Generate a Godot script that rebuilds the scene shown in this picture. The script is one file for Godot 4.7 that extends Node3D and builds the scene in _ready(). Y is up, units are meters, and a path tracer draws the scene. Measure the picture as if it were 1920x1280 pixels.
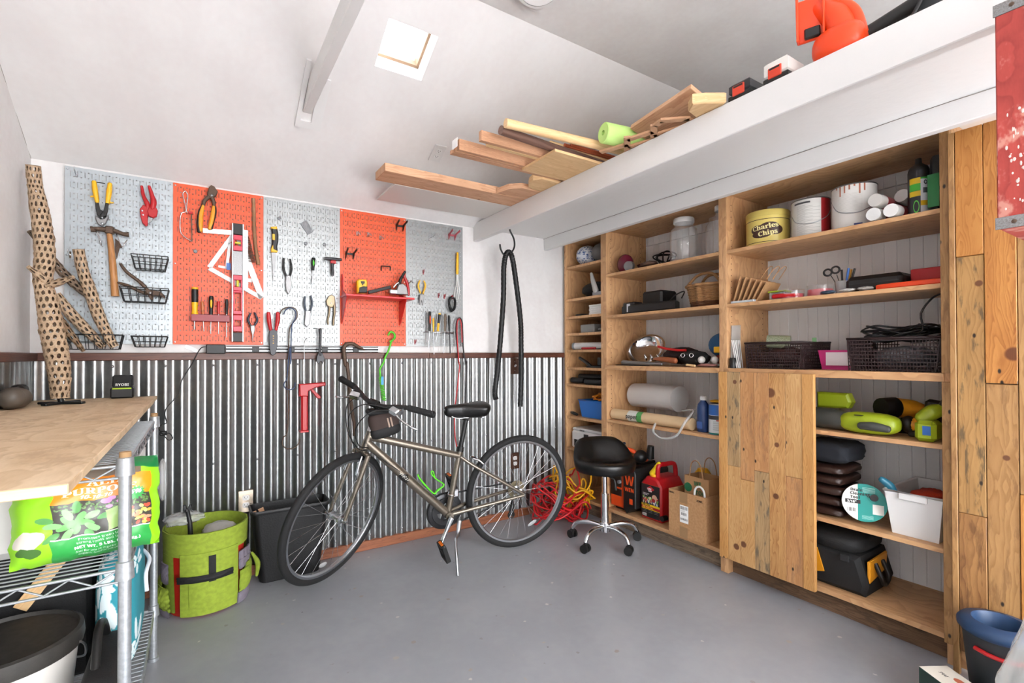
extends Node3D
# A home workshop: pegboards and corrugated steel on the back wall, plywood shelving on the right, a bicycle between them.
# World axes: back wall in the plane z = 0, left wall in the plane x = 0, floor y = 0, metres.

var taken := {}
var M := {}
var rng := RandomNumberGenerator.new()

# ---------------------------------------------------------------- mesh builder
class MB:
	var v := PackedVector3Array()
	var n := PackedVector3Array()
	var t := PackedVector2Array()
	var x := Transform3D.IDENTITY
	var uo := Vector2.ZERO

	func tri(a: Vector3, b: Vector3, c: Vector3, na: Vector3, nb: Vector3, nc: Vector3, ua: Vector2, ub: Vector2, uc: Vector2) -> void:
		var A := x * a
		var B := x * b
		var C := x * c
		var NA := (x.basis * na).normalized()
		var NB := (x.basis * nb).normalized()
		var NC := (x.basis * nc).normalized()
		var cr := (B - A).cross(C - A)
		if cr.length_squared() < 1e-18:
			return
		if cr.dot(NA + NB + NC) > 0.0:
			v.append(A); v.append(C); v.append(B)
			n.append(NA); n.append(NC); n.append(NB)
			t.append(ua + uo); t.append(uc + uo); t.append(ub + uo)
		else:
			v.append(A); v.append(B); v.append(C)
			n.append(NA); n.append(NB); n.append(NC)
			t.append(ua + uo); t.append(ub + uo); t.append(uc + uo)

	func flat(a: Vector3, b: Vector3, c: Vector3, nn: Vector3, ua := Vector2.ZERO, ub := Vector2.ZERO, uc := Vector2.ZERO) -> void:
		tri(a, b, c, nn, nn, nn, ua, ub, uc)

	func quad(a: Vector3, b: Vector3, c: Vector3, d: Vector3, nn: Vector3, ua := Vector2(0, 1), ub := Vector2(1, 1), uc := Vector2(1, 0), ud := Vector2(0, 0)) -> void:
		tri(a, b, c, nn, nn, nn, ua, ub, uc)
		tri(a, c, d, nn, nn, nn, ua, uc, ud)

	func squad(a: Vector3, b: Vector3, c: Vector3, d: Vector3, na: Vector3, nb: Vector3, nc: Vector3, nd: Vector3, ua: Vector2, ub: Vector2, uc: Vector2, ud: Vector2) -> void:
		tri(a, b, c, na, nb, nc, ua, ub, uc)
		tri(a, c, d, na, nc, nd, ua, uc, ud)

	# box with chamfered edges; u runs along the longest side, in metres
	func box(c: Vector3, s: Vector3, b := 0.0) -> MB:
		var h := s * 0.5
		b = minf(b, minf(h.x, minf(h.y, h.z)) * 0.8)
		var g := 0
		if s.y > s.x and s.y >= s.z: g = 1
		elif s.z > s.x and s.z > s.y: g = 2
		for a in 3:
			var p := (a + 1) % 3
			var q := (a + 2) % 3
			for sg in [-1.0, 1.0]:
				var nn := Vector3.ZERO
				nn[a] = sg
				var P := []
				var U := []
				for k in [[-1, -1], [1, -1], [1, 1], [-1, 1]]:
					var w := Vector3.ZERO
					w[a] = sg * h[a]
					w[p] = k[0] * (h[p] - b)
					w[q] = k[1] * (h[q] - b)
					P.append(c + w)
					if a == g: U.append(Vector2(w[p] * 0.2, w[q]))
					elif p == g: U.append(Vector2(w[p], w[q]))
					else: U.append(Vector2(w[q], w[p]))
				quad(P[0], P[1], P[2], P[3], nn, U[0], U[1], U[2], U[3])
				if b > 0.0:
					# chamfer towards +p / -p, only counted once per edge (a < p cyclic)
					for sp in [-1.0, 1.0]:
						var e := Vector3.ZERO
						e[a] = sg; e[p] = sp
						e = e.normalized()
						var w0 := Vector3.ZERO
						w0[a] = sg * h[a]; w0[p] = sp * (h[p] - b)
						var w1 := Vector3.ZERO
						w1[a] = sg * (h[a] - b); w1[p] = sp * h[p]
						var A := w0; A[q] = -(h[q] - b)
						var B := w0; B[q] = h[q] - b
						var C := w1; C[q] = h[q] - b
						var D := w1; D[q] = -(h[q] - b)
						quad(c + A, c + B, c + C, c + D, e, Vector2(A[g], 0), Vector2(B[g], 0), Vector2(C[g], 0.002), Vector2(D[g], 0.002))
						if a == 0:
							for sq in [-1.0, 1.0]:
								var X := Vector3(sg * h.x, sp * (h.y - b), sq * (h.z - b))
								var Y := Vector3(sg * (h.x - b), sp * h.y, sq * (h.z - b))
								var Z := Vector3(sg * (h.x - b), sp * (h.y - b), sq * h.z)
								flat(c + X, c + Y, c + Z, Vector3(sg, sp, sq).normalized())
		return self

	# box between two opposite corners
	func bb(lo: Vector3, hi: Vector3, b := 0.0) -> MB:
		return box((lo + hi) * 0.5, (hi - lo).abs(), b)

	# bar of rectangular section between two points
	func bar(a: Vector3, b: Vector3, w: float, h: float, up := Vector3.UP, bev := 0.0) -> MB:
		var keep := x
		var z := (b - a).normalized()
		if absf(z.dot(up)) > 0.98: up = Vector3.RIGHT
		var xx := up.cross(z).normalized()
		var yy := z.cross(xx)
		x = keep * Transform3D(Basis(xx, yy, z), (a + b) * 0.5)
		box(Vector3.ZERO, Vector3(w, h, (b - a).length()), bev)
		x = keep
		return self

	func tube(path: Array, r, sides := 8, closed := false, cap := 1) -> MB:
		var m := path.size()
		if r is Array and r.size() != m:
			var rr := []
			for i in m:
				var q: float = float(i) / (m - 1) * (r.size() - 1)
				var k: int = mini(int(q), r.size() - 2)
				rr.append(lerpf(r[k], r[k + 1], q - k))
			r = rr
		var fr := []
		var side := Vector3.ZERO
		for i in m:
			var d: Vector3
			if closed: d = path[(i + 1) % m] - path[(i - 1 + m) % m]
			elif i == 0: d = path[1] - path[0]
			elif i == m - 1: d = path[i] - path[i - 1]
			else: d = (path[i + 1] - path[i]).normalized() + (path[i] - path[i - 1]).normalized()
			d = d.normalized()
			if i == 0:
				side = d.cross(Vector3.UP)
				if side.length() < 0.05: side = d.cross(Vector3.RIGHT)
				side = side.normalized()
			else:
				side = (side - d * side.dot(d)).normalized()
			fr.append([d, side, d.cross(side).normalized()])
		var ln := 0.0
		var cnt := m if closed else m - 1
		for i in cnt:
			var j := (i + 1) % m
			var r0: float = r[i] if r is Array else r
			var r1: float = r[j] if r is Array else r
			var sl: float = (path[j] - path[i]).length()
			var slope := (r0 - r1) / maxf(sl, 1e-6)
			for k in sides:
				var a0 := TAU * k / sides
				var a1 := TAU * (k + 1) / sides
				var e00: Vector3 = fr[i][1] * cos(a0) + fr[i][2] * sin(a0)
				var e01: Vector3 = fr[i][1] * cos(a1) + fr[i][2] * sin(a1)
				var e10: Vector3 = fr[j][1] * cos(a0) + fr[j][2] * sin(a0)
				var e11: Vector3 = fr[j][1] * cos(a1) + fr[j][2] * sin(a1)
				var sd: Vector3 = fr[i][0] * slope
				squad(path[i] + e00 * r0, path[i] + e01 * r0, path[j] + e11 * r1, path[j] + e10 * r1, e00 + sd, e01 + sd, e11 + sd, e10 + sd,
					Vector2(ln, r0 * a0), Vector2(ln, r0 * a1), Vector2(ln + sl, r0 * a1), Vector2(ln + sl, r0 * a0))
			ln += sl
		if not closed and cap > 0:
			for e in [0, m - 1]:
				var rr: float = r[e] if r is Array else r
				var d: Vector3 = fr[e][0] * (-1.0 if e == 0 else 1.0)
				var top: Vector3 = path[e] + d * (rr * 0.7 if cap == 2 else 0.0)
				for k in sides:
					var a0 := TAU * k / sides
					var a1 := TAU * (k + 1) / sides
					var e0: Vector3 = fr[e][1] * cos(a0) + fr[e][2] * sin(a0)
					var e1: Vector3 = fr[e][1] * cos(a1) + fr[e][2] * sin(a1)
					if cap == 2:
						var p0: Vector3 = path[e] + e0 * rr * 0.7 + d * rr * 0.5
						var p1: Vector3 = path[e] + e1 * rr * 0.7 + d * rr * 0.5
						squad(path[e] + e0 * rr, path[e] + e1 * rr, p1, p0, e0, e1, (e1 + d).normalized(), (e0 + d).normalized(), Vector2.ZERO, Vector2.ZERO, Vector2.ZERO, Vector2.ZERO)
						tri(p0, p1, top, (e0 + d).normalized(), (e1 + d).normalized(), d, Vector2.ZERO, Vector2.ZERO, Vector2.ZERO)
					else:
						flat(path[e] + e0 * rr, path[e] + e1 * rr, top, d, Vector2(e0.x, e0.y) * rr, Vector2(e1.x, e1.y) * rr, Vector2.ZERO)
		return self

	# surface of revolution about local y; profile is a flat list r, y, r, y ...
	func lathe(pr: Array, seg := 24, from := 0.0, to := TAU) -> MB:
		var m := pr.size() / 2
		var total := 0.0
		for i in m - 1: total += Vector2(pr[2 * i + 2] - pr[2 * i], pr[2 * i + 3] - pr[2 * i + 1]).length()
		var ns := []
		for i in m - 1:
			var d := Vector2(pr[2 * i + 2] - pr[2 * i], pr[2 * i + 3] - pr[2 * i + 1])
			ns.append(Vector2(d.y, -d.x).normalized())
		var ln := 0.0
		for i in m - 1:
			var n0: Vector2 = ns[i]
			var n1: Vector2 = ns[i]
			if i > 0 and ns[i].dot(ns[i - 1]) > 0.72: n0 = (ns[i] + ns[i - 1]).normalized()
			if i < m - 2 and ns[i].dot(ns[i + 1]) > 0.72: n1 = (ns[i] + ns[i + 1]).normalized()
			var r0: float = pr[2 * i]
			var r1: float = pr[2 * i + 2]
			var y0: float = pr[2 * i + 1]
			var y1: float = pr[2 * i + 3]
			var l1 := ln + Vector2(r1 - r0, y1 - y0).length()
			for k in seg:
				var a0 := from + (to - from) * k / seg
				var a1 := from + (to - from) * (k + 1) / seg
				var c0 := cos(a0)
				var s0 := sin(a0)
				var c1 := cos(a1)
				var s1 := sin(a1)
				squad(Vector3(r0 * c0, y0, r0 * s0), Vector3(r0 * c1, y0, r0 * s1), Vector3(r1 * c1, y1, r1 * s1), Vector3(r1 * c0, y1, r1 * s0),
					Vector3(n0.x * c0, n0.y, n0.x * s0), Vector3(n0.x * c1, n0.y, n0.x * s1), Vector3(n1.x * c1, n1.y, n1.x * s1), Vector3(n1.x * c0, n1.y, n1.x * s0),
					Vector2(1.0 - float(k) / seg, 1.0 - ln / total), Vector2(1.0 - float(k + 1) / seg, 1.0 - ln / total), Vector2(1.0 - float(k + 1) / seg, 1.0 - l1 / total), Vector2(1.0 - float(k) / seg, 1.0 - l1 / total))
			ln = l1
		return self

	# polygon in local xy pushed from z0 to z1, chamfer b on both faces; uv = bounding box 0..1 on the faces if fit, else metres
	func prism(pts: Array, z0: float, z1: float, b := 0.0, fit := false, smooth := 0.75) -> MB:
		var P := PackedVector2Array()
		for i in pts.size() / 2: P.append(Vector2(pts[2 * i], pts[2 * i + 1]))
		if Geometry2D.is_polygon_clockwise(P) == false: P.reverse()
		var m := P.size()
		var lo := P[0]
		var hi := P[0]
		for p in P:
			lo = lo.min(p); hi = hi.max(p)
		var en := []
		for i in m:
			var d := (P[(i + 1) % m] - P[i]).normalized()
			en.append(Vector2(d.y, -d.x))
		# which side is out
		var ar := 0.0
		for i in m: ar += P[i].cross(P[(i + 1) % m])
		if ar < 0.0:
			for i in m: en[i] = -en[i]
		var I := PackedVector2Array()
		for i in m:
			var a: Vector2 = en[(i - 1 + m) % m]
			var c: Vector2 = en[i]
			var bis := (a + c)
			var k := b / maxf(0.35, (1.0 + a.dot(c)))
			I.append(P[i] - bis * k)
		var idx := Geometry2D.triangulate_polygon(I)
		if idx.is_empty():
			I = P
			idx = Geometry2D.triangulate_polygon(P)
		var sz := hi - lo
		for f in [[z0, -1.0], [z1, 1.0]]:
			for k in idx.size() / 3:
				var q := []
				var u := []
				for e in 3:
					var p := I[idx[3 * k + e]]
					q.append(Vector3(p.x, p.y, f[0]))
					u.append(Vector2((p.x - lo.x) / sz.x, (hi.y - p.y) / sz.y) if fit else (Vector2(p.x, p.y) if sz.x > sz.y else Vector2(p.y, p.x)))
				flat(q[0], q[1], q[2], Vector3(0, 0, f[1]), u[0], u[1], u[2])
		for i in m:
			var j := (i + 1) % m
			var n0: Vector2 = en[i]
			var n1: Vector2 = en[i]
			if en[i].dot(en[(i - 1 + m) % m]) > smooth: n0 = (en[i] + en[(i - 1 + m) % m]).normalized()
			if en[i].dot(en[j]) > smooth: n1 = (en[i] + en[j]).normalized()
			var N0 := Vector3(n0.x, n0.y, 0)
			var N1 := Vector3(n1.x, n1.y, 0)
			var u0 := Vector2(0, 0)
			var ul := (P[j] - P[i]).length()
			squad(Vector3(P[i].x, P[i].y, z0 + b), Vector3(P[j].x, P[j].y, z0 + b), Vector3(P[j].x, P[j].y, z1 - b), Vector3(P[i].x, P[i].y, z1 - b), N0, N1, N1, N0, u0, Vector2(ul, 0), Vector2(ul, z1 - z0), Vector2(0, z1 - z0))
			if b > 0.0:
				for f in [[z0, z0 + b, -1.0], [z1, z1 - b, 1.0]]:
					var zz := Vector3(0, 0, f[2])
					squad(Vector3(P[i].x, P[i].y, f[1]), Vector3(P[j].x, P[j].y, f[1]), Vector3(I[j].x, I[j].y, f[0]), Vector3(I[i].x, I[i].y, f[0]),
						(N0 * 1.5 + zz).normalized(), (N1 * 1.5 + zz).normalized(), (N1 + zz * 1.5).normalized(), (N0 + zz * 1.5).normalized(), u0, u0, u0, u0)
		return self

	# super-ellipsoid: p = 1 round, smaller = boxier
	func blob(c: Vector3, r: Vector3, seg := 16, rings := 10, pe := 1.0, pn := 1.0) -> MB:
		var f := func(a: float, p: float) -> float: return signf(a) * pow(absf(a), p)
		for i in rings:
			for k in seg:
				var P := []
				var N := []
				for e in [[0, 0], [0, 1], [1, 1], [1, 0]]:
					var la: float = -PI / 2 + PI * (i + e[0]) / rings
					var lo: float = TAU * (k + e[1]) / seg
					P.append(c + Vector3(r.x * f.call(cos(la), pn) * f.call(cos(lo), pe), r.y * f.call(sin(la), pn), r.z * f.call(cos(la), pn) * f.call(sin(lo), pe)))
					N.append(Vector3(f.call(cos(la), 2 - pn) * f.call(cos(lo), 2 - pe) / r.x, f.call(sin(la), 2 - pn) / r.y, f.call(cos(la), 2 - pn) * f.call(sin(lo), 2 - pe) / r.z).normalized())
				squad(P[0], P[1], P[2], P[3], N[0], N[1], N[2], N[3], Vector2(float(k) / seg, 1.0 - float(i) / rings), Vector2(float(k + 1) / seg, 1.0 - float(i) / rings), Vector2(float(k + 1) / seg, 1.0 - float(i + 1) / rings), Vector2(float(k) / seg, 1.0 - float(i + 1) / rings))
		return self

	# free surface p(u, v), u and v in 0..1
	func grid(nu: int, nv: int, p: Callable, flip := false, us := Vector2.ONE) -> MB:
		var P := []
		for i in nu + 1:
			var row := []
			for j in nv + 1: row.append(p.call(float(i) / nu, float(j) / nv))
			P.append(row)
		var wrap_u: bool = (P[0][0] as Vector3).is_equal_approx(P[nu][0]) and (P[0][nv] as Vector3).is_equal_approx(P[nu][nv]) and nu > 4
		var wrap_v: bool = (P[0][0] as Vector3).is_equal_approx(P[0][nv]) and (P[nu][0] as Vector3).is_equal_approx(P[nu][nv]) and nv > 4
		var N := []
		for i in nu + 1:
			var row := []
			for j in nv + 1:
				var i0 := maxi(i - 1, 0)
				var i1 := mini(i + 1, nu)
				var j0 := maxi(j - 1, 0)
				var j1 := mini(j + 1, nv)
				if wrap_u and (i == 0 or i == nu): i0 = nu - 1; i1 = 1
				if wrap_v and (j == 0 or j == nv): j0 = nv - 1; j1 = 1
				var nn: Vector3 = (P[i1][j] - P[i0][j]).cross(P[i][j1] - P[i][j0])
				row.append(nn.normalized() * (-1.0 if flip else 1.0))
			N.append(row)
		for i in nu:
			for j in nv:
				squad(P[i][j], P[i + 1][j], P[i + 1][j + 1], P[i][j + 1], N[i][j], N[i + 1][j], N[i + 1][j + 1], N[i][j + 1],
					Vector2(i, nv - j) / Vector2(nu, nv) * us, Vector2(i + 1, nv - j) / Vector2(nu, nv) * us, Vector2(i + 1, nv - j - 1) / Vector2(nu, nv) * us, Vector2(i, nv - j - 1) / Vector2(nu, nv) * us)
		return self

	func ring(c: Vector3, axis: Vector3, R: float, r: float, seg := 24, sides := 6) -> MB:
		var e := axis.cross(Vector3.UP)
		if e.length() < 0.05: e = axis.cross(Vector3.RIGHT)
		e = e.normalized()
		var g := axis.normalized().cross(e)
		var pa := []
		for k in seg: pa.append(c + (e * cos(TAU * k / seg) + g * sin(TAU * k / seg)) * R)
		return tube(pa, r, sides, true)

	func cyl(a: Vector3, b: Vector3, r, sides := 16, cap := 1) -> MB:
		return tube([a, b], r, sides, false, cap)

	func mesh(off := Vector3.ZERO) -> ArrayMesh:
		var vv := v
		if off != Vector3.ZERO:
			vv = PackedVector3Array()
			vv.resize(v.size())
			for i in v.size(): vv[i] = v[i] - off
		var a := []
		a.resize(Mesh.ARRAY_MAX)
		a[Mesh.ARRAY_VERTEX] = vv
		a[Mesh.ARRAY_NORMAL] = n
		a[Mesh.ARRAY_TEX_UV] = t
		var m := ArrayMesh.new()
		m.add_surface_from_arrays(Mesh.PRIMITIVE_TRIANGLES, a)
		return m

# ---------------------------------------------------------------- canvas for prints, grain and stains
class CV:
	var img: Image
	var w: int
	var h: int
	func _init(ww: int, hh: int, c: Color) -> void:
		w = ww; h = hh
		img = Image.create(ww, hh, false, Image.FORMAT_RGB8)
		img.fill(c)
	func rect(x0: float, y0: float, x1: float, y1: float, c: Color) -> CV:
		img.fill_rect(Rect2i(int(x0 * w), int(y0 * h), maxi(1, int((x1 - x0) * w)), maxi(1, int((y1 - y0) * h))), c)
		return self
	func tri(a: Vector2, b: Vector2, c: Vector2, col: Color) -> void:
		var lo := a.min(b).min(c).floor()
		var hi := a.max(b).max(c).ceil()
		var d := (b - a).cross(c - a)
		if absf(d) < 1e-9: return
		for yy in range(maxi(0, int(lo.y)), mini(h, int(hi.y) + 1)):
			for xx in range(maxi(0, int(lo.x)), mini(w, int(hi.x) + 1)):
				var p := Vector2(xx + 0.5, yy + 0.5)
				var s := (b - a).cross(p - a) / d
				var r := (p - a).cross(c - a) / d
				if s >= -0.001 and r >= -0.001 and s + r <= 1.001: img.set_pixel(xx, yy, col)
	func poly(pts: Array, c: Color) -> CV:
		var P := PackedVector2Array()
		for i in pts.size() / 2: P.append(Vector2(pts[2 * i] * w, pts[2 * i + 1] * h))
		var ix := Geometry2D.triangulate_polygon(P)
		for k in ix.size() / 3: tri(P[ix[3 * k]], P[ix[3 * k + 1]], P[ix[3 * k + 2]], c)
		return self
	func ell(cx: float, cy: float, rx: float, ry: float, c: Color, turn := 0.0) -> CV:
		var pts := []
		for k in 20:
			var a := TAU * k / 20
			var q := Vector2(cos(a) * rx, sin(a) * ry).rotated(turn)
			pts.append(cx + q.x); pts.append(cy + q.y)
		return poly(pts, c)
	func line(x0: float, y0: float, x1: float, y1: float, th: float, c: Color) -> CV:
		var a := Vector2(x0 * w, y0 * h)
		var b := Vector2(x1 * w, y1 * h)
		var e := (b - a).normalized().orthogonal() * th * h * 0.5
		tri(a - e, b - e, b + e, c)
		tri(a - e, b + e, a + e, c)
		return self
	# text: left edge x, baseline y, cap height hh (fractions of the canvas height); sx squeezes it
	func text(s: String, x0: float, y0: float, hh: float, c: Color, bold := false, sx := 1.0, face := "Droid Sans", turn := 0.0) -> CV:
		var tm := TextMesh.new()
		var f := SystemFont.new()
		f.font_names = PackedStringArray([face])
		if bold: f.font_weight = 700
		tm.font = f
		tm.font_size = 64
		tm.pixel_size = 1.0 / 46.0
		tm.depth = 0.0
		tm.curve_step = 6.0
		tm.text = s
		tm.horizontal_alignment = HORIZONTAL_ALIGNMENT_LEFT
		tm.vertical_alignment = VERTICAL_ALIGNMENT_BOTTOM
		if tm.get_surface_count() == 0: return self
		var a := tm.surface_get_arrays(0)
		var vs: PackedVector3Array = a[Mesh.ARRAY_VERTEX]
		var ix = a[Mesh.ARRAY_INDEX]
		var m: int = ix.size() if ix != null and ix.size() > 0 else vs.size()
		var lo := 1e9
		for q in vs: lo = minf(lo, q.x)
		var sc := hh * h
		for k in m / 3:
			var P := []
			for e in 3:
				var q: Vector3 = vs[ix[3 * k + e]] if ix != null and ix.size() > 0 else vs[3 * k + e]
				var r := Vector2((q.x - lo) * sc * sx, -(q.y - 0.31) * sc).rotated(turn)
				P.append(Vector2(x0 * w, y0 * h) + r)
			tri(P[0], P[1], P[2], c)
			if bold: tri(P[0] + Vector2(sc * 0.07, 0), P[1] + Vector2(sc * 0.07, 0), P[2] + Vector2(sc * 0.07, 0), c)
		return self
	func speck(seed_: int, count: int, r0: float, r1: float, c: Color) -> CV:
		var g := RandomNumberGenerator.new()
		g.seed = seed_
		for k in count: ell(g.randf(), g.randf(), g.randf_range(r0, r1) * h / w, g.randf_range(r0, r1), c.lightened(g.randf() * 0.2), g.randf() * 3)
		return self
	func bars(x0: float, y0: float, x1: float, y1: float, seed_: int, c := Color.BLACK) -> CV:
		var g := RandomNumberGenerator.new()
		g.seed = seed_
		var xx := x0
		while xx < x1:
			var e := g.randf_range(0.01, 0.035) * (x1 - x0) * 2
			rect(xx, y0, minf(xx + e, x1), y1, c)
			xx += e + g.randf_range(0.01, 0.03) * (x1 - x0) * 2
		return self
	func tex() -> ImageTexture:
		var i2: Image = img.duplicate()
		i2.generate_mipmaps()
		return ImageTexture.create_from_image(i2)

# ---------------------------------------------------------------- naming and tagging
func numbered(nm: String, parent: Node) -> String:
	var key := str(parent.get_instance_id()) + "/" + nm
	if not taken.has(key):
		taken[key] = 0
		return nm
	taken[key] += 1
	return "%s_%03d" % [nm, taken[key]]

func tag(o: Node, label: String, category: String, group := "") -> Node:
	o.set_meta("label", label)
	o.set_meta("category", category)
	if group != "": o.set_meta("group", group)
	return o

func thing(nm: String, label: String, category: String, at: Vector3, group := "") -> Node3D:
	var o := Node3D.new()
	o.name = numbered(nm, self)
	add_child(o)
	o.position = at
	tag(o, label, category, group)
	return o

# a part under a thing (or under a part); the builder is in world coordinates
func part(parent: Node3D, nm: String, b: MB, m: Material, label := "") -> MeshInstance3D:
	var o := MeshInstance3D.new()
	o.name = numbered(nm, parent)
	var org := Vector3.ZERO
	var q: Node = parent
	while q != self:
		org += (q as Node3D).position
		q = q.get_parent()
	o.mesh = b.mesh(org)
	o.mesh.surface_set_material(0, m)
	parent.add_child(o)
	if label != "": o.set_meta("label", label)
	return o

func solo(nm: String, label: String, category: String, b: MB, m: Material, group := "") -> MeshInstance3D:
	var lo := Vector3(1e9, 1e9, 1e9)
	var hi := -lo
	for p in b.v:
		lo = lo.min(p); hi = hi.max(p)
	var at := Vector3((lo.x + hi.x) / 2, lo.y, (lo.z + hi.z) / 2)
	var o := MeshInstance3D.new()
	o.name = numbered(nm, self)
	o.mesh = b.mesh(at)
	o.mesh.surface_set_material(0, m)
	add_child(o)
	o.position = at
	tag(o, label, category, group)
	return o

func struct(nm: String, b: MB, m: Material, label := "") -> MeshInstance3D:
	var o := MeshInstance3D.new()
	o.name = numbered(nm, self)
	o.mesh = b.mesh()
	o.mesh.surface_set_material(0, m)
	add_child(o)
	o.set_meta("kind", "structure")
	if label != "": o.set_meta("label", label)
	return o

# ---------------------------------------------------------------- materials
func mat(c, rough := 0.6, metal := 0.0) -> StandardMaterial3D:
	var m := StandardMaterial3D.new()
	m.albedo_color = Color(c) if c is String else c
	m.roughness = rough
	m.metallic = metal
	return m

func printed(cv: CV, rough := 0.5) -> StandardMaterial3D:
	var m := StandardMaterial3D.new()
	m.albedo_texture = cv.tex()
	m.roughness = rough
	return m

func noisy(seed_: int, freq: float, w: int, h: int, oct := 4) -> Image:
	var f := FastNoiseLite.new()
	f.seed = seed_
	f.noise_type = FastNoiseLite.TYPE_SIMPLEX_SMOOTH
	f.frequency = freq
	f.fractal_octaves = oct
	return f.get_seamless_image(w, h)

func bump(m: StandardMaterial3D, seed_: int, freq: float, strength: float, scale: float, world := true) -> StandardMaterial3D:
	var i := noisy(seed_, freq, 256, 256)
	i.convert(Image.FORMAT_RGBA8)
	i.bump_map_to_normal_map(strength)
	m.normal_enabled = true
	m.normal_texture = ImageTexture.create_from_image(i)
	m.uv1_triplanar = true
	m.uv1_world_triplanar = world
	m.uv1_scale = Vector3.ONE * scale
	return m

# colours of a noise picture run between a and b (and c for the peaks)
func mottled(seed_: int, freq: float, a: Color, b: Color, size := 256, fine := 0.35) -> Image:
	var i := noisy(seed_, freq, size, size, 3)
	var j := noisy(seed_ + 7, freq * 9.0, size, size, 2)
	i.convert(Image.FORMAT_L8)
	j.convert(Image.FORMAT_L8)
	var di := i.get_data()
	var dj := j.get_data()
	var out := PackedByteArray()
	out.resize(size * size * 3)
	for k in size * size:
		var f := clampf((di[k] * (1.0 - fine) + dj[k] * fine) / 255.0, 0, 1)
		f = smoothstep(0.15, 0.85, f)
		var c := a.lerp(b, f)
		out[3 * k] = c.r8; out[3 * k + 1] = c.g8; out[3 * k + 2] = c.b8
	return Image.create_from_data(size, size, false, Image.FORMAT_RGB8, out)

func mottle(seed_: int, freq: float, a, b, rough: float, scale: float, world := true, fine := 0.35) -> StandardMaterial3D:
	var m := StandardMaterial3D.new()
	m.albedo_texture = ImageTexture.create_from_image(mottled(seed_, freq, Color(a), Color(b), 256, fine))
	m.roughness = rough
	m.uv1_triplanar = true
	m.uv1_world_triplanar = world
	m.uv1_scale = Vector3.ONE * scale
	return m

# wood: u along the grain; one picture covers lu x lv metres. knots are [u, v, radius] in fractions; holes are nail holes
func wood(seed_: int, pale, dark, rings: float, lu: float, lv: float, rough := 0.6, knots := [], holes := [], stain := 0.0, stain_c := Color("4a3f36"), w := 512, h := 192) -> StandardMaterial3D:
	var A := Color(pale)
	var B := Color(dark)
	var f := FastNoiseLite.new()
	f.seed = seed_
	f.frequency = 1.0
	f.fractal_octaves = 3
	var out := PackedByteArray()
	out.resize(w * h * 3)
	var K := knots
	for yy in h:
		for xx in w:
			var u := float(xx) / w
			var vv := float(yy) / h
			var uu := minf(u, 1.0 - u) * 2.0
			var dv := vv
			var kd := 0.0
			for k in K:
				var dx: float = (u - k[0]) * lu / lv
				var dy: float = vv - k[1]
				var rr := sqrt(dx * dx * 0.35 + dy * dy)
				var e := exp(-rr * rr / (k[2] * k[2] * 7.0))
				dv += signf(dy) * e * k[2] * 1.5
				var r2 := sqrt(dx * dx + dy * dy)
				kd = maxf(kd, smoothstep(k[2] * 1.15, k[2] * 0.75, r2))
			var wob := f.get_noise_2d(uu * 1.3 * lu, dv * 2.2 + 11.0) * 0.9 + f.get_noise_2d(uu * 5.0, dv * 3.0) * 0.12
			var ph := (dv * 1.0 + wob * 0.28) * rings
			var g := ph - floorf(ph)
			g = pow(g, 2.2) * (1.0 - smoothstep(0.9, 1.0, g))
			var fine := f.get_noise_2d(uu * 14.0, vv * 130.0) * 0.5
			var tone := f.get_noise_2d(uu * 1.1 + 40.0, dv * 1.7)
			var q := clampf(g * 0.6 + fine * 0.3 + tone * 0.35 + 0.22, 0, 1)
			var c := A.lerp(B, q)
			if stain > 0.0:
				var s := f.get_noise_2d(uu * 3.0 + 90.0, vv * 3.5 + 5.0) + f.get_noise_2d(uu * 20.0 + 90.0, vv * 40.0) * 0.3
				c = c.lerp(stain_c, clampf(smoothstep(0.12, 0.55, s) * stain, 0, 1))
			if kd > 0.0: c = c.lerp(Color("5b3420"), kd * 0.8)
			for o in holes:
				var ox: float = (u - o[0]) * lu
				var oy: float = (vv - o[1]) * lv
				var rr := Vector2(ox * 0.55, oy).length()
				if rr < 0.006: c = c.lerp(Color("1c1512"), smoothstep(0.006, 0.002, rr) * 0.9)
			out[3 * (yy * w + xx)] = c.r8
			out[3 * (yy * w + xx) + 1] = c.g8
			out[3 * (yy * w + xx) + 2] = c.b8
	var im := Image.create_from_data(w, h, false, Image.FORMAT_RGB8, out)
	im.generate_mipmaps()
	var m := StandardMaterial3D.new()
	m.albedo_texture = ImageTexture.create_from_image(im)
	m.roughness = rough
	m.uv1_scale = Vector3(1.0 / lu, 1.0 / lv, 1)
	return m

func tinted(m: StandardMaterial3D, c) -> StandardMaterial3D:
	var k: StandardMaterial3D = m.duplicate()
	k.albedo_color = Color(c)
	return k

func rnd_uv(b: MB) -> MB:
	b.uo = Vector2(rng.randf(), rng.randf())
	return b

func board(lo: Vector3, hi: Vector3, bev := 0.0012) -> MB:
	return rnd_uv(MB.new()).bb(lo, hi, bev)

func catmull(p: Array, step := 6, closed := false) -> Array:
	var out := []
	var m := p.size()
	var cnt := m if closed else m - 1
	for i in cnt:
		var p0: Vector3 = p[(i - 1 + m) % m] if closed else p[maxi(i - 1, 0)]
		var p1: Vector3 = p[i]
		var p2: Vector3 = p[(i + 1) % m]
		var p3: Vector3 = p[(i + 2) % m] if closed else p[mini(i + 2, m - 1)]
		for k in step:
			var t := float(k) / step
			out.append(0.5 * ((2.0 * p1) + (p2 - p0) * t + (2.0 * p0 - 5.0 * p1 + 4.0 * p2 - p3) * t * t + (3.0 * p1 - p0 - 3.0 * p2 + p3) * t * t * t))
	if not closed: out.append(p[m - 1])
	return out

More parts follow.
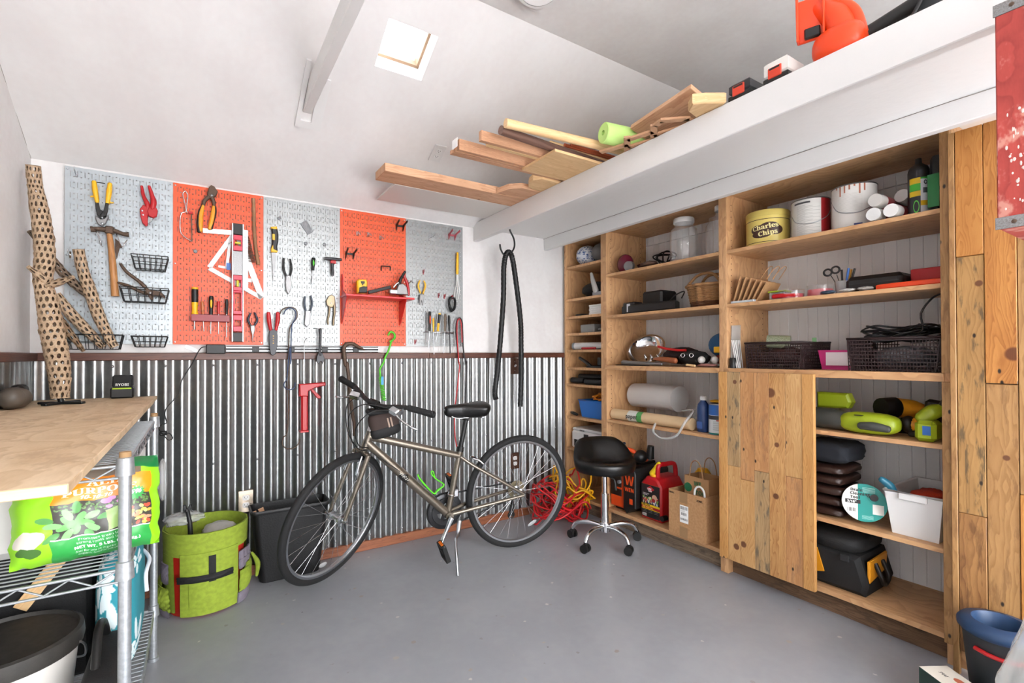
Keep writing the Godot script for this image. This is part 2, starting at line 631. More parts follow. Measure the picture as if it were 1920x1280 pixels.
# lettering as thin solid letters in the local xy plane of xf, cap height hh
func letters(s: String, hh: float, xf: Transform3D, bend := 0.0, bold := false, face := "Droid Sans", slant := 0.0) -> MB:
	var tm := TextMesh.new()
	var f := SystemFont.new()
	f.font_names = PackedStringArray([face])
	if bold: f.font_weight = 700
	tm.font = f
	tm.font_size = 64
	tm.pixel_size = hh / 46.0
	tm.depth = 0.001
	tm.curve_step = 5.0
	tm.text = s
	var b := MB.new()
	b.x = xf
	for si in tm.get_surface_count():
		var a := tm.surface_get_arrays(si)
		var vs: PackedVector3Array = a[Mesh.ARRAY_VERTEX]
		var ns: PackedVector3Array = a[Mesh.ARRAY_NORMAL]
		var ix = a[Mesh.ARRAY_INDEX]
		var m: int = ix.size() if ix != null and ix.size() > 0 else vs.size()
		for k in m / 3:
			var P := []
			var N := []
			for e in 3:
				var id: int = ix[3 * k + e] if ix != null and ix.size() > 0 else 3 * k + e
				var q := vs[id]
				var nn := ns[id]
				q.x += q.y * slant
				if bend > 0.0:
					var an := q.x / bend
					q = Vector3(sin(an) * (bend + q.z), q.y, cos(an) * (bend + q.z) - bend)
					nn = nn.rotated(Vector3.UP, an)
				P.append(q); N.append(nn)
			b.tri(P[0], P[1], P[2], N[0], N[1], N[2], Vector2.ZERO, Vector2.ZERO, Vector2.ZERO)
	return b

func _ready() -> void:
	rng.seed = 4711
	# ---- camera
	var cam := Camera3D.new()
	cam.name = "camera"
	add_child(cam)
	cam.position = Vector3(0.628, 1.18, 2.99)
	cam.rotation_degrees = Vector3(0.5, -32.87, -0.17)
	cam.projection = Camera3D.PROJECTION_FRUSTUM
	cam.near = 0.05
	cam.far = 60.0
	cam.size = 0.05 * 1280.0 / 912.6
	cam.frustum_offset = Vector2(0, 0.05 * 17.0 / 912.6)
	cam.current = true
	# ---- daylight: a bright hazy sky through the wide open front door and the skylight, and low sun on the paving outside
	var we := WorldEnvironment.new()
	we.name = "environment"
	var env := Environment.new()
	var sm := ProceduralSkyMaterial.new()
	sm.sky_top_color = Color("ecf0f6")
	sm.sky_horizon_color = Color("f9fafb")
	sm.sky_curve = 0.25
	sm.ground_bottom_color = Color("8f8a84")
	sm.ground_horizon_color = Color("d8d3ca")
	sm.sky_energy_multiplier = 3.0
	var sky := Sky.new()
	sky.sky_material = sm
	env.background_mode = Environment.BG_SKY
	env.sky = sky
	env.tonemap_mode = Environment.TONE_MAPPER_LINEAR
	env.tonemap_exposure = 1.25
	env.sdfgi_enabled = true
	env.ssao_enabled = true
	env.ssil_enabled = true
	we.environment = env
	add_child(we)
	var sun := DirectionalLight3D.new()
	sun.name = "sun"
	add_child(sun)
	sun.look_at_from_position(Vector3.ZERO, Vector3(-0.86, -0.47, 0.2), Vector3.UP)
	sun.light_energy = 24.0
	sun.light_color = Color("fdfbff")
	sun.light_angular_distance = 0.5
	sun.shadow_enabled = true
	# ---- everything else, large to small
	make_materials()
	build_shell()
	build_loft()
	build_shelving()
	build_pegboards()
	build_all_things()

func make_materials() -> void:
	var plaster := mottle(3, 0.012, "e6e4e2", "e0dcda", 0.85, 0.7)
	bump(plaster, 5, 0.02, 0.7, 0.9)
	M.plaster = plaster
	M.white_paint = bump(mat("e2e1df", 0.5), 9, 0.03, 0.5, 2.5)
	M.ply = wood(11, "d6aa7b", "ad8057", 9.0, 1.2, 0.45, 0.5)
	M.ply_edge = wood(12, "d3a873", "8d6238", 5.0, 0.6, 0.02, 0.6)
	M.pine = wood(21, "d3aa74", "ad7b46", 12.0, 1.1, 0.16, 0.55, [[0.3, 0.55, 0.1]], [[0.12, 0.3], [0.14, 0.7], [0.8, 0.4]])
	M.pine_knot = wood(22, "d2a56d", "9a6636", 10.0, 1.0, 0.12, 0.55, [[0.22, 0.75, 0.12], [0.47, 0.8, 0.1], [0.72, 0.55, 0.2]], [[0.62, 0.3], [0.65, 0.7], [0.66, 0.25]])
	M.pine_grey = wood(23, "bd9c70", "92734e", 8.0, 1.1, 0.14, 0.65, [[0.7, 0.3, 0.08]], [[0.05, 0.3], [0.07, 0.8], [0.5, 0.5], [0.53, 0.2]], 0.75, Color("5d5346"))
	M.pine_red = wood(24, "c99867", "a56f42", 14.0, 1.0, 0.13, 0.55, [], [[0.2, 0.4], [0.3, 0.6], [0.31, 0.3], [0.85, 0.5]], 0.35, Color("7a5a45"))
	M.reclaimed = wood(25, "b48a58", "8a6136", 7.0, 1.0, 0.14, 0.5, [[0.6, 0.8, 0.07]], [[0.06, 0.25], [0.09, 0.7], [0.11, 0.4], [0.9, 0.3], [0.93, 0.75]], 0.3, Color("5a3a22"))
	M.reclaimed_dark = wood(26, "a87a48", "6b4526", 6.0, 0.9, 0.14, 0.5, [], [[0.05, 0.3], [0.07, 0.7]], 0.35, Color("4c3019"))
	M.trim = wood(31, "6b3f2d", "3f211a", 6.0, 1.0, 0.08, 0.4)
	M.base_trim = wood(32, "a0623f", "6f3d28", 6.0, 1.0, 0.08, 0.5)
	M.old_beam = wood(33, "8c7a66", "55463a", 8.0, 0.9, 0.12, 0.8, [], [], 0.5, Color("3d342c"))
	M.old_beam_brown = wood(34, "7a5d44", "4a3526", 8.0, 0.9, 0.12, 0.8, [[0.75, 0.5, 0.12]], [], 0.4, Color("352a22"))
	M.lumber = wood(41, "dcb08c", "b98562", 6.0, 1.0, 0.15, 0.65, [[0.18, 0.8, 0.05]], [])
	M.lumber_pale = wood(42, "ecc897", "d3a873", 8.0, 1.0, 0.12, 0.6)
	M.redwood = wood(43, "d0a07c", "a57453", 18.0, 1.0, 0.06, 0.6)
	M.mdf = mottle(44, 0.05, "c79b78", "bb8d68", 0.75, 2.0)
	M.table = wood(45, "dfc6a4", "bf9f78", 7.0, 1.3, 0.5, 0.6, [], [], 0.25, Color("8d6a4b"))
	M.galv = mottle(51, 0.06, "a9abab", "979999", 0.34, 1.5)
	M.galv.metallic = 1.0
	M.galv.metallic_specular = 0.6
	M.steel = mat("b9bcc0", 0.28, 1.0)
	M.chrome = mat("dcdde0", 0.1, 1.0)
	M.dull_steel = mottle(52, 0.08, "9b9c9e", "7e7c7a", 0.45, 12.0)
	M.dull_steel.metallic = 0.9
	M.rusty = mottle(53, 0.06, "6d5a4b", "4b3a30", 0.6, 14.0)
	M.rusty.metallic = 0.5
	M.black = mat("101010", 0.45)
	M.black_matte = bump(mat("131314", 0.75), 55, 0.05, 2.0, 14.0)
	M.rubber = bump(mat("171718", 0.8), 56, 0.08, 2.0, 20.0)
	M.red = mat("b3151b", 0.35)
	M.orange = mat("f0562a", 0.4)
	M.yellow = mat("f2b71c", 0.4)
	M.lime = mat("9dba26", 0.5)
	M.white_plastic = mat("dedddb", 0.4)
	M.grey_plastic = mat("7d7f82", 0.55)
	M.clear = mat(Color(0.97, 0.985, 0.98, 0.07), 0.03)
	M.clear.transparency = BaseMaterial3D.TRANSPARENCY_ALPHA
	M.film = mat(Color(0.80, 0.80, 0.79, 0.36), 0.25)
	M.film.transparency = BaseMaterial3D.TRANSPARENCY_ALPHA
	M.bead = mat("e4e4e3", 0.6)
	M.amber = mat("e79a22", 0.4)
	M.gun = mat("3a3a3c", 0.4, 0.6)
	M.brass_steel = mat("8d7f68", 0.4, 0.9)
	M.blue_wire = mat("33415e", 0.4, 0.4)
	M.pink_red = mat("b5545f", 0.5)
	M.wine = mat("8f1f2b", 0.4)
	M.hose = mat("111213", 0.5)
	M.leather = bump(mat("0c0c0c", 0.34), 58, 0.06, 0.6, 10.0)
	M.bin_black = bump(mat("111112", 0.5), 59, 0.05, 1.0, 6.0)
	M.plate = mat("c9b9a6", 0.25, 0.9)
	M.brown_plate = mat("4a3024", 0.4)
	M.kraft = mottle(57, 0.05, "bd9267", "ac8056", 0.8, 4.0)
	# painted concrete: worn grey paint with paler scuffs, dirt and drips
	var cv := CV.new(1024, 1024, Color("a3a6ab"))
	cv.img = mottled(61, 0.006, Color("8f9196"), Color("999b9f"), 1024, 0.25)
	cv.speck(62, 160, 0.0008, 0.0028, Color("83817f"))
	cv.speck(63, 60, 0.0008, 0.0025, Color("b9b5b0"))
	cv.speck(65, 70, 0.0012, 0.0035, Color("8d857c"))
	cv.speck(64, 26, 0.0006, 0.0014, Color("4a4644"))
	M.floor = printed(cv, 0.38)
	M.floor.uv1_triplanar = true
	M.floor.uv1_world_triplanar = true
	M.floor.uv1_scale = Vector3.ONE * 0.3
	M.paving = mottle(66, 0.02, "cbcac9", "bdbcbb", 0.9, 0.5)

const RIDGE_Z := 1.19
const RIDGE_Y := 2.684
const BACK_Y := 2.065
const RIGHT_X := 3.45
const FRONT_Z := 5.0
const FRONT_Y := 2.62

func slope_pt(x: float, z: float, lift: float) -> Vector3:
	var k := (RIDGE_Y - BACK_Y) / RIDGE_Z
	var nn := Vector3(0, 1, -k).normalized()
	return Vector3(x, BACK_Y + k * z, z) + nn * lift

# a piece of the back roof slope between plan limits
func slope_piece(b: MB, x0: float, x1: float, z0: float, z1: float, lift0: float, lift1: float) -> void:
	var k := (RIDGE_Y - BACK_Y) / RIDGE_Z
	var keep := b.x
	var yy := Vector3(0, 1, -k).normalized()
	var zz := Vector3(0, k, 1).normalized()
	b.x = Transform3D(Basis(Vector3.RIGHT, yy, zz), Vector3(0, BACK_Y, 0))
	var s := sqrt(1.0 + k * k)
	b.bb(Vector3(x0, lift0, z0 * s), Vector3(x1, lift1, z1 * s))
	b.x = keep

func build_shell() -> void:
	var W := 0.12
	# floor and the paving outside the open door
	struct("floor", MB.new().bb(Vector3(-W, -W, -W), Vector3(RIGHT_X + W, 0, FRONT_Z + W)), M.floor, "grey painted concrete floor with scuffs and specks")
	struct("floor_outside", MB.new().bb(Vector3(-7, -0.2, FRONT_Z + W), Vector3(11, -0.02, FRONT_Z + 9)), M.paving)
	# left wall follows the gable
	var gable := [-W, -0.0, FRONT_Z, 0.0, FRONT_Z, FRONT_Y, RIDGE_Z, RIDGE_Y, 0.0, BACK_Y, -W, BACK_Y - 0.06]
	struct("wall_left", side_x(gable, -W, 0.0), M.plaster, "white plastered left wall")
	struct("wall_right", side_x(gable, RIGHT_X, RIGHT_X + W), M.plaster)
	var back := struct("wall_back", MB.new().bb(Vector3(-W, 0, -W), Vector3(RIGHT_X + W, BACK_Y + 0.02, 0)), M.plaster, "white plastered back wall above corrugated steel")
	# front wall round the wide open doorway behind the camera
	var fw := MB.new()
	fw.bb(Vector3(-W, 0, FRONT_Z), Vector3(0.6, FRONT_Y + 0.1, FRONT_Z + W))
	fw.bb(Vector3(3.42, 0, FRONT_Z), Vector3(RIGHT_X + W, FRONT_Y + 0.1, FRONT_Z + W))
	fw.bb(Vector3(0.6, 2.45, FRONT_Z), Vector3(3.42, FRONT_Y + 0.1, FRONT_Z + W))
	struct("wall_front", fw, M.plaster)
	# ceiling: back slope with a skylight well, ridge, gentler front slope
	var c := MB.new()
	var sx0 := 1.299
	var sx1 := 1.522
	var sz0 := 0.815
	var sz1 := 1.011
	slope_piece(c, -W, sx0, -0.15, RIDGE_Z, 0, 0.14)
	slope_piece(c, sx1, RIGHT_X + W, -0.15, RIDGE_Z, 0, 0.14)
	slope_piece(c, sx0, sx1, -0.15, sz0, 0, 0.14)
	slope_piece(c, sx0, sx1, sz1, RIDGE_Z, 0, 0.14)
	c.x = Transform3D(Basis(Vector3(0, 0, 1), Vector3(0, 1, 0), Vector3(1, 0, 0)), Vector3.ZERO)
	c.prism([RIDGE_Z, RIDGE_Y, FRONT_Z + W, FRONT_Y, FRONT_Z + W, FRONT_Y + 0.14, RIDGE_Z - 0.06, RIDGE_Y + 0.14], -W, RIGHT_X + W)
	var ceil := struct("ceiling", c, M.plaster, "white sloped plaster ceiling with a ridge")
	# skylight: frame and pane at the top of the well
	var sk := MB.new()
	slope_piece(sk, sx0, sx1, sz0, sz0 + 0.012, 0.085, 0.14)
	slope_piece(sk, sx0, sx1, sz1 - 0.012, sz1, 0.085, 0.14)
	slope_piece(sk, sx0, sx0 + 0.012, sz0, sz1, 0.085, 0.14)
	slope_piece(sk, sx1 - 0.012, sx1, sz0, sz1, 0.085, 0.14)
	# hairline cracks along the joints
	var hc := MB.new()
	var pa := []
	for i in 28: pa.append(Vector3(0.0, BACK_Y + 0.52 * 0.05 * i + rng.randf_range(-0.003, 0.003), 0.05 * i))
	hc.tube(pa, 0.0012, 4)
	part(ceil, "joint_crack", hc, mat("8a8178", 0.9))
	var win := struct("window_1", sk, mat("8a735c", 0.7), "small square skylight in the sloped ceiling")
	var gl := MB.new()
	slope_piece(gl, sx0 + 0.012, sx1 - 0.012, sz0 + 0.012, sz1 - 0.012, 0.12, 0.126)
	part(win, "pane", gl, M.clear)
	# corrugated steel wainscot in overlapping sheets
	var k := 0
	var xs := [0.0, 0.68, 1.36, 2.04, 2.72, 3.03]
	for i in 5:
		part(back, "corrugated_sheet", corrugated(xs[i], xs[i + 1] + (0.02 if i < 4 else 0.0), 0.05, 1.16, 0.004 + 0.0015 * (i % 2), false), M.galv)
	var wl := get_node("wall_left") as MeshInstance3D
	part(wl, "corrugated_sheet", corrugated(0.03, 0.71, 0.05, 1.16, 0.004, true), M.galv)
	part(wl, "corrugated_sheet", corrugated(0.70, 1.4, 0.05, 1.16, 0.0055, true), M.galv)
	struct("trim_1", board(Vector3(0.0, 1.158, 0.0), Vector3(1.9, 1.195, 0.032), 0.003), M.trim, "dark stained wooden cap rail over the corrugated steel")
	struct("trim_2", board(Vector3(1.9, 1.158, 0.0), Vector3(3.028, 1.195, 0.032), 0.003), M.trim, "dark stained wooden cap rail beside the shelving")
	struct("trim_3", board(Vector3(0.0, 1.158, 0.032), Vector3(0.032, 1.195, 2.6), 0.003), M.trim, "dark stained wooden cap rail on the left wall")
	struct("baseboard_back", board(Vector3(0.0, 0.0, 0.0), Vector3(3.028, 0.055, 0.03), 0.003), M.base_trim, "reddish wooden baseboard under the corrugated steel")
	# roofing nails with washers along the steel
	var nails := MB.new()
	for i in 16:
		for yy in [1.13, 0.62, 0.09]:
			var xx: float = 0.085 + 0.204 * i
			if xx > 3.0: continue
			nails.x = Transform3D(Basis(Vector3.RIGHT, PI / 2), Vector3(xx, yy, 0.021))
			nails.lathe([0.0001, 0.005, 0.004, 0.004, 0.007, 0.0], 8)
	var nl := part(back, "roofing_nails", nails, M.steel)
	nl.set_meta("kind", "stuff")
	# bead board lining behind the shelving
	var wr := get_node("wall_right") as MeshInstance3D
	var z := 0.46
	var low := board(Vector3(0, 0, 0), Vector3(0.013, 1.87, 0.0504), 0.0022).mesh()
	var up := board(Vector3(0, 0, 0), Vector3(0.013, 0.078, 0.0504), 0.0022).mesh()
	while z < 2.34:
		for q in [[low, 0.11], [up, 1.984]]:
			var o := MeshInstance3D.new()
			o.name = numbered("bead_board", wr)
			o.mesh = q[0]
			o.material_override = M.bead
			wr.add_child(o)
			o.position = Vector3(RIGHT_X - 0.013, q[1], z)
		z += 0.0509
	# collar tie going into the slope, with the trim round its pocket
	var tie := MB.new().bb(Vector3(1.043, 2.335, 0.50), Vector3(1.085, 2.42, 2.6), 0.004)
	struct("trim_4", tie, M.white_paint, "white painted collar tie running into the sloped ceiling")
	var pk := MB.new()
	slope_piece(pk, 1.02, 1.04, 0.45, 0.76, -0.012, 0.0)
	slope_piece(pk, 1.088, 1.135, 0.45, 0.70, -0.012, 0.0)
	slope_piece(pk, 1.04, 1.088, 0.45, 0.485, -0.012, 0.0)
	struct("trim_5", pk, M.white_paint, "white trim boards round the collar tie pocket")
	# ceiling lamp on the ridge, just outside the frame
	var lp := thing("ceiling_light", "round flush white ceiling light below the ridge", "light", Vector3(1.79, 2.645, 1.40))
	var rim := MB.new()
	rim.x = Transform3D(Basis(), Vector3(1.79, 2.645, 1.40))
	rim.lathe([0.0, 0.04, 0.075, 0.04, 0.085, 0.02, 0.083, 0.0, 0.07, 0.0], 28)
	part(lp, "rim", rim, M.white_plastic)
	var dif := MB.new()
	dif.x = rim.x
	dif.lathe([0.07, 0.002, 0.0001, 0.0], 24)
	var em := mat("ffffff", 0.5)
	part(lp, "diffuser", dif, em)

# polygon given as z, y pairs pushed along x
func side_x(pts: Array, x0: float, x1: float, bev := 0.0, fit := false) -> MB:
	var b := rnd_uv(MB.new())
	if fit: b.uo = Vector2.ZERO
	b.x = Transform3D(Basis(Vector3(0, 0, 1), Vector3(0, 1, 0), Vector3(1, 0, 0)), Vector3.ZERO)
	return b.prism(pts, x0, x1, bev, fit)

# polygon given as x, z pairs pushed along y
func slab_y(pts: Array, y0: float, y1: float, bev := 0.0, fit := false) -> MB:
	var b := rnd_uv(MB.new())
	if fit: b.uo = Vector2.ZERO
	b.x = Transform3D(Basis(Vector3(1, 0, 0), Vector3(0, 0, 1), Vector3(0, 1, 0)), Vector3.ZERO)
	return b.prism(pts, y0, y1, bev, fit)

# polygon given as x, y pairs pushed along z
func face_z(pts: Array, z0: float, z1: float, bev := 0.0, fit := false) -> MB:
	var b := rnd_uv(MB.new())
	if fit: b.uo = Vector2.ZERO
	return b.prism(pts, z0, z1, bev, fit)

func corrugated(a0: float, a1: float, y0: float, y1: float, off: float, left: bool) -> MB:
	var b := MB.new()
	var pitch := 0.068
	var amp := 0.0085
	var st := pitch / 12.0
	var a := a0
	while a < a1 - 0.0005:
		var e := minf(a + st, a1)
		var P := []
		var N := []
		for q in [a, e]:
			var ph: float = TAU * q / pitch
			var zz := off + amp + amp * sin(ph)
			var dz := amp * TAU / pitch * cos(ph)
			if left:
				P.append(Vector3(zz, 0, q)); N.append(Vector3(1, 0, -dz).normalized())
			else:
				P.append(Vector3(q, 0, zz)); N.append(Vector3(-dz, 0, 1).normalized())
		b.squad(P[0] + Vector3(0, y0, 0), P[1] + Vector3(0, y0, 0), P[1] + Vector3(0, y1, 0), P[0] + Vector3(0, y1, 0), N[0], N[1], N[1], N[0], Vector2(a, 0), Vector2(e, 0), Vector2(e, y1 - y0), Vector2(a, y1 - y0))
		var bk := Vector3(0.0008, 0, 0) if left else Vector3(0, 0, 0.0008)
		b.squad(P[0] - bk + Vector3(0, y0, 0), P[1] - bk + Vector3(0, y0, 0), P[1] - bk + Vector3(0, y1, 0), P[0] - bk + Vector3(0, y1, 0), -N[0], -N[1], -N[1], -N[0], Vector2(a, 0), Vector2(e, 0), Vector2(e, y1 - y0), Vector2(a, y1 - y0))
		a = e
	return b

const LOFT_Y := 2.092

func build_loft() -> void:
	struct("trim_6", MB.new().bb(Vector3(2.24, 1.97, 0.0), Vector3(2.28, LOFT_Y, 3.2), 0.003), M.white_paint, "white painted loft beam under the stacked lumber")
	struct("trim_7", MB.new().bb(Vector3(2.85, 1.98, 0.0), Vector3(2.89, LOFT_Y - 0.012, 3.2), 0.003), M.white_paint, "white painted loft beam over the plywood shelves")
	struct("ceiling_loft", MB.new().bb(Vector3(2.28, 2.066, 0.0), Vector3(3.45, LOFT_Y - 0.002, 3.2)), M.white_paint, "white boarded underside of the storage loft")
	var hc := MB.new()
	var pa := []
	for i in 50: pa.append(Vector3(2.848, 2.064 + rng.randf_range(-0.002, 0.001), 0.06 * i))
	hc.tube(pa, 0.0011, 4)
	part(get_node("ceiling_loft"), "joint_crack", hc, mat("8a8178", 0.9))
	# lumber and odds and ends resting on the loft and overhanging the beam
	var y := LOFT_Y
	solo("melamine_board", "thin white melamine board with a raw edge, beside the thick plank over the pegboards", "board", board(Vector3(1.51, y, 0.165), Vector3(2.75, y + 0.012, 0.475)), mat("d9d4cd", 0.5))
	solo("lumber_plank", "thick pinkish pine plank reaching furthest out from the loft", "plank", board(Vector3(1.405, y, 0.48), Vector3(2.8, y + 0.042, 0.635), 0.002), M.lumber)
	solo("lumber_offcut", "pine offcut with a slanted cut end beside the thick plank", "plank", slab_y([2.045, 0.64, 2.8, 0.64, 2.8, 0.79, 2.12, 0.79, 2.065, 0.74], y, y + 0.03, 0.002), M.lumber)
	solo("lumber_offcut", "pine offcut with a rounded end next to the plywood panel", "plank", slab_y([2.11, 0.87, 2.10, 0.92, 2.13, 0.96, 2.8, 0.96, 2.8, 0.8, 2.19, 0.8, 2.14, 0.82], y, y + 0.035, 0.003), M.lumber_pale)
	solo("plywood_panel", "pale square-cornered plywood panel under the redwood strips", "board", board(Vector3(1.972, y, 1.0), Vector3(2.75, y + 0.012, 1.27)), M.lumber_pale)
	for s in [[1.605, 0.955, 0.012, 0.018, 0.03, "lowest redwood strip of the bundle with a paper label on its end", "redwood"], [1.622, 0.955, 0.031, 0.02, 0.028, "pale yellowish strip in the redwood bundle", "lumber_pale"], [1.61, 0.987, 0.012, 0.042, 0.02, "broad redwood strip in the middle of the bundle", "redwood"], [1.615, 1.012, 0.012, 0.05, 0.02, "redwood strip lying against the broad middle strip", "redwood"]]:
		solo("wood_strip", s[5], "strip", board(Vector3(s[0], y + s[2], s[1]), Vector3(2.75, y + s[2] + s[3], s[1] + s[4] - 0.002)), M[s[6]], "redwood strips on the loft")
	for s in [[1.652, 1.145, 0.012, 0.045, 0.022, "tall redwood strip behind the bundle with a pale sawn end", "redwood"], [1.70, 1.12, 0.012, 0.025, 0.022, "thin pale strip in front of the tall redwood strip", "lumber_pale"]]:
		solo("wood_strip", s[5], "strip", board(Vector3(s[0], y + s[2], s[1]), Vector3(2.75, y + s[2] + s[3], s[1] + s[4])), M[s[6]], "redwood strips on the loft")
	var cv := CV.new(96, 96, Color("f3f2ee"))
	cv.bars(0.1, 0.15, 0.9, 0.75, 3).rect(0.15, 0.82, 0.8, 0.9, Color("333333"))
	solo("price_label", "white bar code label stapled to the strip ends", "label", MB.new().box(Vector3(1.603, y + 0.043, 1.01), Vector3(0.002, 0.04, 0.05)), printed(cv))
	# round stock
	var rod := MB.new().tube([Vector3(1.697, 2.125, 1.253), Vector3(2.431, 2.125, 1.201)], 0.019, 16)
	solo("closet_rod", "dark brown round rod lying across the loft", "rod", rod, wood(71, "7a5a4c", "553a30", 4.0, 1.0, 0.1, 0.6))
	rod = MB.new().tube([Vector3(1.698, 2.14, 1.289), Vector3(2.513, 2.14, 1.372)], 0.0195, 16)
	solo("closet_rod", "pale pine round rod lying across the loft", "rod", rod, M.lumber_pale)
	rod = MB.new().tube([Vector3(1.998, 2.158, 1.2), Vector3(2.399, 2.158, 1.196)], 0.013, 10)
	solo("fluted_dowel", "short pale fluted dowel beside the copper pipes", "rod", rod, M.lumber_pale)
	for q in [[Vector3(2.031, 2.135, 1.265), Vector3(2.365, 2.135, 1.267), "copper pipe beside the fluted dowel"], [Vector3(2.063, 2.14, 1.272), Vector3(2.392, 2.14, 1.277), "copper pipe under the white printed strip"]]:
		solo("copper_pipe", q[2], "pipe", MB.new().tube([q[0], q[1]], 0.008, 10), mat("a8583c", 0.3, 0.9), "copper pipes on the loft")
	cv = CV.new(256, 32, Color("efe9e2"))
	cv.bars(0.05, 0.2, 0.5, 0.7, 8, Color("a05040")).rect(0.55, 0.3, 0.9, 0.4, Color("666666"))
	var lab := MB.new().bar(Vector3(2.071, 2.155, 1.27), Vector3(2.248, 2.155, 1.26), 0.02, 0.004)
	solo("wrapper_strip", "curled white printed wrapper strip beside the copper pipes", "wrapper", lab, mat("efe9e2", 0.6))
	# foam roller
	var fr := MB.new()
	var a: Vector3 = Vector3(2.116, 2.15, 1.427)
	var e := Vector3(0.985, 0, 0.17).normalized()
	fr.x = Transform3D(Basis(e.cross(Vector3.UP).normalized() * -1.0, -e, Vector3.UP).orthonormalized(), a)
	fr.lathe([0.011, -0.28, 0.011, 0.0, 0.04, 0.0, 0.044, -0.004, 0.044, -0.28, 0.011, -0.28], 28)
	solo("foam_roller", "lime green foam roller with a hollow core on the loft", "foam roller", fr, mat("c3e886", 0.7))
	# pine boards and fret-cut templates near the power tools
	var pb := MB.new()
	rnd_uv(pb).bar(Vector3(2.278, 2.15, 1.502), Vector3(2.248, 2.165, 1.835), 0.14, 0.02, Vector3(0.35, 1, 0), 0.002)
	solo("pine_board", "wide pine board lying tilted on the fret-cut template", "board", pb, M.lumber)
	solo("pine_offcut", "short pine block with chamfered ends beside the tilted board", "board", slab_y([2.181, 1.816, 2.145, 1.862, 2.177, 1.892, 2.242, 1.934, 2.277, 1.878, 2.249, 1.801], 2.094, 2.134, 0.004), M.lumber_pale)
	var t := thing("fret_template", "flat brown fibreboard template with rectangular windows hanging over the loft beam", "template", Vector3(2.225, 2.094, 1.562))
	var L := [Vector3(2.163, 2.098, 1.361), Vector3(2.206, 2.098, 1.489), Vector3(2.295, 2.098, 1.398), Vector3(2.148, 2.098, 1.537), Vector3(2.171, 2.098, 1.516), Vector3(2.203, 2.098, 1.632), Vector3(2.274, 2.098, 1.571), Vector3(2.16, 2.098, 1.67), Vector3(2.17, 2.098, 1.666), Vector3(2.16, 2.098, 1.712), Vector3(2.153, 2.098, 1.707), Vector3(2.236, 2.098, 1.782), Vector3(2.23, 2.098, 1.466), Vector3(2.266, 2.098, 1.578), Vector3(2.234, 2.098, 1.606), Vector3(2.277, 2.098, 1.736), Vector3(2.222, 2.098, 1.773), Vector3(2.272, 2.098, 1.765)]
	for s in L.size() / 2:
		part(t, "template_bar", rnd_uv(MB.new()).bar(L[2 * s], L[2 * s + 1], 0.028, 0.009, Vector3.UP, 0.001), M.mdf)

const SX := 3.03
const SB := 3.436

func shelf_board(t: Node3D, y: float, z0: float, z1: float, th := 0.019, front := SX) -> void:
	part(t, "shelf", board(Vector3(front, y - th, z0), Vector3(SB, y, z1)), M.ply)

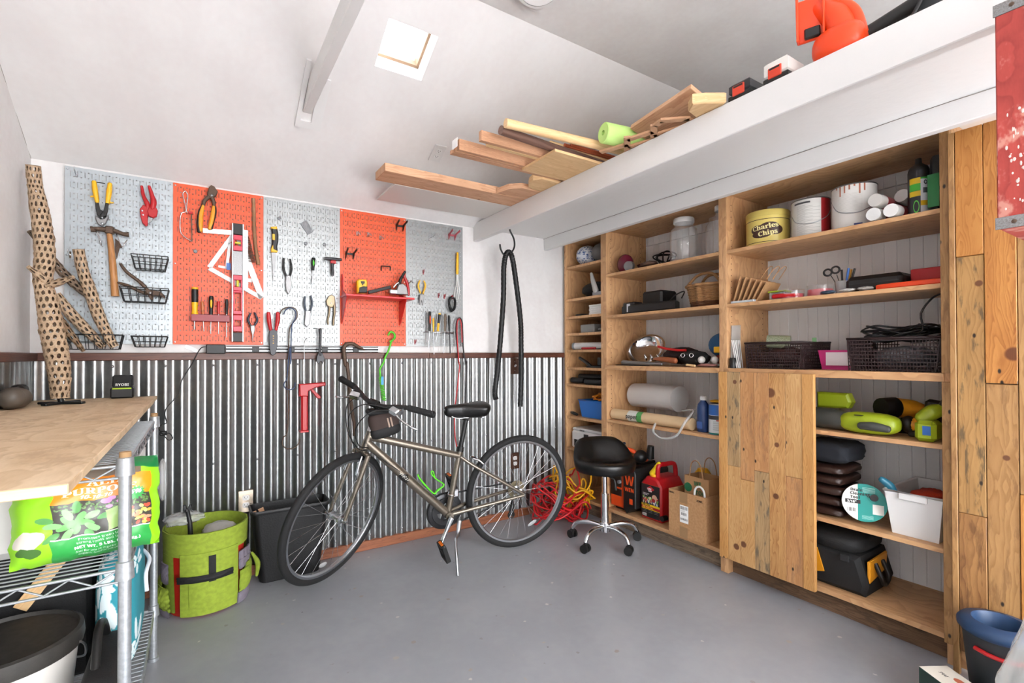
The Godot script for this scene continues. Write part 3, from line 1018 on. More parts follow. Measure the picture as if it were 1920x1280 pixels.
func build_shelving() -> void:
	var top := 2.064
	# narrow tower in the corner
	var t := thing("shelf_tower", "narrow plywood shelf tower in the corner, with nine close shelves", "shelving", Vector3(SX, 0, 0.23))
	part(t, "side_panel", board(Vector3(SX - 0.005, 0, 0.033), Vector3(SB, top, 0.052)), M.ply)
	part(t, "side_panel", board(Vector3(SX, 0, 0.436), Vector3(SB, top, 0.455)), M.ply)
	part(t, "back_panel", board(Vector3(SB - 0.006, 0.1, 0.052), Vector3(SB, top, 0.436)), M.ply)
	for y in [1.855, 1.607, 1.472, 1.343, 1.217, 1.083, 0.957, 0.71, 0.468, 0.115]: shelf_board(t, y, 0.0525, 0.4355)
	part(t, "top_panel", board(Vector3(SX, top - 0.02, 0.0525), Vector3(SB, top - 0.001, 0.4355)), M.ply)
	part(t, "toe_kick", board(Vector3(3.07, 0, 0.053), Vector3(3.09, 0.09, 0.435)), M.old_beam)
	# two wide bays
	t = thing("shelf_bay", "wide plywood shelf bay between the narrow tower and the plank door", "shelving", Vector3(SX, 0, 0.92), "wide shelf bays")
	part(t, "side_panel", board(Vector3(SX, 0, 0.456), Vector3(SB, top, 0.490)), M.ply)
	part(t, "side_panel", board(Vector3(SX, 0, 1.366), Vector3(SB, top, 1.388)), M.ply)
	for y in [1.742, 1.453, 0.729]: shelf_board(t, y, 0.4905, 1.3655)
	part(t, "worktop", board(Vector3(SX - 0.012, 1.076, 0.4905), Vector3(SB, 1.105, 1.3655)), M.ply)
	part(t, "bottom_panel", board(Vector3(SX, 0.092, 0.4905), Vector3(SB, 0.115, 1.3655)), M.ply)
	part(t, "top_panel", board(Vector3(SX, top - 0.02, 0.4905), Vector3(SB, top - 0.001, 1.3655)), M.ply)
	part(t, "toe_kick", board(Vector3(3.068, 0, 0.491), Vector3(3.09, 0.091, 1.3875)), M.old_beam)
	pin_holes(t, 0.4902, 1)
	t = thing("shelf_bay", "wide plywood shelf bay half hidden behind the plank door", "shelving", Vector3(SX, 0, 1.87), "wide shelf bays")
	part(t, "side_panel", board(Vector3(SX, 0, 1.3885), Vector3(SB, top, 1.412)), M.ply)
	part(t, "side_panel", board(Vector3(SX, 0, 2.322), Vector3(SB, top, 2.35)), M.ply)
	for y in [1.741, 1.451, 0.83, 0.432]: shelf_board(t, y, 1.4125, 2.3215)
	part(t, "worktop", board(Vector3(SX - 0.012, 1.072, 1.4125), Vector3(SB, 1.105, 2.3215)), M.ply)
	part(t, "bottom_panel", board(Vector3(SX, 0.09, 1.4125), Vector3(SB, 0.112, 2.3215)), M.ply)
	part(t, "top_panel", board(Vector3(SX, top - 0.02, 1.4125), Vector3(SB, top - 0.001, 2.3215)), M.ply)
	part(t, "toe_kick", board(Vector3(3.07, 0, 1.389), Vector3(3.092, 0.089, 2.36)), M.old_beam_brown)
	pin_holes(t, 1.4122, 1)
	# sliding door of reclaimed planks in front of the right bay
	t = thing("plank_door", "sliding cabinet door of upright reclaimed pine planks", "door", Vector3(3.0, 0.095, 1.633))
	part(t, "back_board", board(Vector3(3.004, 0.11, 1.40), Vector3(3.017, 1.07, 1.865)), M.ply)
	var P := [M.pine, M.pine_knot, M.pine_grey, M.pine_red]
	part(t, "stile", board(Vector3(2.982, 0.098, 1.392), Vector3(3.004, 1.087, 1.440)), tinted(M.pine, "fff4e0"))
	part(t, "stile", board(Vector3(2.982, 0.098, 1.822), Vector3(3.004, 1.087, 1.872)), tinted(M.pine, "fff4e0"))
	var cols := [1.441, 1.513, 1.588, 1.664, 1.744, 1.8215]
	var cut := [0.595, 0.536, 0.595, 0.0, 0.599]
	var up := [2, 3, 3, 1, 0]
	var dn := [0, 0, 2, 1, 3]
	for i in 5:
		var z0: float = cols[i] + 0.0006
		var z1: float = cols[i + 1] - 0.0006
		if cut[i] > 0.0:
			part(t, "plank", board(Vector3(2.984 + 0.0012 * (i % 2), cut[i] + 0.0008, z0), Vector3(3.004, 1.087, z1)), P[up[i]])
			part(t, "plank", board(Vector3(2.985, 0.098, z0), Vector3(3.004, cut[i] - 0.0008, z1)), P[dn[i]])
		else:
			part(t, "plank", board(Vector3(2.984, 0.098, z0), Vector3(3.004, 1.087, z1)), P[1])
	# tall wall of reclaimed planks at the end of the shelving
	t = thing("plank_panel", "tall end panel of honey coloured reclaimed planks beside the shelving", "panel", Vector3(3.0, 0, 2.62))
	part(t, "back_board", board(Vector3(3.0, 0.02, 2.352), Vector3(3.02, 2.0, 3.1)), M.ply)
	var pc := [[2.352, 2.372, [0.0, 2.0]], [2.372, 2.449, [0.09, 0.597, 1.534, 2.0]], [2.449, 2.532, [0.0, 1.073, 2.0]], [2.532, 2.62, [0.0, 0.7, 2.0]], [2.62, 2.70, [0.0, 1.3, 2.0]], [2.70, 2.79, [0.0, 2.0]], [2.79, 2.88, [0.0, 0.9, 2.0]], [2.88, 3.0, [0.0, 2.0]]]
	var R := [M.reclaimed, M.reclaimed_dark, tinted(M.pine_grey, "f0dfbe"), tinted(M.pine, "ecd0a4"), tinted(M.pine_knot, "ecd2a8")]
	var pick := [[0], [1, 2, 3], [0, 4], [3, 0], [4, 0], [0], [3, 1], [4]]
	for i in pc.size():
		var ys: Array = pc[i][2]
		for j in ys.size() - 1:
			part(t, "plank", board(Vector3(2.978 + 0.0015 * ((i + j) % 3), ys[j] + 0.0008, pc[i][0] + 0.0008), Vector3(2.9995, ys[j + 1] - 0.0008, pc[i][1] - 0.0008), 0.0018), R[pick[i][j]])
	part(t, "edge_stile", board(Vector3(3.0, 0.09, 2.322), Vector3(3.029, 1.072, 2.3515)), M.reclaimed)
	part(t, "edge_stile", board(Vector3(3.0, 1.106, 2.322), Vector3(3.029, 2.03, 2.3515)), M.reclaimed)

# rows of drilled shelf-pin holes on the inner face of a side panel
func pin_holes(t: Node3D, z: float, sgn: int) -> void:
	var b := MB.new()
	for xx in [SX + 0.045, SB - 0.06]:
		var y := 0.2
		while y < 2.0:
			if absf(y - 1.09) > 0.05:
				b.x = Transform3D(Basis(Vector3.RIGHT, PI / 2 * sgn), Vector3(xx, y, z))
				b.lathe([0.0001, 0.0003, 0.003, 0.0003, 0.003, -0.0002], 6)
			y += 0.032
	part(t, "shelf_pin_holes", b, mat("3a2818", 0.9)).set_meta("kind", "stuff")

const PF := 0.0205     # front face of the pegboards

func peg_panel(k: int, m: Material, label: String) -> void:
	var x0 := 0.117 + 0.4064 * k
	var y0 := 1.238
	var w := 0.4055
	var h := 0.8128
	var t := thing("pegboard", label, "pegboard", Vector3(x0 + w / 2, y0, 0.01), "metal pegboard panels")
	var b := MB.new()
	var nn := Vector3(0, 0, 1)
	var inch := 0.0254
	var f := func(ax: float, ay: float, bx: float, by: float) -> void:
		b.quad(Vector3(x0 + ax, y0 + ay, PF), Vector3(x0 + bx, y0 + ay, PF), Vector3(x0 + bx, y0 + by, PF), Vector3(x0 + ax, y0 + by, PF), nn)
	# margins
	var mx := 0.5 * inch
	f.call(0.0, 0.0, mx, h)
	f.call(mx + 15 * inch, 0.0, w, h)
	f.call(mx, 0.0, mx + 15 * inch, 0.25 * inch)
	f.call(mx, h - 0.25 * inch, mx + 15 * inch, h)
	var yb := 0.25 * inch
	var hh := h - 0.5 * inch
	for c in 30:
		var cx := mx + (c + 0.5) * 0.5 * inch
		var rows := 16 if c % 2 == 0 else 31
		var rh := hh / rows
		var sw := 0.0012 if c % 2 == 0 else 0.0026
		var sh := 0.0125 if c % 2 == 0 else 0.0026
		for r in rows:
			var cy := yb + (r + 0.5) * rh
			var cw := 0.25 * inch
			f.call(cx - cw, cy - rh / 2, cx + cw, cy - sh)
			f.call(cx - cw, cy + sh, cx + cw, cy + rh / 2)
			f.call(cx - cw, cy - sh, cx - sw, cy + sh)
			f.call(cx + sw, cy - sh, cx + cw, cy + sh)
	# folded rim
	b.bb(Vector3(x0, y0, 0.001), Vector3(x0 + 0.0012, y0 + h, PF - 0.0002))
	b.bb(Vector3(x0 + w - 0.0012, y0, 0.001), Vector3(x0 + w, y0 + h, PF - 0.0002))
	b.bb(Vector3(x0, y0, 0.001), Vector3(x0 + w, y0 + 0.0012, PF - 0.0002))
	b.bb(Vector3(x0, y0 + h - 0.0012, 0.001), Vector3(x0 + w, y0 + h, PF - 0.0002))
	part(t, "face", b, m)
	for sx in [0.009, w - 0.009]:
		for sy in [0.012, h / 2, h - 0.012]:
			var s := MB.new()
			s.x = Transform3D(Basis(Vector3.RIGHT, PI / 2), Vector3(x0 + sx, y0 + sy, PF))
			s.lathe([0.0001, 0.004, 0.003, 0.0035, 0.0045, 0.0], 10)
			part(t, "screw", s, M.steel)

func build_pegboards() -> void:
	var grey := mottle(81, 0.02, "b6bec2", "acb4b8", 0.35, 1.0)
	grey.metallic = 0.3
	var org := mat("dc5629", 0.42)
	var galv := mottle(82, 0.05, "a9acac", "9ea1a1", 0.38, 2.0)
	galv.metallic = 0.45
	peg_panel(0, grey, "pale blue-grey metal pegboard panel with the hammer and wire baskets")
	peg_panel(1, org, "orange metal pegboard panel with the red level and screwdrivers")
	peg_panel(2, galv, "galvanised pegboard panel with the jab saw and several pliers")
	peg_panel(3, org, "orange metal pegboard panel with the red shelf")
	peg_panel(4, galv, "galvanised pegboard panel with the yellow spatula and chisels")
	build_peg_tools_left()
	build_peg_tools_middle()
	build_peg_tools_right()

func rod(pts: Array, r, sides := 8, step := 6, cap := 1) -> MB:
	return MB.new().tube(catmull(pts, step) if step > 1 else pts, r, sides, false, cap)

# tapered radii along a smoothed path: r is a list given at the control points
func limb(pts: Array, r: Array, sides := 10, step := 6, cap := 2) -> MB:
	var p := catmull(pts, step)
	var rr := []
	for i in p.size():
		var q := float(i) / step
		var a := mini(int(q), r.size() - 2)
		rr.append(lerpf(r[a], r[a + 1], smoothstep(0, 1, q - a)))
	return MB.new().tube(p, rr, sides, false, cap)

func bolt(t: Node3D, p: Vector3, r: float, m: Material, nm := "pivot_bolt") -> void:
	var s := MB.new()
	s.x = Transform3D(Basis(Vector3.RIGHT, PI / 2), p)
	s.lathe([0.0001, 0.004, r * 0.7, 0.0035, r, 0.0, r, -0.004], 12)
	part(t, nm, s, m)

# wire basket hung on the pegboard: top rim lo..hi in x, heights y0 (bottom) to y1 (rim)
func wire_basket(x0: float, x1: float, y0: float, y1: float, label: String) -> void:
	var t := thing("wire_basket", label, "basket", Vector3((x0 + x1) / 2, y0, 0.06), "black wire pegboard baskets")
	var z0 := PF + 0.008
	var z1 := PF + 0.088
	var i := 0.014
	var top := [Vector3(x0, y1, z0), Vector3(x1, y1, z0), Vector3(x1, y1, z1), Vector3(x0, y1, z1)]
	var bot := [Vector3(x0 + i, y0, z0), Vector3(x1 - i, y0, z0), Vector3(x1 - i, y0, z1 - i), Vector3(x0 + i, y0, z1 - i)]
	part(t, "rim", MB.new().tube(top, 0.0022, 6, true), M.black)
	part(t, "bottom_rim", MB.new().tube(bot, 0.0018, 6, true), M.black)
	var mid := []
	for k in 4: mid.append(top[k].lerp(bot[k], 0.5))
	part(t, "middle_wire", MB.new().tube(mid, 0.0015, 5, true), M.black)
	var nx := 6
	for k in nx + 1:
		var f := float(k) / nx
		var a: Vector3 = top[0].lerp(top[1], f)
		var b: Vector3 = bot[0].lerp(bot[1], f)
		var c: Vector3 = bot[3].lerp(bot[2], f)
		var d: Vector3 = top[3].lerp(top[2], f)
		part(t, "wire", rod([a, b, c, d], 0.0015, 5, 1), M.black)
	for f in [0.33, 0.67]:
		part(t, "wire", rod([top[0].lerp(top[3], f), bot[0].lerp(bot[3], f), bot[1].lerp(bot[2], f), top[1].lerp(top[2], f)], 0.0015, 5, 1), M.black)
	for f in [0.2, 0.8]:
		var a: Vector3 = top[0].lerp(top[1], f)
		part(t, "hook", rod([a, a + Vector3(0, 0.006, -0.004), a + Vector3(0, 0.004, -0.006)], 0.0016, 5, 1), M.black)

# open hook on the board: a short arm with an upturned tip
func peg_hook(p: Vector3, m: Material, label: String, reach := 0.04, group := "single pegboard hooks") -> void:
	var t := thing("pegboard_hook", label, "hook", p, group)
	part(t, "plate", MB.new().box(p + Vector3(0, 0, 0.0015), Vector3(0.008, 0.03, 0.003), 0.001), m)
	part(t, "arm", rod([p + Vector3(0, 0, 0.002), p + Vector3(0, -0.004, reach * 0.6), p + Vector3(0, 0.004, reach), p + Vector3(0, 0.016, reach + 0.004)], 0.002, 6, 3), m)

func build_peg_tools_left() -> void:
	# aviation snips
	var z := 0.045
	var t := thing("tin_snips", "tin snips with yellow grips hanging above the hammer", "snips", Vector3(.251, 1.789, .04))
	part(t, "grip", limb([Vector3(.223, 1.989, .045), Vector3(.226, 1.952, .045), Vector3(.234, 1.897, .045)], [0.009, 0.011, 0.008], 10), M.yellow)
	part(t, "grip", limb([Vector3(.28, 1.99, .045), Vector3(.277, 1.95, .045), Vector3(.271, 1.894, .045)], [0.009, 0.011, 0.008], 10), M.yellow)
	part(t, "thumb_stop", limb([Vector3(.23, 1.924, .045), Vector3(.218, 1.92, .045), Vector3(.211, 1.918, .045)], [0.005, 0.004, 0.003], 6), M.yellow)
	part(t, "thumb_stop", limb([Vector3(.274, 1.91, .045), Vector3(.283, 1.902, .045), Vector3(.293, 1.903, .045)], [0.005, 0.004, 0.003], 6), M.yellow)
	part(t, "lever", face_z([.227, 1.895, .239, 1.898, .245, 1.864, .265, 1.854, .27, 1.847, .263, 1.824, .246, 1.82, .234, 1.836, .229, 1.865], 0.038, 0.048, 0.002), M.black)
	part(t, "lever", face_z([.265, 1.896, .277, 1.895, .275, 1.865, .269, 1.836, .253, 1.824, .246, 1.837, .259, 1.861], 0.048, 0.056, 0.002), M.black)
	part(t, "blade", face_z([.228, 1.835, .248, 1.82, .257, 1.823, .274, 1.843, .276, 1.832, .266, 1.802, .253, 1.786, .238, 1.792, .229, 1.812], 0.034, 0.046, 0.003), M.dull_steel)
	bolt(t, Vector3(.254, 1.824, .056), 0.004, M.steel)
	bolt(t, Vector3(.252, 1.799, .047), 0.005, M.steel)
	solo("pegboard_bracket", "thin black wire bracket carrying the tin snips", "hook", rod([Vector3(.21, 1.994, .022), Vector3(.235, 1.995, .022), Vector3(.259, 1.995, .022)], 0.002, 6, 1), M.black)
	# pipe cutter
	t = thing("pipe_cutter", "red ratcheting pipe cutter with a hooked jaw", "cutter", Vector3(.427, 1.816, .04))
	part(t, "handle", limb([Vector3(.399, 2.002, .042), Vector3(.406, 1.957, .042), Vector3(.421, 1.919, .042), Vector3(.423, 1.893, .042)], [0.006, 0.008, 0.011, 0.009], 10), M.red)
	part(t, "handle", limb([Vector3(.428, 2.006, .048), Vector3(.439, 1.967, .048), Vector3(.446, 1.932, .048), Vector3(.442, 1.899, .048)], [0.006, 0.009, 0.013, 0.012], 10), M.red)
	part(t, "jaw", face_z([.392, 1.888, .405, 1.912, .424, 1.902, .434, 1.89, .424, 1.859, .423, 1.815, .415, 1.809, .402, 1.823, .395, 1.854], 0.03, 0.05, 0.003), M.red)
	part(t, "jaw", face_z([.43, 1.907, .453, 1.912, .463, 1.892, .459, 1.863, .445, 1.852, .428, 1.859, .422, 1.881], 0.034, 0.056, 0.003), M.red)
	part(t, "blade", face_z([.421, 1.85, .445, 1.856, .439, 1.837, .423, 1.825], 0.04, 0.046), M.dull_steel)
	bolt(t, Vector3(.402, 1.882, .05), 0.005, M.steel)
	bolt(t, Vector3(.405, 1.862, .05), 0.005, M.steel)
	# hammer on its two prongs
	t = thing("claw_hammer", "old hammer with a long wooden handle and rusty head", "hammer", Vector3(.3, 1.463, .05))
	part(t, "handle", limb([Vector3(.279, 1.76, .055), Vector3(.285, 1.699, .055), Vector3(.294, 1.59, .055), Vector3(.302, 1.461, .055)], [0.010, 0.0125, 0.014, 0.0155], 12, 6, 1), wood(83, "c08a55", "97602f", 6.0, 0.5, 0.06, 0.45))
	part(t, "head", limb([Vector3(.213, 1.765, .055), Vector3(.225, 1.767, .055), Vector3(.23, 1.769, .055), Vector3(.272, 1.77, .055), Vector3(.302, 1.767, .055), Vector3(.33, 1.758, .055), Vector3(.352, 1.758, .055)], [0.013, 0.0135, 0.010, 0.013, 0.011, 0.009, 0.012], 12, 3, 1), M.rusty)
	part(t, "cheek", MB.new().box(Vector3(.281, 1.769, .055), Vector3(0.034, 0.036, 0.027), 0.005), M.rusty)
	solo("hammer_bracket", "chrome double prong holding up the hammer head", "bracket", rod([Vector3(.22, 1.796, .024), Vector3(.231, 1.761, .054), Vector3(.244, 1.722, .069), Vector3(.253, 1.691, .074), Vector3(.252, 1.708, .084), Vector3(.24, 1.751, .074)], 0.0022, 6, 3), M.chrome)
	solo("hammer_bracket", "chrome prong under the claw end of the hammer", "bracket", rod([Vector3(.295, 1.793, .024), Vector3(.308, 1.749, .054), Vector3(.328, 1.695, .069), Vector3(.34, 1.714, .074), Vector3(.349, 1.727, .084)], 0.0022, 6, 3), M.chrome)
	solo("iron_wedge", "black iron splitting wedge behind the hammer handle", "wedge", face_z([.299, 1.738, .313, 1.724, .325, 1.698, .315, 1.694, .305, 1.644, .299, 1.675], 0.023, 0.036, 0.002), M.rusty)
	wire_basket(Vector3(.364, 1.654, .09).x, Vector3(.507, 1.663, .09).x, Vector3(.434, 1.596, .09).y, Vector3(.434, 1.66, .09).y, "short black wire basket beside the hammer handle")
	wire_basket(Vector3(.322, 1.499, .1).x, Vector3(.51, 1.512, .1).x, Vector3(.415, 1.438, .1).y, Vector3(.415, 1.504, .1).y, "black wire basket holding the rusty adjustable pliers")
	wire_basket(Vector3(.133, 1.28, .11).x, Vector3(.334, 1.279, .11).x, Vector3(.232, 1.211, .11).y, Vector3(.232, 1.278, .11).y, "wide black wire basket holding the cholla branches")
	wire_basket(Vector3(.365, 1.275, .1).x, Vector3(.506, 1.276, .1).x, Vector3(.435, 1.223, .1).y, Vector3(.435, 1.274, .1).y, "empty black wire basket at the foot of the blue-grey panel")
	# adjustable pliers lying in the second basket
	t = thing("slip_joint_pliers", "long blackened adjustable pliers leaning in a wire basket", "pliers", Vector3(.433, 1.47, .07))
	part(t, "handle", limb([Vector3(.323, 1.613, .07), Vector3(.347, 1.576, .07), Vector3(.391, 1.538, .07), Vector3(.416, 1.511, .07)], [0.006, 0.0075, 0.008, 0.009], 10), M.rusty)
	part(t, "handle", limb([Vector3(.314, 1.525, .062), Vector3(.359, 1.51, .062), Vector3(.396, 1.489, .062), Vector3(.422, 1.482, .062)], [0.006, 0.0075, 0.008, 0.009], 10), M.rusty)
	part(t, "jaw", face_z([.411, 1.52, .436, 1.498, .475, 1.493, .492, 1.476, .495, 1.46, .475, 1.47, .455, 1.47, .439, 1.474, .421, 1.479], 0.062, 0.076, 0.003), M.rusty)
	part(t, "jaw", face_z([.415, 1.49, .436, 1.488, .449, 1.473, .445, 1.449, .436, 1.453, .429, 1.467], 0.052, 0.064, 0.002), M.rusty)
	bolt(t, Vector3(.436, 1.483, .077), 0.006, M.dull_steel)
	peg_hook(Vector3(.158, 2.02, .021), M.steel, "steel hook in the top corner of the blue-grey panel", 0.05)
	peg_hook(Vector3(.137, 1.645, .021), M.chrome, "chrome hook beside the cholla branch", 0.05)
	# coping saw
	t = thing("coping_saw", "small wire-framed coping saw on the orange panel", "saw", Vector3(.573, 1.753, .035))
	part(t, "frame", rod([Vector3(.575, 2.013, .034), Vector3(.564, 1.995, .034), Vector3(.573, 1.951, .034), Vector3(.577, 1.91, .034), Vector3(.559, 1.897, .034), Vector3(.553, 1.85, .034), Vector3(.559, 1.794, .034), Vector3(.602, 1.76, .034)], 0.0027, 6, 4), M.chrome)
	part(t, "grip", rod([Vector3(.574, 2.013, .036), Vector3(.585, 1.994, .036), Vector3(.582, 1.952, .036), Vector3(.579, 1.908, .036)], 0.0026, 6, 4), M.chrome)
	part(t, "blade", MB.new().bar(Vector3(.601, 1.904, .034), Vector3(.603, 1.76, .034), 0.0015, 0.005, Vector3.RIGHT), M.rusty)
	part(t, "arm", rod([Vector3(.578, 1.908, .034), Vector3(.592, 1.907, .034), Vector3(.601, 1.904, .034)], 0.0026, 6, 1), M.chrome)
	part(t, "tension_knob", MB.new().box(Vector3(.597, 1.905, .035), Vector3(0.018, 0.012, 0.012), 0.002), M.red)
	# nippers with orange-black grips
	t = thing("nipper_pliers", "large rusty pliers with amber and black grips", "pliers", Vector3(.671, 1.818, .045))
	part(t, "grip", limb([Vector3(.651, 1.95, .046), Vector3(.642, 1.906, .046), Vector3(.639, 1.86, .046), Vector3(.639, 1.816, .046)], [0.007, 0.011, 0.012, 0.010], 10), M.amber)
	part(t, "grip", limb([Vector3(.697, 1.953, .046), Vector3(.694, 1.915, .046), Vector3(.688, 1.875, .046), Vector3(.679, 1.834, .046)], [0.007, 0.011, 0.011, 0.009], 10), M.amber)
	part(t, "grip_edge", limb([Vector3(.647, 1.952, .046), Vector3(.634, 1.905, .046), Vector3(.631, 1.859, .046), Vector3(.634, 1.812, .046)], [0.005, 0.007, 0.009, 0.010], 8), M.black)
	part(t, "grip_edge", limb([Vector3(.702, 1.953, .046), Vector3(.703, 1.923, .046), Vector3(.696, 1.884, .046), Vector3(.686, 1.836, .046)], [0.005, 0.007, 0.007, 0.007], 8), M.black)
	part(t, "lever", limb([Vector3(.652, 1.949, .046), Vector3(.657, 1.974, .046), Vector3(.673, 1.996, .046)], [0.007, 0.009, 0.011], 8), M.rusty)
	part(t, "lever", limb([Vector3(.698, 1.953, .046), Vector3(.696, 1.977, .046), Vector3(.688, 1.999, .046)], [0.007, 0.009, 0.011], 8), M.rusty)
	part(t, "jaw", face_z([.668, 2.005, .675, 2.045, .686, 2.059, .7, 2.053, .715, 2.03, .707, 2.006, .694, 1.995, .677, 1.989], 0.038, 0.056, 0.004), M.rusty)
	bolt(t, Vector3(.688, 2.004, .056), 0.007, M.dull_steel)
	# rafter square, steel square, level
	t = thing("rafter_square", "white triangular rafter square behind the level", "square", Vector3(.818, 1.474, .03))
	var tri := [.673, 1.632, .776, 1.814, .823, 1.84, .866, 1.681, .925, 1.482]
	var edge := func(p: Array, w: float) -> MB:
		var bb := MB.new()
		for i in p.size() - 1: bb.bar(p[i], p[i + 1], w, 0.004, Vector3(0, 0, 1))
		return bb
	part(t, "edge", edge.call([Vector3(.678, 1.636, .027), Vector3(.792, 1.831, .027)], 0.022), M.white_plastic)
	part(t, "edge", edge.call([Vector3(.678, 1.633, .027), Vector3(.921, 1.493, .027)], 0.022), M.white_plastic)
	part(t, "edge", edge.call([Vector3(.803, 1.834, .027), Vector3(.922, 1.493, .027)], 0.030), M.white_plastic)
	part(t, "inner_edge", edge.call([Vector3(.718, 1.647, .027), Vector3(.775, 1.64, .027)], 0.012), M.white_plastic)
	part(t, "inner_edge", edge.call([Vector3(.77, 1.774, .027), Vector3(.756, 1.638, .027)], 0.014), M.white_plastic)
	part(t, "inner_edge", edge.call([Vector3(.845, 1.586, .027), Vector3(.873, 1.584, .027)], 0.02), M.white_plastic)
	part(t, "logo_plate", MB.new().box(Vector3(.765, 1.65, .029), Vector3(0.02, 0.036, 0.002)), mat("2d62ad", 0.4))
	t = thing("steel_square", "bright steel try square hooked behind the level", "square", Vector3(.818, 1.558, .035))
	part(t, "arm", MB.new().bar(Vector3(.65, 1.823, .034), Vector3(.823, 1.831, .034), 0.024, 0.003, Vector3(0, 0, 1)), M.steel)
	part(t, "blade", MB.new().bar(Vector3(.844, 1.851, .034), Vector3(.844, 1.54, .034), 0.020, 0.003, Vector3(0, 0, 1)), M.steel)
	t = thing("spirit_level", "long red and silver spirit level hanging upright", "level", Vector3(.807, 1.254, .05))
	var lx0: float = Vector3(.778, 1.357, .06).x
	var lx1: float = Vector3(.833, 1.359, .06).x
	var ys := []
	for p in [Vector3(.808, 1.875, .06), Vector3(.808, 1.818, .06), Vector3(.808, 1.816, .06), Vector3(.808, 1.733, .06), Vector3(.808, 1.73, .06), Vector3(.808, 1.605, .06), Vector3(.808, 1.603, .06), Vector3(.808, 1.398, .06), Vector3(.808, 1.394, .06), Vector3(.808, 1.307, .06), Vector3(.808, 1.302, .06), Vector3(.808, 1.253, .06)]: ys.append(p.y)
	part(t, "rail", MB.new().bb(Vector3(lx0, ys[11], 0.036), Vector3(lx0 + 0.006, ys[0], 0.062), 0.001), M.steel)
	part(t, "rail", MB.new().bb(Vector3(lx1 - 0.006, ys[11], 0.036), Vector3(lx1, ys[0], 0.062), 0.001), M.steel)
	part(t, "web", MB.new().bb(Vector3(lx0 + 0.006, ys[5], 0.044), Vector3(lx1 - 0.006, ys[4], 0.054)), M.dull_steel)
	part(t, "end_cap", MB.new().bb(Vector3(lx0 + 0.004, ys[1], 0.038), Vector3(lx1 - 0.004, ys[0], 0.06), 0.002), M.black)
	part(t, "end_cap", MB.new().bb(Vector3(lx0 + 0.004, ys[11], 0.038), Vector3(lx1 - 0.004, ys[10], 0.06), 0.002), M.black)
	var lr := mat("cf2f45", 0.35)
	var win := func(ya: float, yb: float, inner0: float, inner1: float) -> void:
		part(t, "frame", MB.new().bb(Vector3(lx0 + 0.006, yb, 0.042), Vector3(lx1 - 0.006, lerpf(ya, yb, inner1), 0.057), 0.002), lr)
		part(t, "frame", MB.new().bb(Vector3(lx0 + 0.006, lerpf(ya, yb, inner0), 0.042), Vector3(lx1 - 0.006, ya, 0.057), 0.002), lr)
		part(t, "frame_side", MB.new().bb(Vector3(lx0 + 0.006, lerpf(ya, yb, inner1), 0.042), Vector3(lx0 + 0.013, lerpf(ya, yb, inner0), 0.057), 0.001), lr)
		part(t, "frame_side", MB.new().bb(Vector3(lx1 - 0.013, lerpf(ya, yb, inner1), 0.042), Vector3(lx1 - 0.006, lerpf(ya, yb, inner0), 0.057), 0.001), lr)
	win.call(ys[2], ys[3], 0.32, 0.68)
	win.call(ys[6], lerpf(ys[6], ys[7], 0.4), 0.3, 0.75)
	win.call(lerpf(ys[6], ys[7], 0.4), ys[7], 0.08, 0.85)
	win.call(ys[8], ys[9], 0.32, 0.68)
	var vial := mat("d8d23a", 0.15)
	part(t, "vial", MB.new().cyl(Vector3(lx0 + 0.014, (ys[2] + ys[3]) / 2, 0.05), Vector3(lx1 - 0.014, (ys[2] + ys[3]) / 2, 0.05), 0.0055, 10), vial, "yellow bubble vial")
	part(t, "vial", MB.new().cyl(Vector3((lx0 + lx1) / 2, lerpf(ys[6], ys[7], 0.13), 0.05), Vector3((lx0 + lx1) / 2, lerpf(ys[6], ys[7], 0.29), 0.05), 0.0055, 10), vial, "yellow bubble vial")
	# wire brush
	t = thing("wire_brush", "wire brush with a long curved wooden handle", "brush", Vector3(.881, 1.679, .03))
	part(t, "handle", limb([Vector3(.881, 2.028, .032), Vector3(.882, 1.957, .032), Vector3(.884, 1.86, .032), Vector3(.891, 1.764, .032), Vector3(.904, 1.673, .032)], [0.008, 0.009, 0.009, 0.009, 0.010], 8, 6, 1), wood(84, "a87c5a", "7a5338", 5.0, 0.4, 0.04, 0.7))
	var br := MB.new()
	for i in 22:
		for j in 5:
			var f := i / 21.0
			var a: Vector3 = (Vector3(.857, 1.816, .03)).lerp(Vector3(.886, 1.685, .03), f) + Vector3(0.004, 0, 0.003 * j - 0.006)
			br.tube([a, a + Vector3(-0.034 + rng.randf() * 0.006, -0.004 + rng.randf() * 0.01, (rng.randf() - 0.5) * 0.008)], 0.0009, 3, false, 0)
	part(t, "bristles", br, M.rusty).set_meta("kind", "stuff")
	for q in [[Vector3(.618, 1.714, .021), "round grey magnet on the first orange panel"], [Vector3(1.007, 1.941, .021), "round grey magnet above the jab saw"], [Vector3(1.146, 1.818, .021), "round grey magnet under the square magnet sheet"], [Vector3(1.247, 1.825, .021), "round grey magnet above the small T-handled hammer"]]:
		var s := MB.new()
		s.x = Transform3D(Basis(Vector3.RIGHT, PI / 2), q[0])
		s.lathe([0.0001, 0.008, 0.008, 0.008, 0.0095, 0.006, 0.0095, 0.0], 14)
		solo("round_magnet", q[1], "magnet", s, M.grey_plastic, "round grey magnets")
	# screwdriver rack
	t = thing("screwdriver_rack", "dark red slotted rack holding five screwdrivers", "rack", Vector3(.685, 1.365, .04))
	var rx0: float = Vector3(.601, 1.361, .04).x
	var rx1: float = Vector3(.768, 1.369, .04).x
	var ry: float = Vector3(.685, 1.376, .04).y
	var wine := mat("8c1622", 0.35)
	part(t, "back_strip", MB.new().bb(Vector3(rx0, ry - 0.022, 0.021), Vector3(rx1, ry + 0.02, 0.026), 0.002), wine)
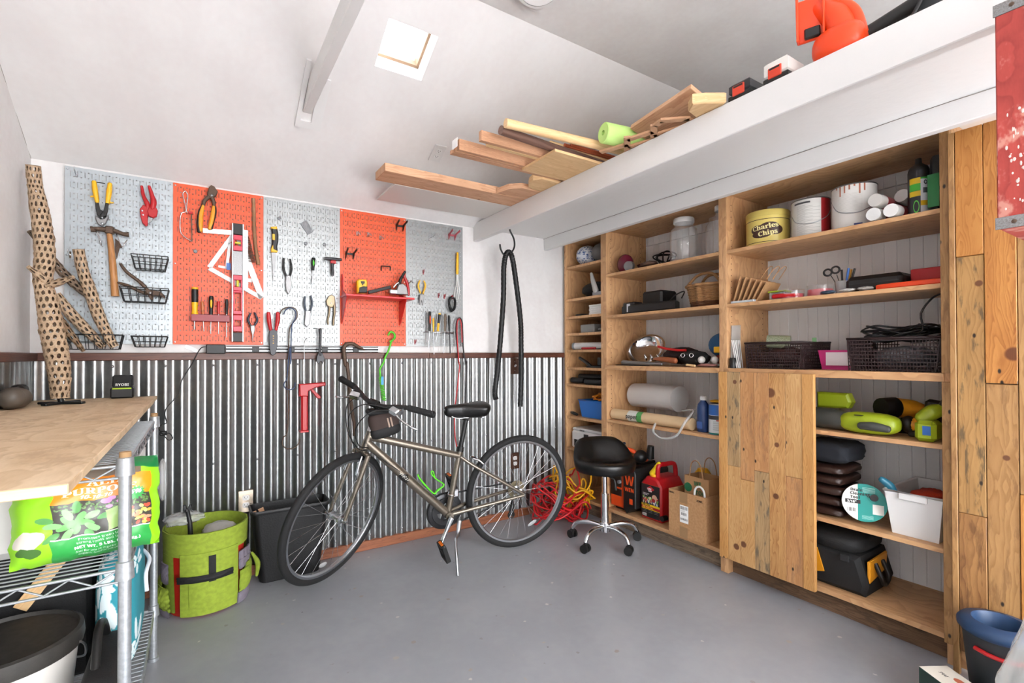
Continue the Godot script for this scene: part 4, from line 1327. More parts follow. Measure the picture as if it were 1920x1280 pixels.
	part(t, "shelf", MB.new().bb(Vector3(rx0, ry + 0.006, 0.026), Vector3(rx1, ry + 0.013, 0.062), 0.002), wine)
	part(t, "shelf", MB.new().bb(Vector3(rx0, ry - 0.02, 0.026), Vector3(rx1, ry - 0.014, 0.055), 0.002), wine)
	part(t, "lip", MB.new().bb(Vector3(rx0, ry - 0.02, 0.062), Vector3(rx1, ry + 0.013, 0.066), 0.001), wine)
	screwdriver([Vector3(.616, 1.524, .045), Vector3(.616, 1.393, .045), Vector3(.614, 1.313, .045)], 0.0150, 0.0035, M.black, M.steel, "stubby screwdriver with black and yellow banded grip in the red rack", M.yellow)
	screwdriver([Vector3(.648, 1.457, .05), Vector3(.651, 1.391, .05), Vector3(.655, 1.304, .05)], 0.0075, 0.0024, mat("b8663a", 0.25), M.steel, "screwdriver with a translucent amber handle in the red rack")
	screwdriver([Vector3(.687, 1.487, .05), Vector3(.686, 1.392, .05), Vector3(.684, 1.292, .05)], 0.0110, 0.0028, M.black, M.steel, "screwdriver with a black and yellow handle in the red rack", null, M.yellow)
	screwdriver([Vector3(.719, 1.462, .05), Vector3(.719, 1.394, .05), Vector3(.719, 1.291, .05)], 0.0070, 0.0024, mat("b3151c", 0.25), M.steel, "screwdriver with a clear red handle in the red rack")
	screwdriver([Vector3(.756, 1.474, .05), Vector3(.755, 1.396, .05), Vector3(.755, 1.275, .05)], 0.0078, 0.0024, M.black, M.steel, "screwdriver with a slim black handle in the red rack")
	# needle nose pliers
	pliers([Vector3(.866, 1.406, .04), Vector3(.855, 1.369, .04), Vector3(.872, 1.332, .04)], [Vector3(.886, 1.409, .04), Vector3(.898, 1.371, .04), Vector3(.879, 1.333, .04)], [.866, 1.342, .885, 1.343, .888, 1.322, .881, 1.29, .876, 1.249, .873, 1.29, .866, 1.318], mat("20283a", 0.4), 0.0062, "needle-nose pliers with navy grips below the rafter square")
	solo("steel_offcut", "small bent steel plate leaning by the black power brick", "plate", face_z([.578, 1.236, .627, 1.211, .624, 1.197, .573, 1.221], 0.003, 0.006), M.steel)

func screwdriver(p: Array, r: float, rs: float, hm: Material, sm: Material, label: String, ring_m = null, inlay = null) -> Node3D:
	var t := thing("screwdriver", label, "screwdriver", p[2], "screwdrivers on the pegboard")
	var a: Vector3 = p[0]
	var b: Vector3 = p[1]
	var d := b - a
	part(t, "handle", limb([a, a + d * 0.12, a + d * 0.45, a + d * 0.75, a + d * 0.85, b], [r * 0.75, r, r, r * 0.75, r * 0.8, r * 0.75], 12, 4, 1), hm)
	part(t, "shaft", MB.new().tube([b, p[2]], rs, 8), sm)
	if ring_m != null:
		part(t, "band", MB.new().tube([a + d * -0.02, a + d * 0.05], r * 0.95, 12), ring_m)
		part(t, "band", limb([a + d * 0.56, a + d * 0.66, a + d * 0.85, b + d * 0.02], [r * 1.02, r * 0.95, r * 0.8, r * 1.02], 12, 4, 1), ring_m)
	if inlay != null:
		part(t, "inlay", MB.new().blob(a + d * 0.4 + Vector3(0, 0, r * 0.72), Vector3(r * 0.5, d.length() * 0.26, r * 0.4), 10, 8), inlay)
	return t

func pliers(h1: Array, h2: Array, jaw: Array, gm: Material, r: float, label: String, z := 0.036) -> void:
	var t := thing("pliers", label, "pliers", Vector3(jaw[0], jaw[1], z), "pliers on the pegboard")
	part(t, "grip", limb(h1, [r * 0.8, r, r * 0.8], 8), gm)
	part(t, "grip", limb(h2, [r * 0.8, r, r * 0.8], 8), gm)
	part(t, "jaw", face_z(jaw, z, z + 0.011, 0.002), M.dull_steel)
	bolt(t, Vector3((jaw[0] + jaw[2]) / 2, jaw[1] - 0.004, z + 0.011), 0.004, M.steel)

func build_peg_tools_middle() -> void:
	# jab saw
	var t := thing("jab_saw", "jab saw with a yellow and black handle", "saw", Vector3(.974, 1.586, .03))
	part(t, "handle", face_z([.965, 1.879, .99, 1.886, .996, 1.873, 1.002, 1.845, 1, 1.803, .994, 1.773, .999, 1.753, .982, 1.746, .969, 1.75, .966, 1.77, .97, 1.799, .969, 1.848], 0.024, 0.048, 0.006), M.black)
	part(t, "pommel", face_z([.963, 1.884, .993, 1.89, .996, 1.875, .982, 1.868, .966, 1.873], 0.0235, 0.0485, 0.004), M.yellow)
	part(t, "bolster", face_z([.965, 1.765, .975, 1.79, .978, 1.765, .999, 1.755, .993, 1.746, .966, 1.746], 0.0235, 0.0485, 0.003), M.yellow)
	part(t, "badge", MB.new().box(Vector3(.977, 1.829, .049), Vector3(0.012, 0.032, 0.002)), M.yellow)
	part(t, "blade", face_z([.968, 1.744, .991, 1.747, .987, 1.677, .979, 1.589, .976, 1.589, .972, 1.676], 0.0355, 0.0375), M.dull_steel)
	solo("magnet_sheet", "flat grey rectangular magnet stuck at a slant", "magnet", face_z([1.116, 1.928, 1.148, 1.954, 1.186, 1.893, 1.156, 1.869], 0.021, 0.0245, 0.001), M.grey_plastic)
	pliers([Vector3(1.029, 1.717, .04), Vector3(1.028, 1.663, .04), Vector3(1.043, 1.619, .04)], [Vector3(1.061, 1.717, .04), Vector3(1.068, 1.667, .04), Vector3(1.06, 1.616, .04)], [1.04, 1.623, 1.063, 1.625, 1.068, 1.584, 1.066, 1.55, 1.052, 1.519, 1.04, 1.544, 1.037, 1.585], M.black, 0.0062, "combination pliers with long black handles below the jab saw")
	pliers([Vector3(1.139, 1.513, .04), Vector3(1.136, 1.471, .04), Vector3(1.147, 1.42, .04)], [Vector3(1.17, 1.519, .04), Vector3(1.176, 1.473, .04), Vector3(1.163, 1.417, .04)], [1.141, 1.433, 1.168, 1.434, 1.167, 1.391, 1.162, 1.357, 1.149, 1.34, 1.135, 1.356, 1.138, 1.394], mat("3b4552", 0.4), 0.0058, "diagonal cutters with slate grey grips on the galvanised panel")
	screwdriver([Vector3(1.185, 1.738, .04), Vector3(1.181, 1.666, .04), Vector3(1.176, 1.586, .04)], 0.0105, 0.0026, M.black, M.steel, "screwdriver with a black and green handle alone on the galvanised panel", null, mat("57c93a", 0.35))
	# small T-handled tool
	t = thing("scratch_hammer", "small black T-shaped tool with a red collar", "tool", Vector3(1.282, 1.689, .04))
	part(t, "head", limb([Vector3(1.242, 1.74, .045), Vector3(1.284, 1.741, .045), Vector3(1.339, 1.742, .045)], [0.0085, 0.0095, 0.008], 10, 5, 1), M.gun)
	part(t, "collar", MB.new().box(Vector3(1.291, 1.723, .045), Vector3(0.03, 0.018, 0.022), 0.003), M.red)
	part(t, "shaft", limb([Vector3(1.287, 1.724, .045), Vector3(1.287, 1.68, .045), Vector3(1.289, 1.644, .045)], [0.009, 0.008, 0.007], 10, 5, 1), M.gun)
	# locking pliers
	t = thing("locking_pliers", "old bronze-coloured locking pliers", "pliers", Vector3(1.28, 1.379, .035))
	part(t, "jaw", face_z([1.252, 1.496, 1.267, 1.524, 1.284, 1.534, 1.301, 1.523, 1.304, 1.49, 1.289, 1.458, 1.271, 1.46, 1.257, 1.471], 0.028, 0.044, 0.003), M.brass_steel)
	part(t, "lever", limb([Vector3(1.274, 1.471, .035), Vector3(1.271, 1.427, .035), Vector3(1.264, 1.383, .035), Vector3(1.267, 1.361, .035)], [0.007, 0.006, 0.005, 0.004], 8), M.brass_steel)
	part(t, "lever", limb([Vector3(1.297, 1.498, .037), Vector3(1.301, 1.437, .037), Vector3(1.295, 1.384, .037), Vector3(1.294, 1.356, .037)], [0.008, 0.007, 0.006, 0.005], 8), M.brass_steel)
	bolt(t, Vector3(1.281, 1.484, .044), 0.004, M.steel)
	# wire strippers
	t = thing("wire_stripper", "wire stripper with red grips hanging over the black rail", "stripper", Vector3(.971, 1.205, .06))
	part(t, "grip", limb([Vector3(.95, 1.41, .066), Vector3(.952, 1.376, .066), Vector3(.96, 1.32, .066)], [0.010, 0.0115, 0.008], 10), M.red)
	part(t, "grip", limb([Vector3(.996, 1.412, .066), Vector3(.996, 1.378, .066), Vector3(.987, 1.32, .066)], [0.010, 0.0115, 0.008], 10), M.red)
	part(t, "jaw", face_z([.957, 1.321, .991, 1.322, .995, 1.288, .994, 1.231, .985, 1.188, .971, 1.18, .96, 1.188, .954, 1.238, .952, 1.287], 0.062, 0.070, 0.002), M.gun)
	for i in 4:
		part(t, "gauge_mark", MB.new().box(Vector3(.97, 1.286, .07) + Vector3(0.004, -0.013 * i, 0), Vector3(0.006, 0.003, 0.0006)), M.yellow)
	# hooked wires
	hook_wire("hooked_wire", "long rusty wire with a big hook hanging down the steel", [Vector3(1.008, 1.408, .05), Vector3(1.021, 1.434, .05), Vector3(1.055, 1.448, .05), Vector3(1.09, 1.438, .05), Vector3(1.095, 1.392, .05), Vector3(1.063, 1.344, .05), Vector3(1.054, 1.29, .05), Vector3(1.052, 1.14, .05)], [Vector3(1.054, 1.175, .045), Vector3(1.05, .788, .045), Vector3(1.027, .728, .045), Vector3(1.022, .691, .045), Vector3(1.043, .666, .045), Vector3(1.077, .663, .045), Vector3(1.103, .683, .045), Vector3(1.11, .708, .045)], M.rusty)
	hook_wire("hooked_wire", "long dark wire ending in a small blue hook", [Vector3(1.025, 1.406, .06), Vector3(1.037, 1.431, .06), Vector3(1.062, 1.444, .06), Vector3(1.086, 1.424, .06), Vector3(1.085, 1.386, .06), Vector3(1.066, 1.332, .06), Vector3(1.062, 1.132, .06)], [Vector3(1.057, 1.225, .06), Vector3(1.043, 1.064, .06), Vector3(1.029, 1.027, .06), Vector3(1.032, 1.004, .06), Vector3(1.054, .991, .06), Vector3(1.08, 1, .06), Vector3(1.084, 1.028, .06)], M.blue_wire)
	# adjustable wrench
	t = thing("adjustable_wrench", "dark adjustable wrench hanging in front of the cap rail", "wrench", Vector3(1.216, 1.131, .06))
	part(t, "handle", limb([Vector3(1.216, 1.328, .062), Vector3(1.217, 1.285, .062), Vector3(1.214, 1.208, .062), Vector3(1.216, 1.182, .062)], [0.009, 0.007, 0.008, 0.010], 8), M.gun)
	part(t, "head", face_z([1.206, 1.195, 1.226, 1.195, 1.241, 1.161, 1.229, 1.131, 1.221, 1.146, 1.214, 1.146, 1.21, 1.128, 1.195, 1.147, 1.197, 1.172], 0.055, 0.068, 0.002), M.gun)
	solo("pegboard_bracket", "thin steel wire bracket carrying the adjustable wrench", "hook", rod([Vector3(1.187, 1.336, .024), Vector3(1.206, 1.334, .064), Vector3(1.241, 1.334, .024)], 0.0018, 6, 1), M.steel)
	# magnetic tool rail with the black power brick and its cord
	t = thing("magnetic_rail", "long black magnetic tool rail below the pegboards", "rail", Vector3(1.109, 1.207, .02))
	var x0: float = Vector3(.755, 1.204, .02).x
	var x1: float = Vector3(1.567, 1.21, .02).x
	var yc: float = Vector3(1.109, 1.214, .02).y
	part(t, "bar", MB.new().bb(Vector3(x0, yc - 0.017, 0.0), Vector3(x1, yc + 0.016, 0.016), 0.002), M.black)
	part(t, "steel_strip", MB.new().bb(Vector3(x0, yc + 0.006, 0.016), Vector3(x1, yc + 0.011, 0.019)), M.steel)
	part(t, "steel_strip", MB.new().bb(Vector3(x0, yc - 0.011, 0.016), Vector3(x1, yc - 0.006, 0.019)), M.steel)
	for i in 4:
		part(t, "clip", MB.new().box(Vector3(lerpf(x0, x1, 0.17 + 0.22 * i), yc, 0.019), Vector3(0.035, 0.028, 0.006), 0.001), M.black)
	t = thing("power_brick", "black power brick with a thin cord hanging down the steel", "power supply", Vector3(.706, 1.195, .03))
	part(t, "body", MB.new().bb(Vector3(.664, 1.19, .045) * Vector3(1, 1, 0) + Vector3(0, 0, 0.0345), Vector3(.75, 1.238, .045) * Vector3(1, 1, 0) + Vector3(0, 0, 0.066), 0.004), M.black)
	part(t, "cord", rod([Vector3(.663, 1.227, .05), Vector3(.639, 1.214, .046), Vector3(.605, 1.14, .038), Vector3(.562, 1.056, .036), Vector3(.548, .988, .038), Vector3(.501, .924, .042), Vector3(.494, .885, .042), Vector3(.501, .851, .042), Vector3(.48, .84, .042), Vector3(.472, .825, .06), Vector3(.488, .8, .08), Vector3(.513, .802, .08), Vector3(.526, .775, .07), Vector3(.508, .768, .07), Vector3(.486, .801, .07)], 0.0026, 6, 5), M.black)
	part(t, "plug", MB.new().box(Vector3(.489, .802, .066), Vector3(0.03, 0.022, 0.02), 0.004), M.black)

func hook_wire(nm: String, label: String, p: Array, q: Array, m: Material) -> void:
	var b := MB.new()
	b.tube(catmull(p + q, 5), 0.0032, 7, false, 2)
	solo(nm, label, "hook", b, m, "long hooked wires")

func build_peg_tools_right() -> void:
	for q in [[Vector3(1.437, 1.913, .021), "chrome spring clip closest to the black hook on the orange panel"], [Vector3(1.503, 1.916, .021), "middle chrome spring clip of three on the orange panel"], [Vector3(1.577, 1.906, .021), "chrome spring clip under the twin black prongs"], [Vector3(1.767, 1.649, .021), "chrome spring clip by the end of the red shelf"]]:
		var t := thing("spring_clip", q[1], "clip", q[0], "chrome spring clips")
		part(t, "plate", MB.new().box(q[0] + Vector3(0, 0, 0.002), Vector3(0.014, 0.026, 0.004), 0.001), M.chrome)
		part(t, "prong", rod([q[0] + Vector3(-0.004, 0.006, 0.004), q[0] + Vector3(-0.012, 0.004, 0.018), q[0] + Vector3(-0.004, -0.004, 0.03), q[0] + Vector3(-0.012, -0.012, 0.036)], 0.003, 6, 3), M.chrome)
		part(t, "prong", rod([q[0] + Vector3(0.004, 0.006, 0.004), q[0] + Vector3(0.012, 0.004, 0.018), q[0] + Vector3(0.005, -0.004, 0.03), q[0] + Vector3(0.012, -0.012, 0.036)], 0.003, 6, 3), M.chrome)
	twin_prong(Vector3(1.7, 1.997, .021), M.black, "black twin-prong holder at the top of the orange panel")
	twin_prong(Vector3(1.39, 1.786, .021), M.black, "black twin-prong holder above the red shelf")
	twin_prong(Vector3(2.064, 1.986, .021), M.pink_red, "faded red twin-prong holder in the top corner")
	var t := thing("square_loop", "small square black loop bracket on the orange panel", "bracket", Vector3(1.611, 1.725, .021))
	part(t, "bar", rod([Vector3(1.583, 1.703, .022), Vector3(1.583, 1.727, .022), Vector3(1.573, 1.726, .057), Vector3(1.629, 1.728, .057), Vector3(1.641, 1.729, .022), Vector3(1.641, 1.709, .022)], 0.004, 6, 1), M.black)
	# red shelf
	var shelf_r := mat("d31c22", 0.3)
	t = thing("pegboard_shelf", "bright red steel shelf hooked on the orange panel", "shelf", Vector3(1.542, 1.393, .08))
	var sx0: float = Vector3(1.323, 1.518, .13).x
	var sx1: float = Vector3(1.752, 1.536, .15).x
	var sy: float = Vector3(1.495, 1.531, .15).y
	part(t, "deck", MB.new().bb(Vector3(sx0 + 0.012, sy - 0.012, 0.026), Vector3(sx1 - 0.004, sy, 0.16), 0.002), shelf_r)
	for xx in [sx0 + 0.02, sx1 - 0.055]:
		part(t, "bracket", side_x([0.0225, sy + 0.13, 0.05, sy + 0.125, 0.06, sy + 0.03, 0.15, sy - 0.012, 0.14, sy - 0.03, 0.05, sy - 0.15, 0.022, sy - 0.165], xx, xx + 0.003), shelf_r)
	# what stands on it
	var ty := sy + 0.0005
	t = thing("tape_measure", "yellow and black tape measure on the red shelf", "tape measure", Vector3(1.443, 1.546, .09))
	part(t, "case", face_z([1.416, 1.544, 1.413, 1.616, 1.423, 1.626, 1.466, 1.628, 1.474, 1.614, 1.472, 1.583, 1.471, 1.548], 0.07, 0.11, 0.006), M.yellow)
	part(t, "case_front", face_z([1.419, 1.545, 1.423, 1.579, 1.449, 1.589, 1.472, 1.587, 1.47, 1.549], 0.068, 0.112, 0.004), M.black)
	part(t, "emblem", face_z([1.433, 1.615, 1.456, 1.616, 1.454, 1.602, 1.447, 1.6, 1.447, 1.592, 1.44, 1.592, 1.44, 1.601, 1.434, 1.602], 0.110, 0.112), M.black)
	var tm := get_node(NodePath(t.name)) as Node3D
	tm.position.y += 0.0
	t = thing("staple_gun", "chrome staple gun with a black grip on the red shelf", "staple gun", Vector3(1.672, 1.55, .09))
	part(t, "body", face_z([1.614, 1.551, 1.612, 1.576, 1.654, 1.584, 1.664, 1.615, 1.696, 1.624, 1.719, 1.602, 1.729, 1.553], 0.075, 0.105, 0.005), M.dull_steel)
	part(t, "handle", limb([Vector3(1.671, 1.598, .09), Vector3(1.679, 1.639, .09), Vector3(1.696, 1.674, .09), Vector3(1.711, 1.699, .09)], [0.013, 0.010, 0.008, 0.008], 10), M.black)
	part(t, "lever", limb([Vector3(1.638, 1.596, .09), Vector3(1.659, 1.621, .09), Vector3(1.683, 1.631, .09)], [0.006, 0.007, 0.008], 8), M.chrome)
	part(t, "nose", MB.new().box(Vector3(1.634, 1.567, .09), Vector3(0.05, 0.03, 0.034), 0.006), M.steel)
	part(t, "frame", limb([Vector3(1.706, 1.674, .085), Vector3(1.724, 1.635, .085), Vector3(1.733, 1.596, .085), Vector3(1.736, 1.556, .085)], [0.009, 0.010, 0.010, 0.008], 8), M.red)
	solo("utility_blade", "flat black pry blade lying on the red shelf", "pry bar", MB.new().bar(Vector3(1.49, 1.558, .06), Vector3(1.631, 1.601, .06), 0.012, 0.02, Vector3.UP, 0.003), M.black)
	# rusty wrecking bar hanging down behind the bicycle
	var wb := limb([Vector3(1.472, 1.211, .05), Vector3(1.437, 1.23, .05), Vector3(1.4, 1.248, .05), Vector3(1.366, 1.244, .05), Vector3(1.351, 1.221, .05), Vector3(1.355, 1.168, .05), Vector3(1.361, 1.122, .05)] + [Vector3(1.368, 1.13, .055), Vector3(1.382, .997, .055), Vector3(1.396, .852, .055), Vector3(1.409, .774, .055), Vector3(1.407, .707, .055)], [0.004, 0.009, 0.011, 0.012, 0.012, 0.012, 0.012, 0.011, 0.011, 0.011, 0.010, 0.007], 8, 4)
	solo("wrecking_bar", "long rusty wrecking bar with a curved claw hanging down", "pry bar", wb, M.rusty)
	# bright green lashing strap
	t = thing("ratchet_strap", "bright green strap with a hook hanging from the orange panel", "strap", Vector3(1.598, .905, .05))
	var gr := mat("4fc01f", 0.45)
	part(t, "hook", limb([Vector3(1.616, 1.303, .055), Vector3(1.63, 1.323, .055), Vector3(1.652, 1.316, .055), Vector3(1.658, 1.292, .055), Vector3(1.642, 1.272, .055), Vector3(1.626, 1.264, .055)], [0.005, 0.007, 0.007, 0.007, 0.006, 0.005], 8, 4), gr)
	part(t, "cord", rod([Vector3(1.64, 1.272, .05), Vector3(1.619, 1.208, .05), Vector3(1.599, 1.168, .05), Vector3(1.587, 1.132, .05)] + [Vector3(1.566, 1.094, .05), Vector3(1.571, 1.037, .05)], 0.006, 8, 4), gr)
	var wrap := MB.new()
	var a0: Vector3 = Vector3(1.571, 1.037, .05)
	var a1: Vector3 = Vector3(1.591, .906, .05)
	for i in 13: wrap.ring(a0.lerp(a1, i / 12.0), Vector3(0.3, 1, 0), 0.011, 0.0042, 12, 6)
	part(t, "coil", wrap, gr)
	part(t, "tag", MB.new().box(Vector3(1.576, 1.025, .064), Vector3(0.014, 0.05, 0.002)), mat("3b9bd0", 0.5))
	# right-hand panel
	pliers([Vector3(1.828, 1.658, .04), Vector3(1.819, 1.624, .04), Vector3(1.833, 1.58, .04)], [Vector3(1.858, 1.659, .04), Vector3(1.867, 1.628, .04), Vector3(1.851, 1.577, .04)], [1.828, 1.571, 1.858, 1.573, 1.856, 1.54, 1.846, 1.5, 1.84, 1.534, 1.826, 1.502, 1.825, 1.537], M.yellow, 0.0062, "yellow-handled scissors-like snips on the right galvanised panel")
	t = thing("barbecue_fork", "long yellow-handled slotted turner hanging at the edge of the pegboard", "spatula", Vector3(2.094, 1.556, .04))
	part(t, "handle", limb([Vector3(2.099, 1.868, .04), Vector3(2.099, 1.838, .04), Vector3(2.097, 1.777, .04), Vector3(2.097, 1.726, .04)], [0.006, 0.0085, 0.0095, 0.008], 10), M.yellow)
	part(t, "eye", MB.new().ring(Vector3(2.099, 1.865, .04), Vector3(0, 0, 1), 0.006, 0.0022, 14, 6), M.yellow)
	part(t, "tine", rod([Vector3(2.093, 1.726, .04), Vector3(2.092, 1.663, .04), Vector3(2.08, 1.61, .04), Vector3(2.076, 1.558, .04)], 0.0028, 6, 4), M.white_plastic)
	part(t, "tine", rod([Vector3(2.097, 1.726, .04), Vector3(2.099, 1.647, .04), Vector3(2.093, 1.551, .04)], 0.0028, 6, 4), M.white_plastic)
	part(t, "tine", rod([Vector3(2.101, 1.727, .04), Vector3(2.107, 1.665, .04), Vector3(2.113, 1.613, .04), Vector3(2.101, 1.555, .04)], 0.0028, 6, 4), M.white_plastic)
	peg_hook(Vector3(1.902, 1.946, .021), M.steel, "long thin steel hook on the right galvanised panel", 0.09)
	for q in [[Vector3(1.86, 1.719, .021), "lone small dark red peg hook above the yellow snips"], [Vector3(1.967, 1.574, .021), "small dark red peg hook nearest the coiled black cable"], [Vector3(2.009, 1.57, .021), "dark red peg hook beside the coiled black cable"], [Vector3(1.803, 1.264, .021), "dark red peg hook at the bottom of the right panel"]]:
		peg_hook(q[0], M.wine, q[1], 0.02)
	var cb := MB.new()
	var c0: Vector3 = Vector3(2.054, 1.52, .05)
	for i in 7:
		var pa := []
		for k in 20:
			var a := TAU * k / 20
			pa.append(c0 + Vector3(cos(a) * (0.022 + 0.0025 * (i % 3)), sin(a) * (0.052 - 0.002 * i), 0.006 * sin(a * 2 + i) + 0.004 * (i - 3)))
		cb.tube(pa, 0.0036, 6, true)
	t = thing("cable_coil", "coiled black cable hanging under the yellow turner", "cable", c0 - Vector3(0, 0.055, 0))
	part(t, "coil", cb, M.black)
	part(t, "tie", MB.new().ring(c0 + Vector3(0.0, 0.045, 0), Vector3(1, 0, 0), 0.012, 0.003, 12, 6), M.red)
	# chisels and drivers in a row
	t = thing("tool_holder", "chrome wire holder carrying the row of chisels", "bracket", Vector3(1.961, 1.329, .05))
	part(t, "bar", rod([Vector3(1.863, 1.332, .026), Vector3(1.866, 1.33, .071), Vector3(2.05, 1.327, .071), Vector3(2.076, 1.329, .026)], 0.0022, 6, 1), M.chrome)
	part(t, "bar", rod([Vector3(1.863, 1.327, .026), Vector3(1.876, 1.327, .048), Vector3(2.061, 1.323, .048), Vector3(2.076, 1.325, .026)], 0.0022, 6, 1), M.chrome)
	screwdriver([Vector3(1.89, 1.462, .058), Vector3(1.888, 1.335, .058), Vector3(1.879, 1.228, .058)], 0.0100, 0.0052, M.black, M.steel, "wide wood chisel with a black and orange handle", null, M.orange)
	screwdriver([Vector3(1.915, 1.42, .058), Vector3(1.915, 1.332, .058), Vector3(1.919, 1.185, .058)], 0.0060, 0.0025, M.yellow, M.steel, "slim driver with a yellow handle among the chisels")
	screwdriver([Vector3(1.959, 1.451, .058), Vector3(1.946, 1.337, .058), Vector3(1.933, 1.269, .058)], 0.0088, 0.0042, M.black, M.steel, "chisel with a black handle and yellow collar", M.yellow)
	screwdriver([Vector3(2, 1.453, .058), Vector3(1.996, 1.334, .058), Vector3(1.988, 1.194, .058)], 0.0078, 0.0034, mat("6b5a4a", 0.4), M.steel, "chisel with a brown-grey handle among the black ones")
	screwdriver([Vector3(2.026, 1.442, .058), Vector3(2.029, 1.339, .058), Vector3(2.035, 1.19, .058)], 0.0085, 0.0042, M.black, M.gun, "black handled file at the end of the chisel row")
	# doubled red and black lashing cords
	var lc := rod([Vector3(2.1, 1.125, .05), Vector3(2.092, 1.212, .05), Vector3(2.081, 1.333, .05), Vector3(2.087, 1.402, .05), Vector3(2.106, 1.429, .05), Vector3(2.127, 1.408, .05), Vector3(2.131, 1.334, .05), Vector3(2.137, 1.212, .05), Vector3(2.157, 1.116, .05)] + [Vector3(2.167, 1.125, .04), Vector3(2.158, .934, .04), Vector3(2.145, .705, .04)], 0.005, 8, 4)
	solo("lashing_cord", "dark flat cord looped over a hook beside the chisels", "cord", lc, mat("2a2527", 0.6), "lashing cords")
	lc = rod([Vector3(2.1, 1.125, .062), Vector3(2.092, 1.212, .062), Vector3(2.083, 1.332, .062), Vector3(2.086, 1.397, .062), Vector3(2.102, 1.418, .062), Vector3(2.117, 1.398, .062), Vector3(2.121, 1.333, .062), Vector3(2.125, 1.247, .062)] + [Vector3(2.098, .974, .05), Vector3(2.07, .825, .05), Vector3(2.07, .649, .05), Vector3(2.084, .573, .05)], 0.0042, 8, 4)
	solo("lashing_cord", "red cord looped over a hook and trailing down the steel", "cord", rod([Vector3(2.122, 1.264, .06), Vector3(2.12, 1.333, .06), Vector3(2.114, 1.398, .06), Vector3(2.101, 1.421, .06), Vector3(2.087, 1.4, .06), Vector3(2.084, 1.332, .06), Vector3(2.091, 1.212, .06), Vector3(2.099, 1.121, .06)] + [Vector3(2.103, 1.1, .06), Vector3(2.083, .938, .06), Vector3(2.065, .801, .06), Vector3(2.067, .651, .06), Vector3(2.081, .569, .06)], 0.0042, 8, 4), M.red, "lashing cords")
	# vacuum hose on a hook under the loft beam
	t = thing("beam_hook", "black iron hook under the loft beam carrying the hose", "hook", Vector3(2.409, 2.032, .2))
	part(t, "hook", rod([Vector3(2.414, 2.051, .2), Vector3(2.418, 2.026, .2), Vector3(2.448, 1.976, .2), Vector3(2.453, 1.922, .2), Vector3(2.422, 1.871, .2), Vector3(2.375, 1.854, .2), Vector3(2.345, 1.887, .2), Vector3(2.337, 1.922, .2)], 0.006, 8, 5, 2), M.black)
	var hp := catmull([Vector3(2.352, .875, .12), Vector3(2.343, .923, .12), Vector3(2.364, 1.088, .12), Vector3(2.386, 1.272, .12), Vector3(2.387, 1.563, .16), Vector3(2.367, 1.774, .2), Vector3(2.392, 1.871, .2), Vector3(2.431, 1.853, .2), Vector3(2.479, 1.678, .18), Vector3(2.541, 1.425, .14), Vector3(2.559, 1.275, .12), Vector3(2.559, 1.048, .12), Vector3(2.55, .813, .12)], 14)
	var hr := []
	for i in hp.size(): hr.append(0.0190 if i % 2 == 0 else 0.0172)
	solo("vacuum_hose", "ribbed black vacuum hose doubled over the hook", "hose", MB.new().tube(hp, hr, 14), M.hose)

func twin_prong(p: Vector3, m: Material, label: String) -> void:
	var t := thing("twin_prong_holder", label, "holder", p, "twin-prong pegboard holders")
	part(t, "bar", MB.new().box(p + Vector3(0, 0, 0.003), Vector3(0.05, 0.012, 0.005), 0.001), m)
	for s in [-1, 1]:
		part(t, "prong", MB.new().bar(p + Vector3(0.022 * s, 0, 0.004), p + Vector3(0.026 * s, 0.018, 0.075), 0.006, 0.012, Vector3.UP, 0.001), m)
		part(t, "gusset", side_x([p.z + 0.002, p.y + 0.002, p.z + 0.04, p.y + 0.006, p.z + 0.002, p.y - 0.032], p.x + 0.022 * s - 0.002, p.x + 0.022 * s + 0.002), m)

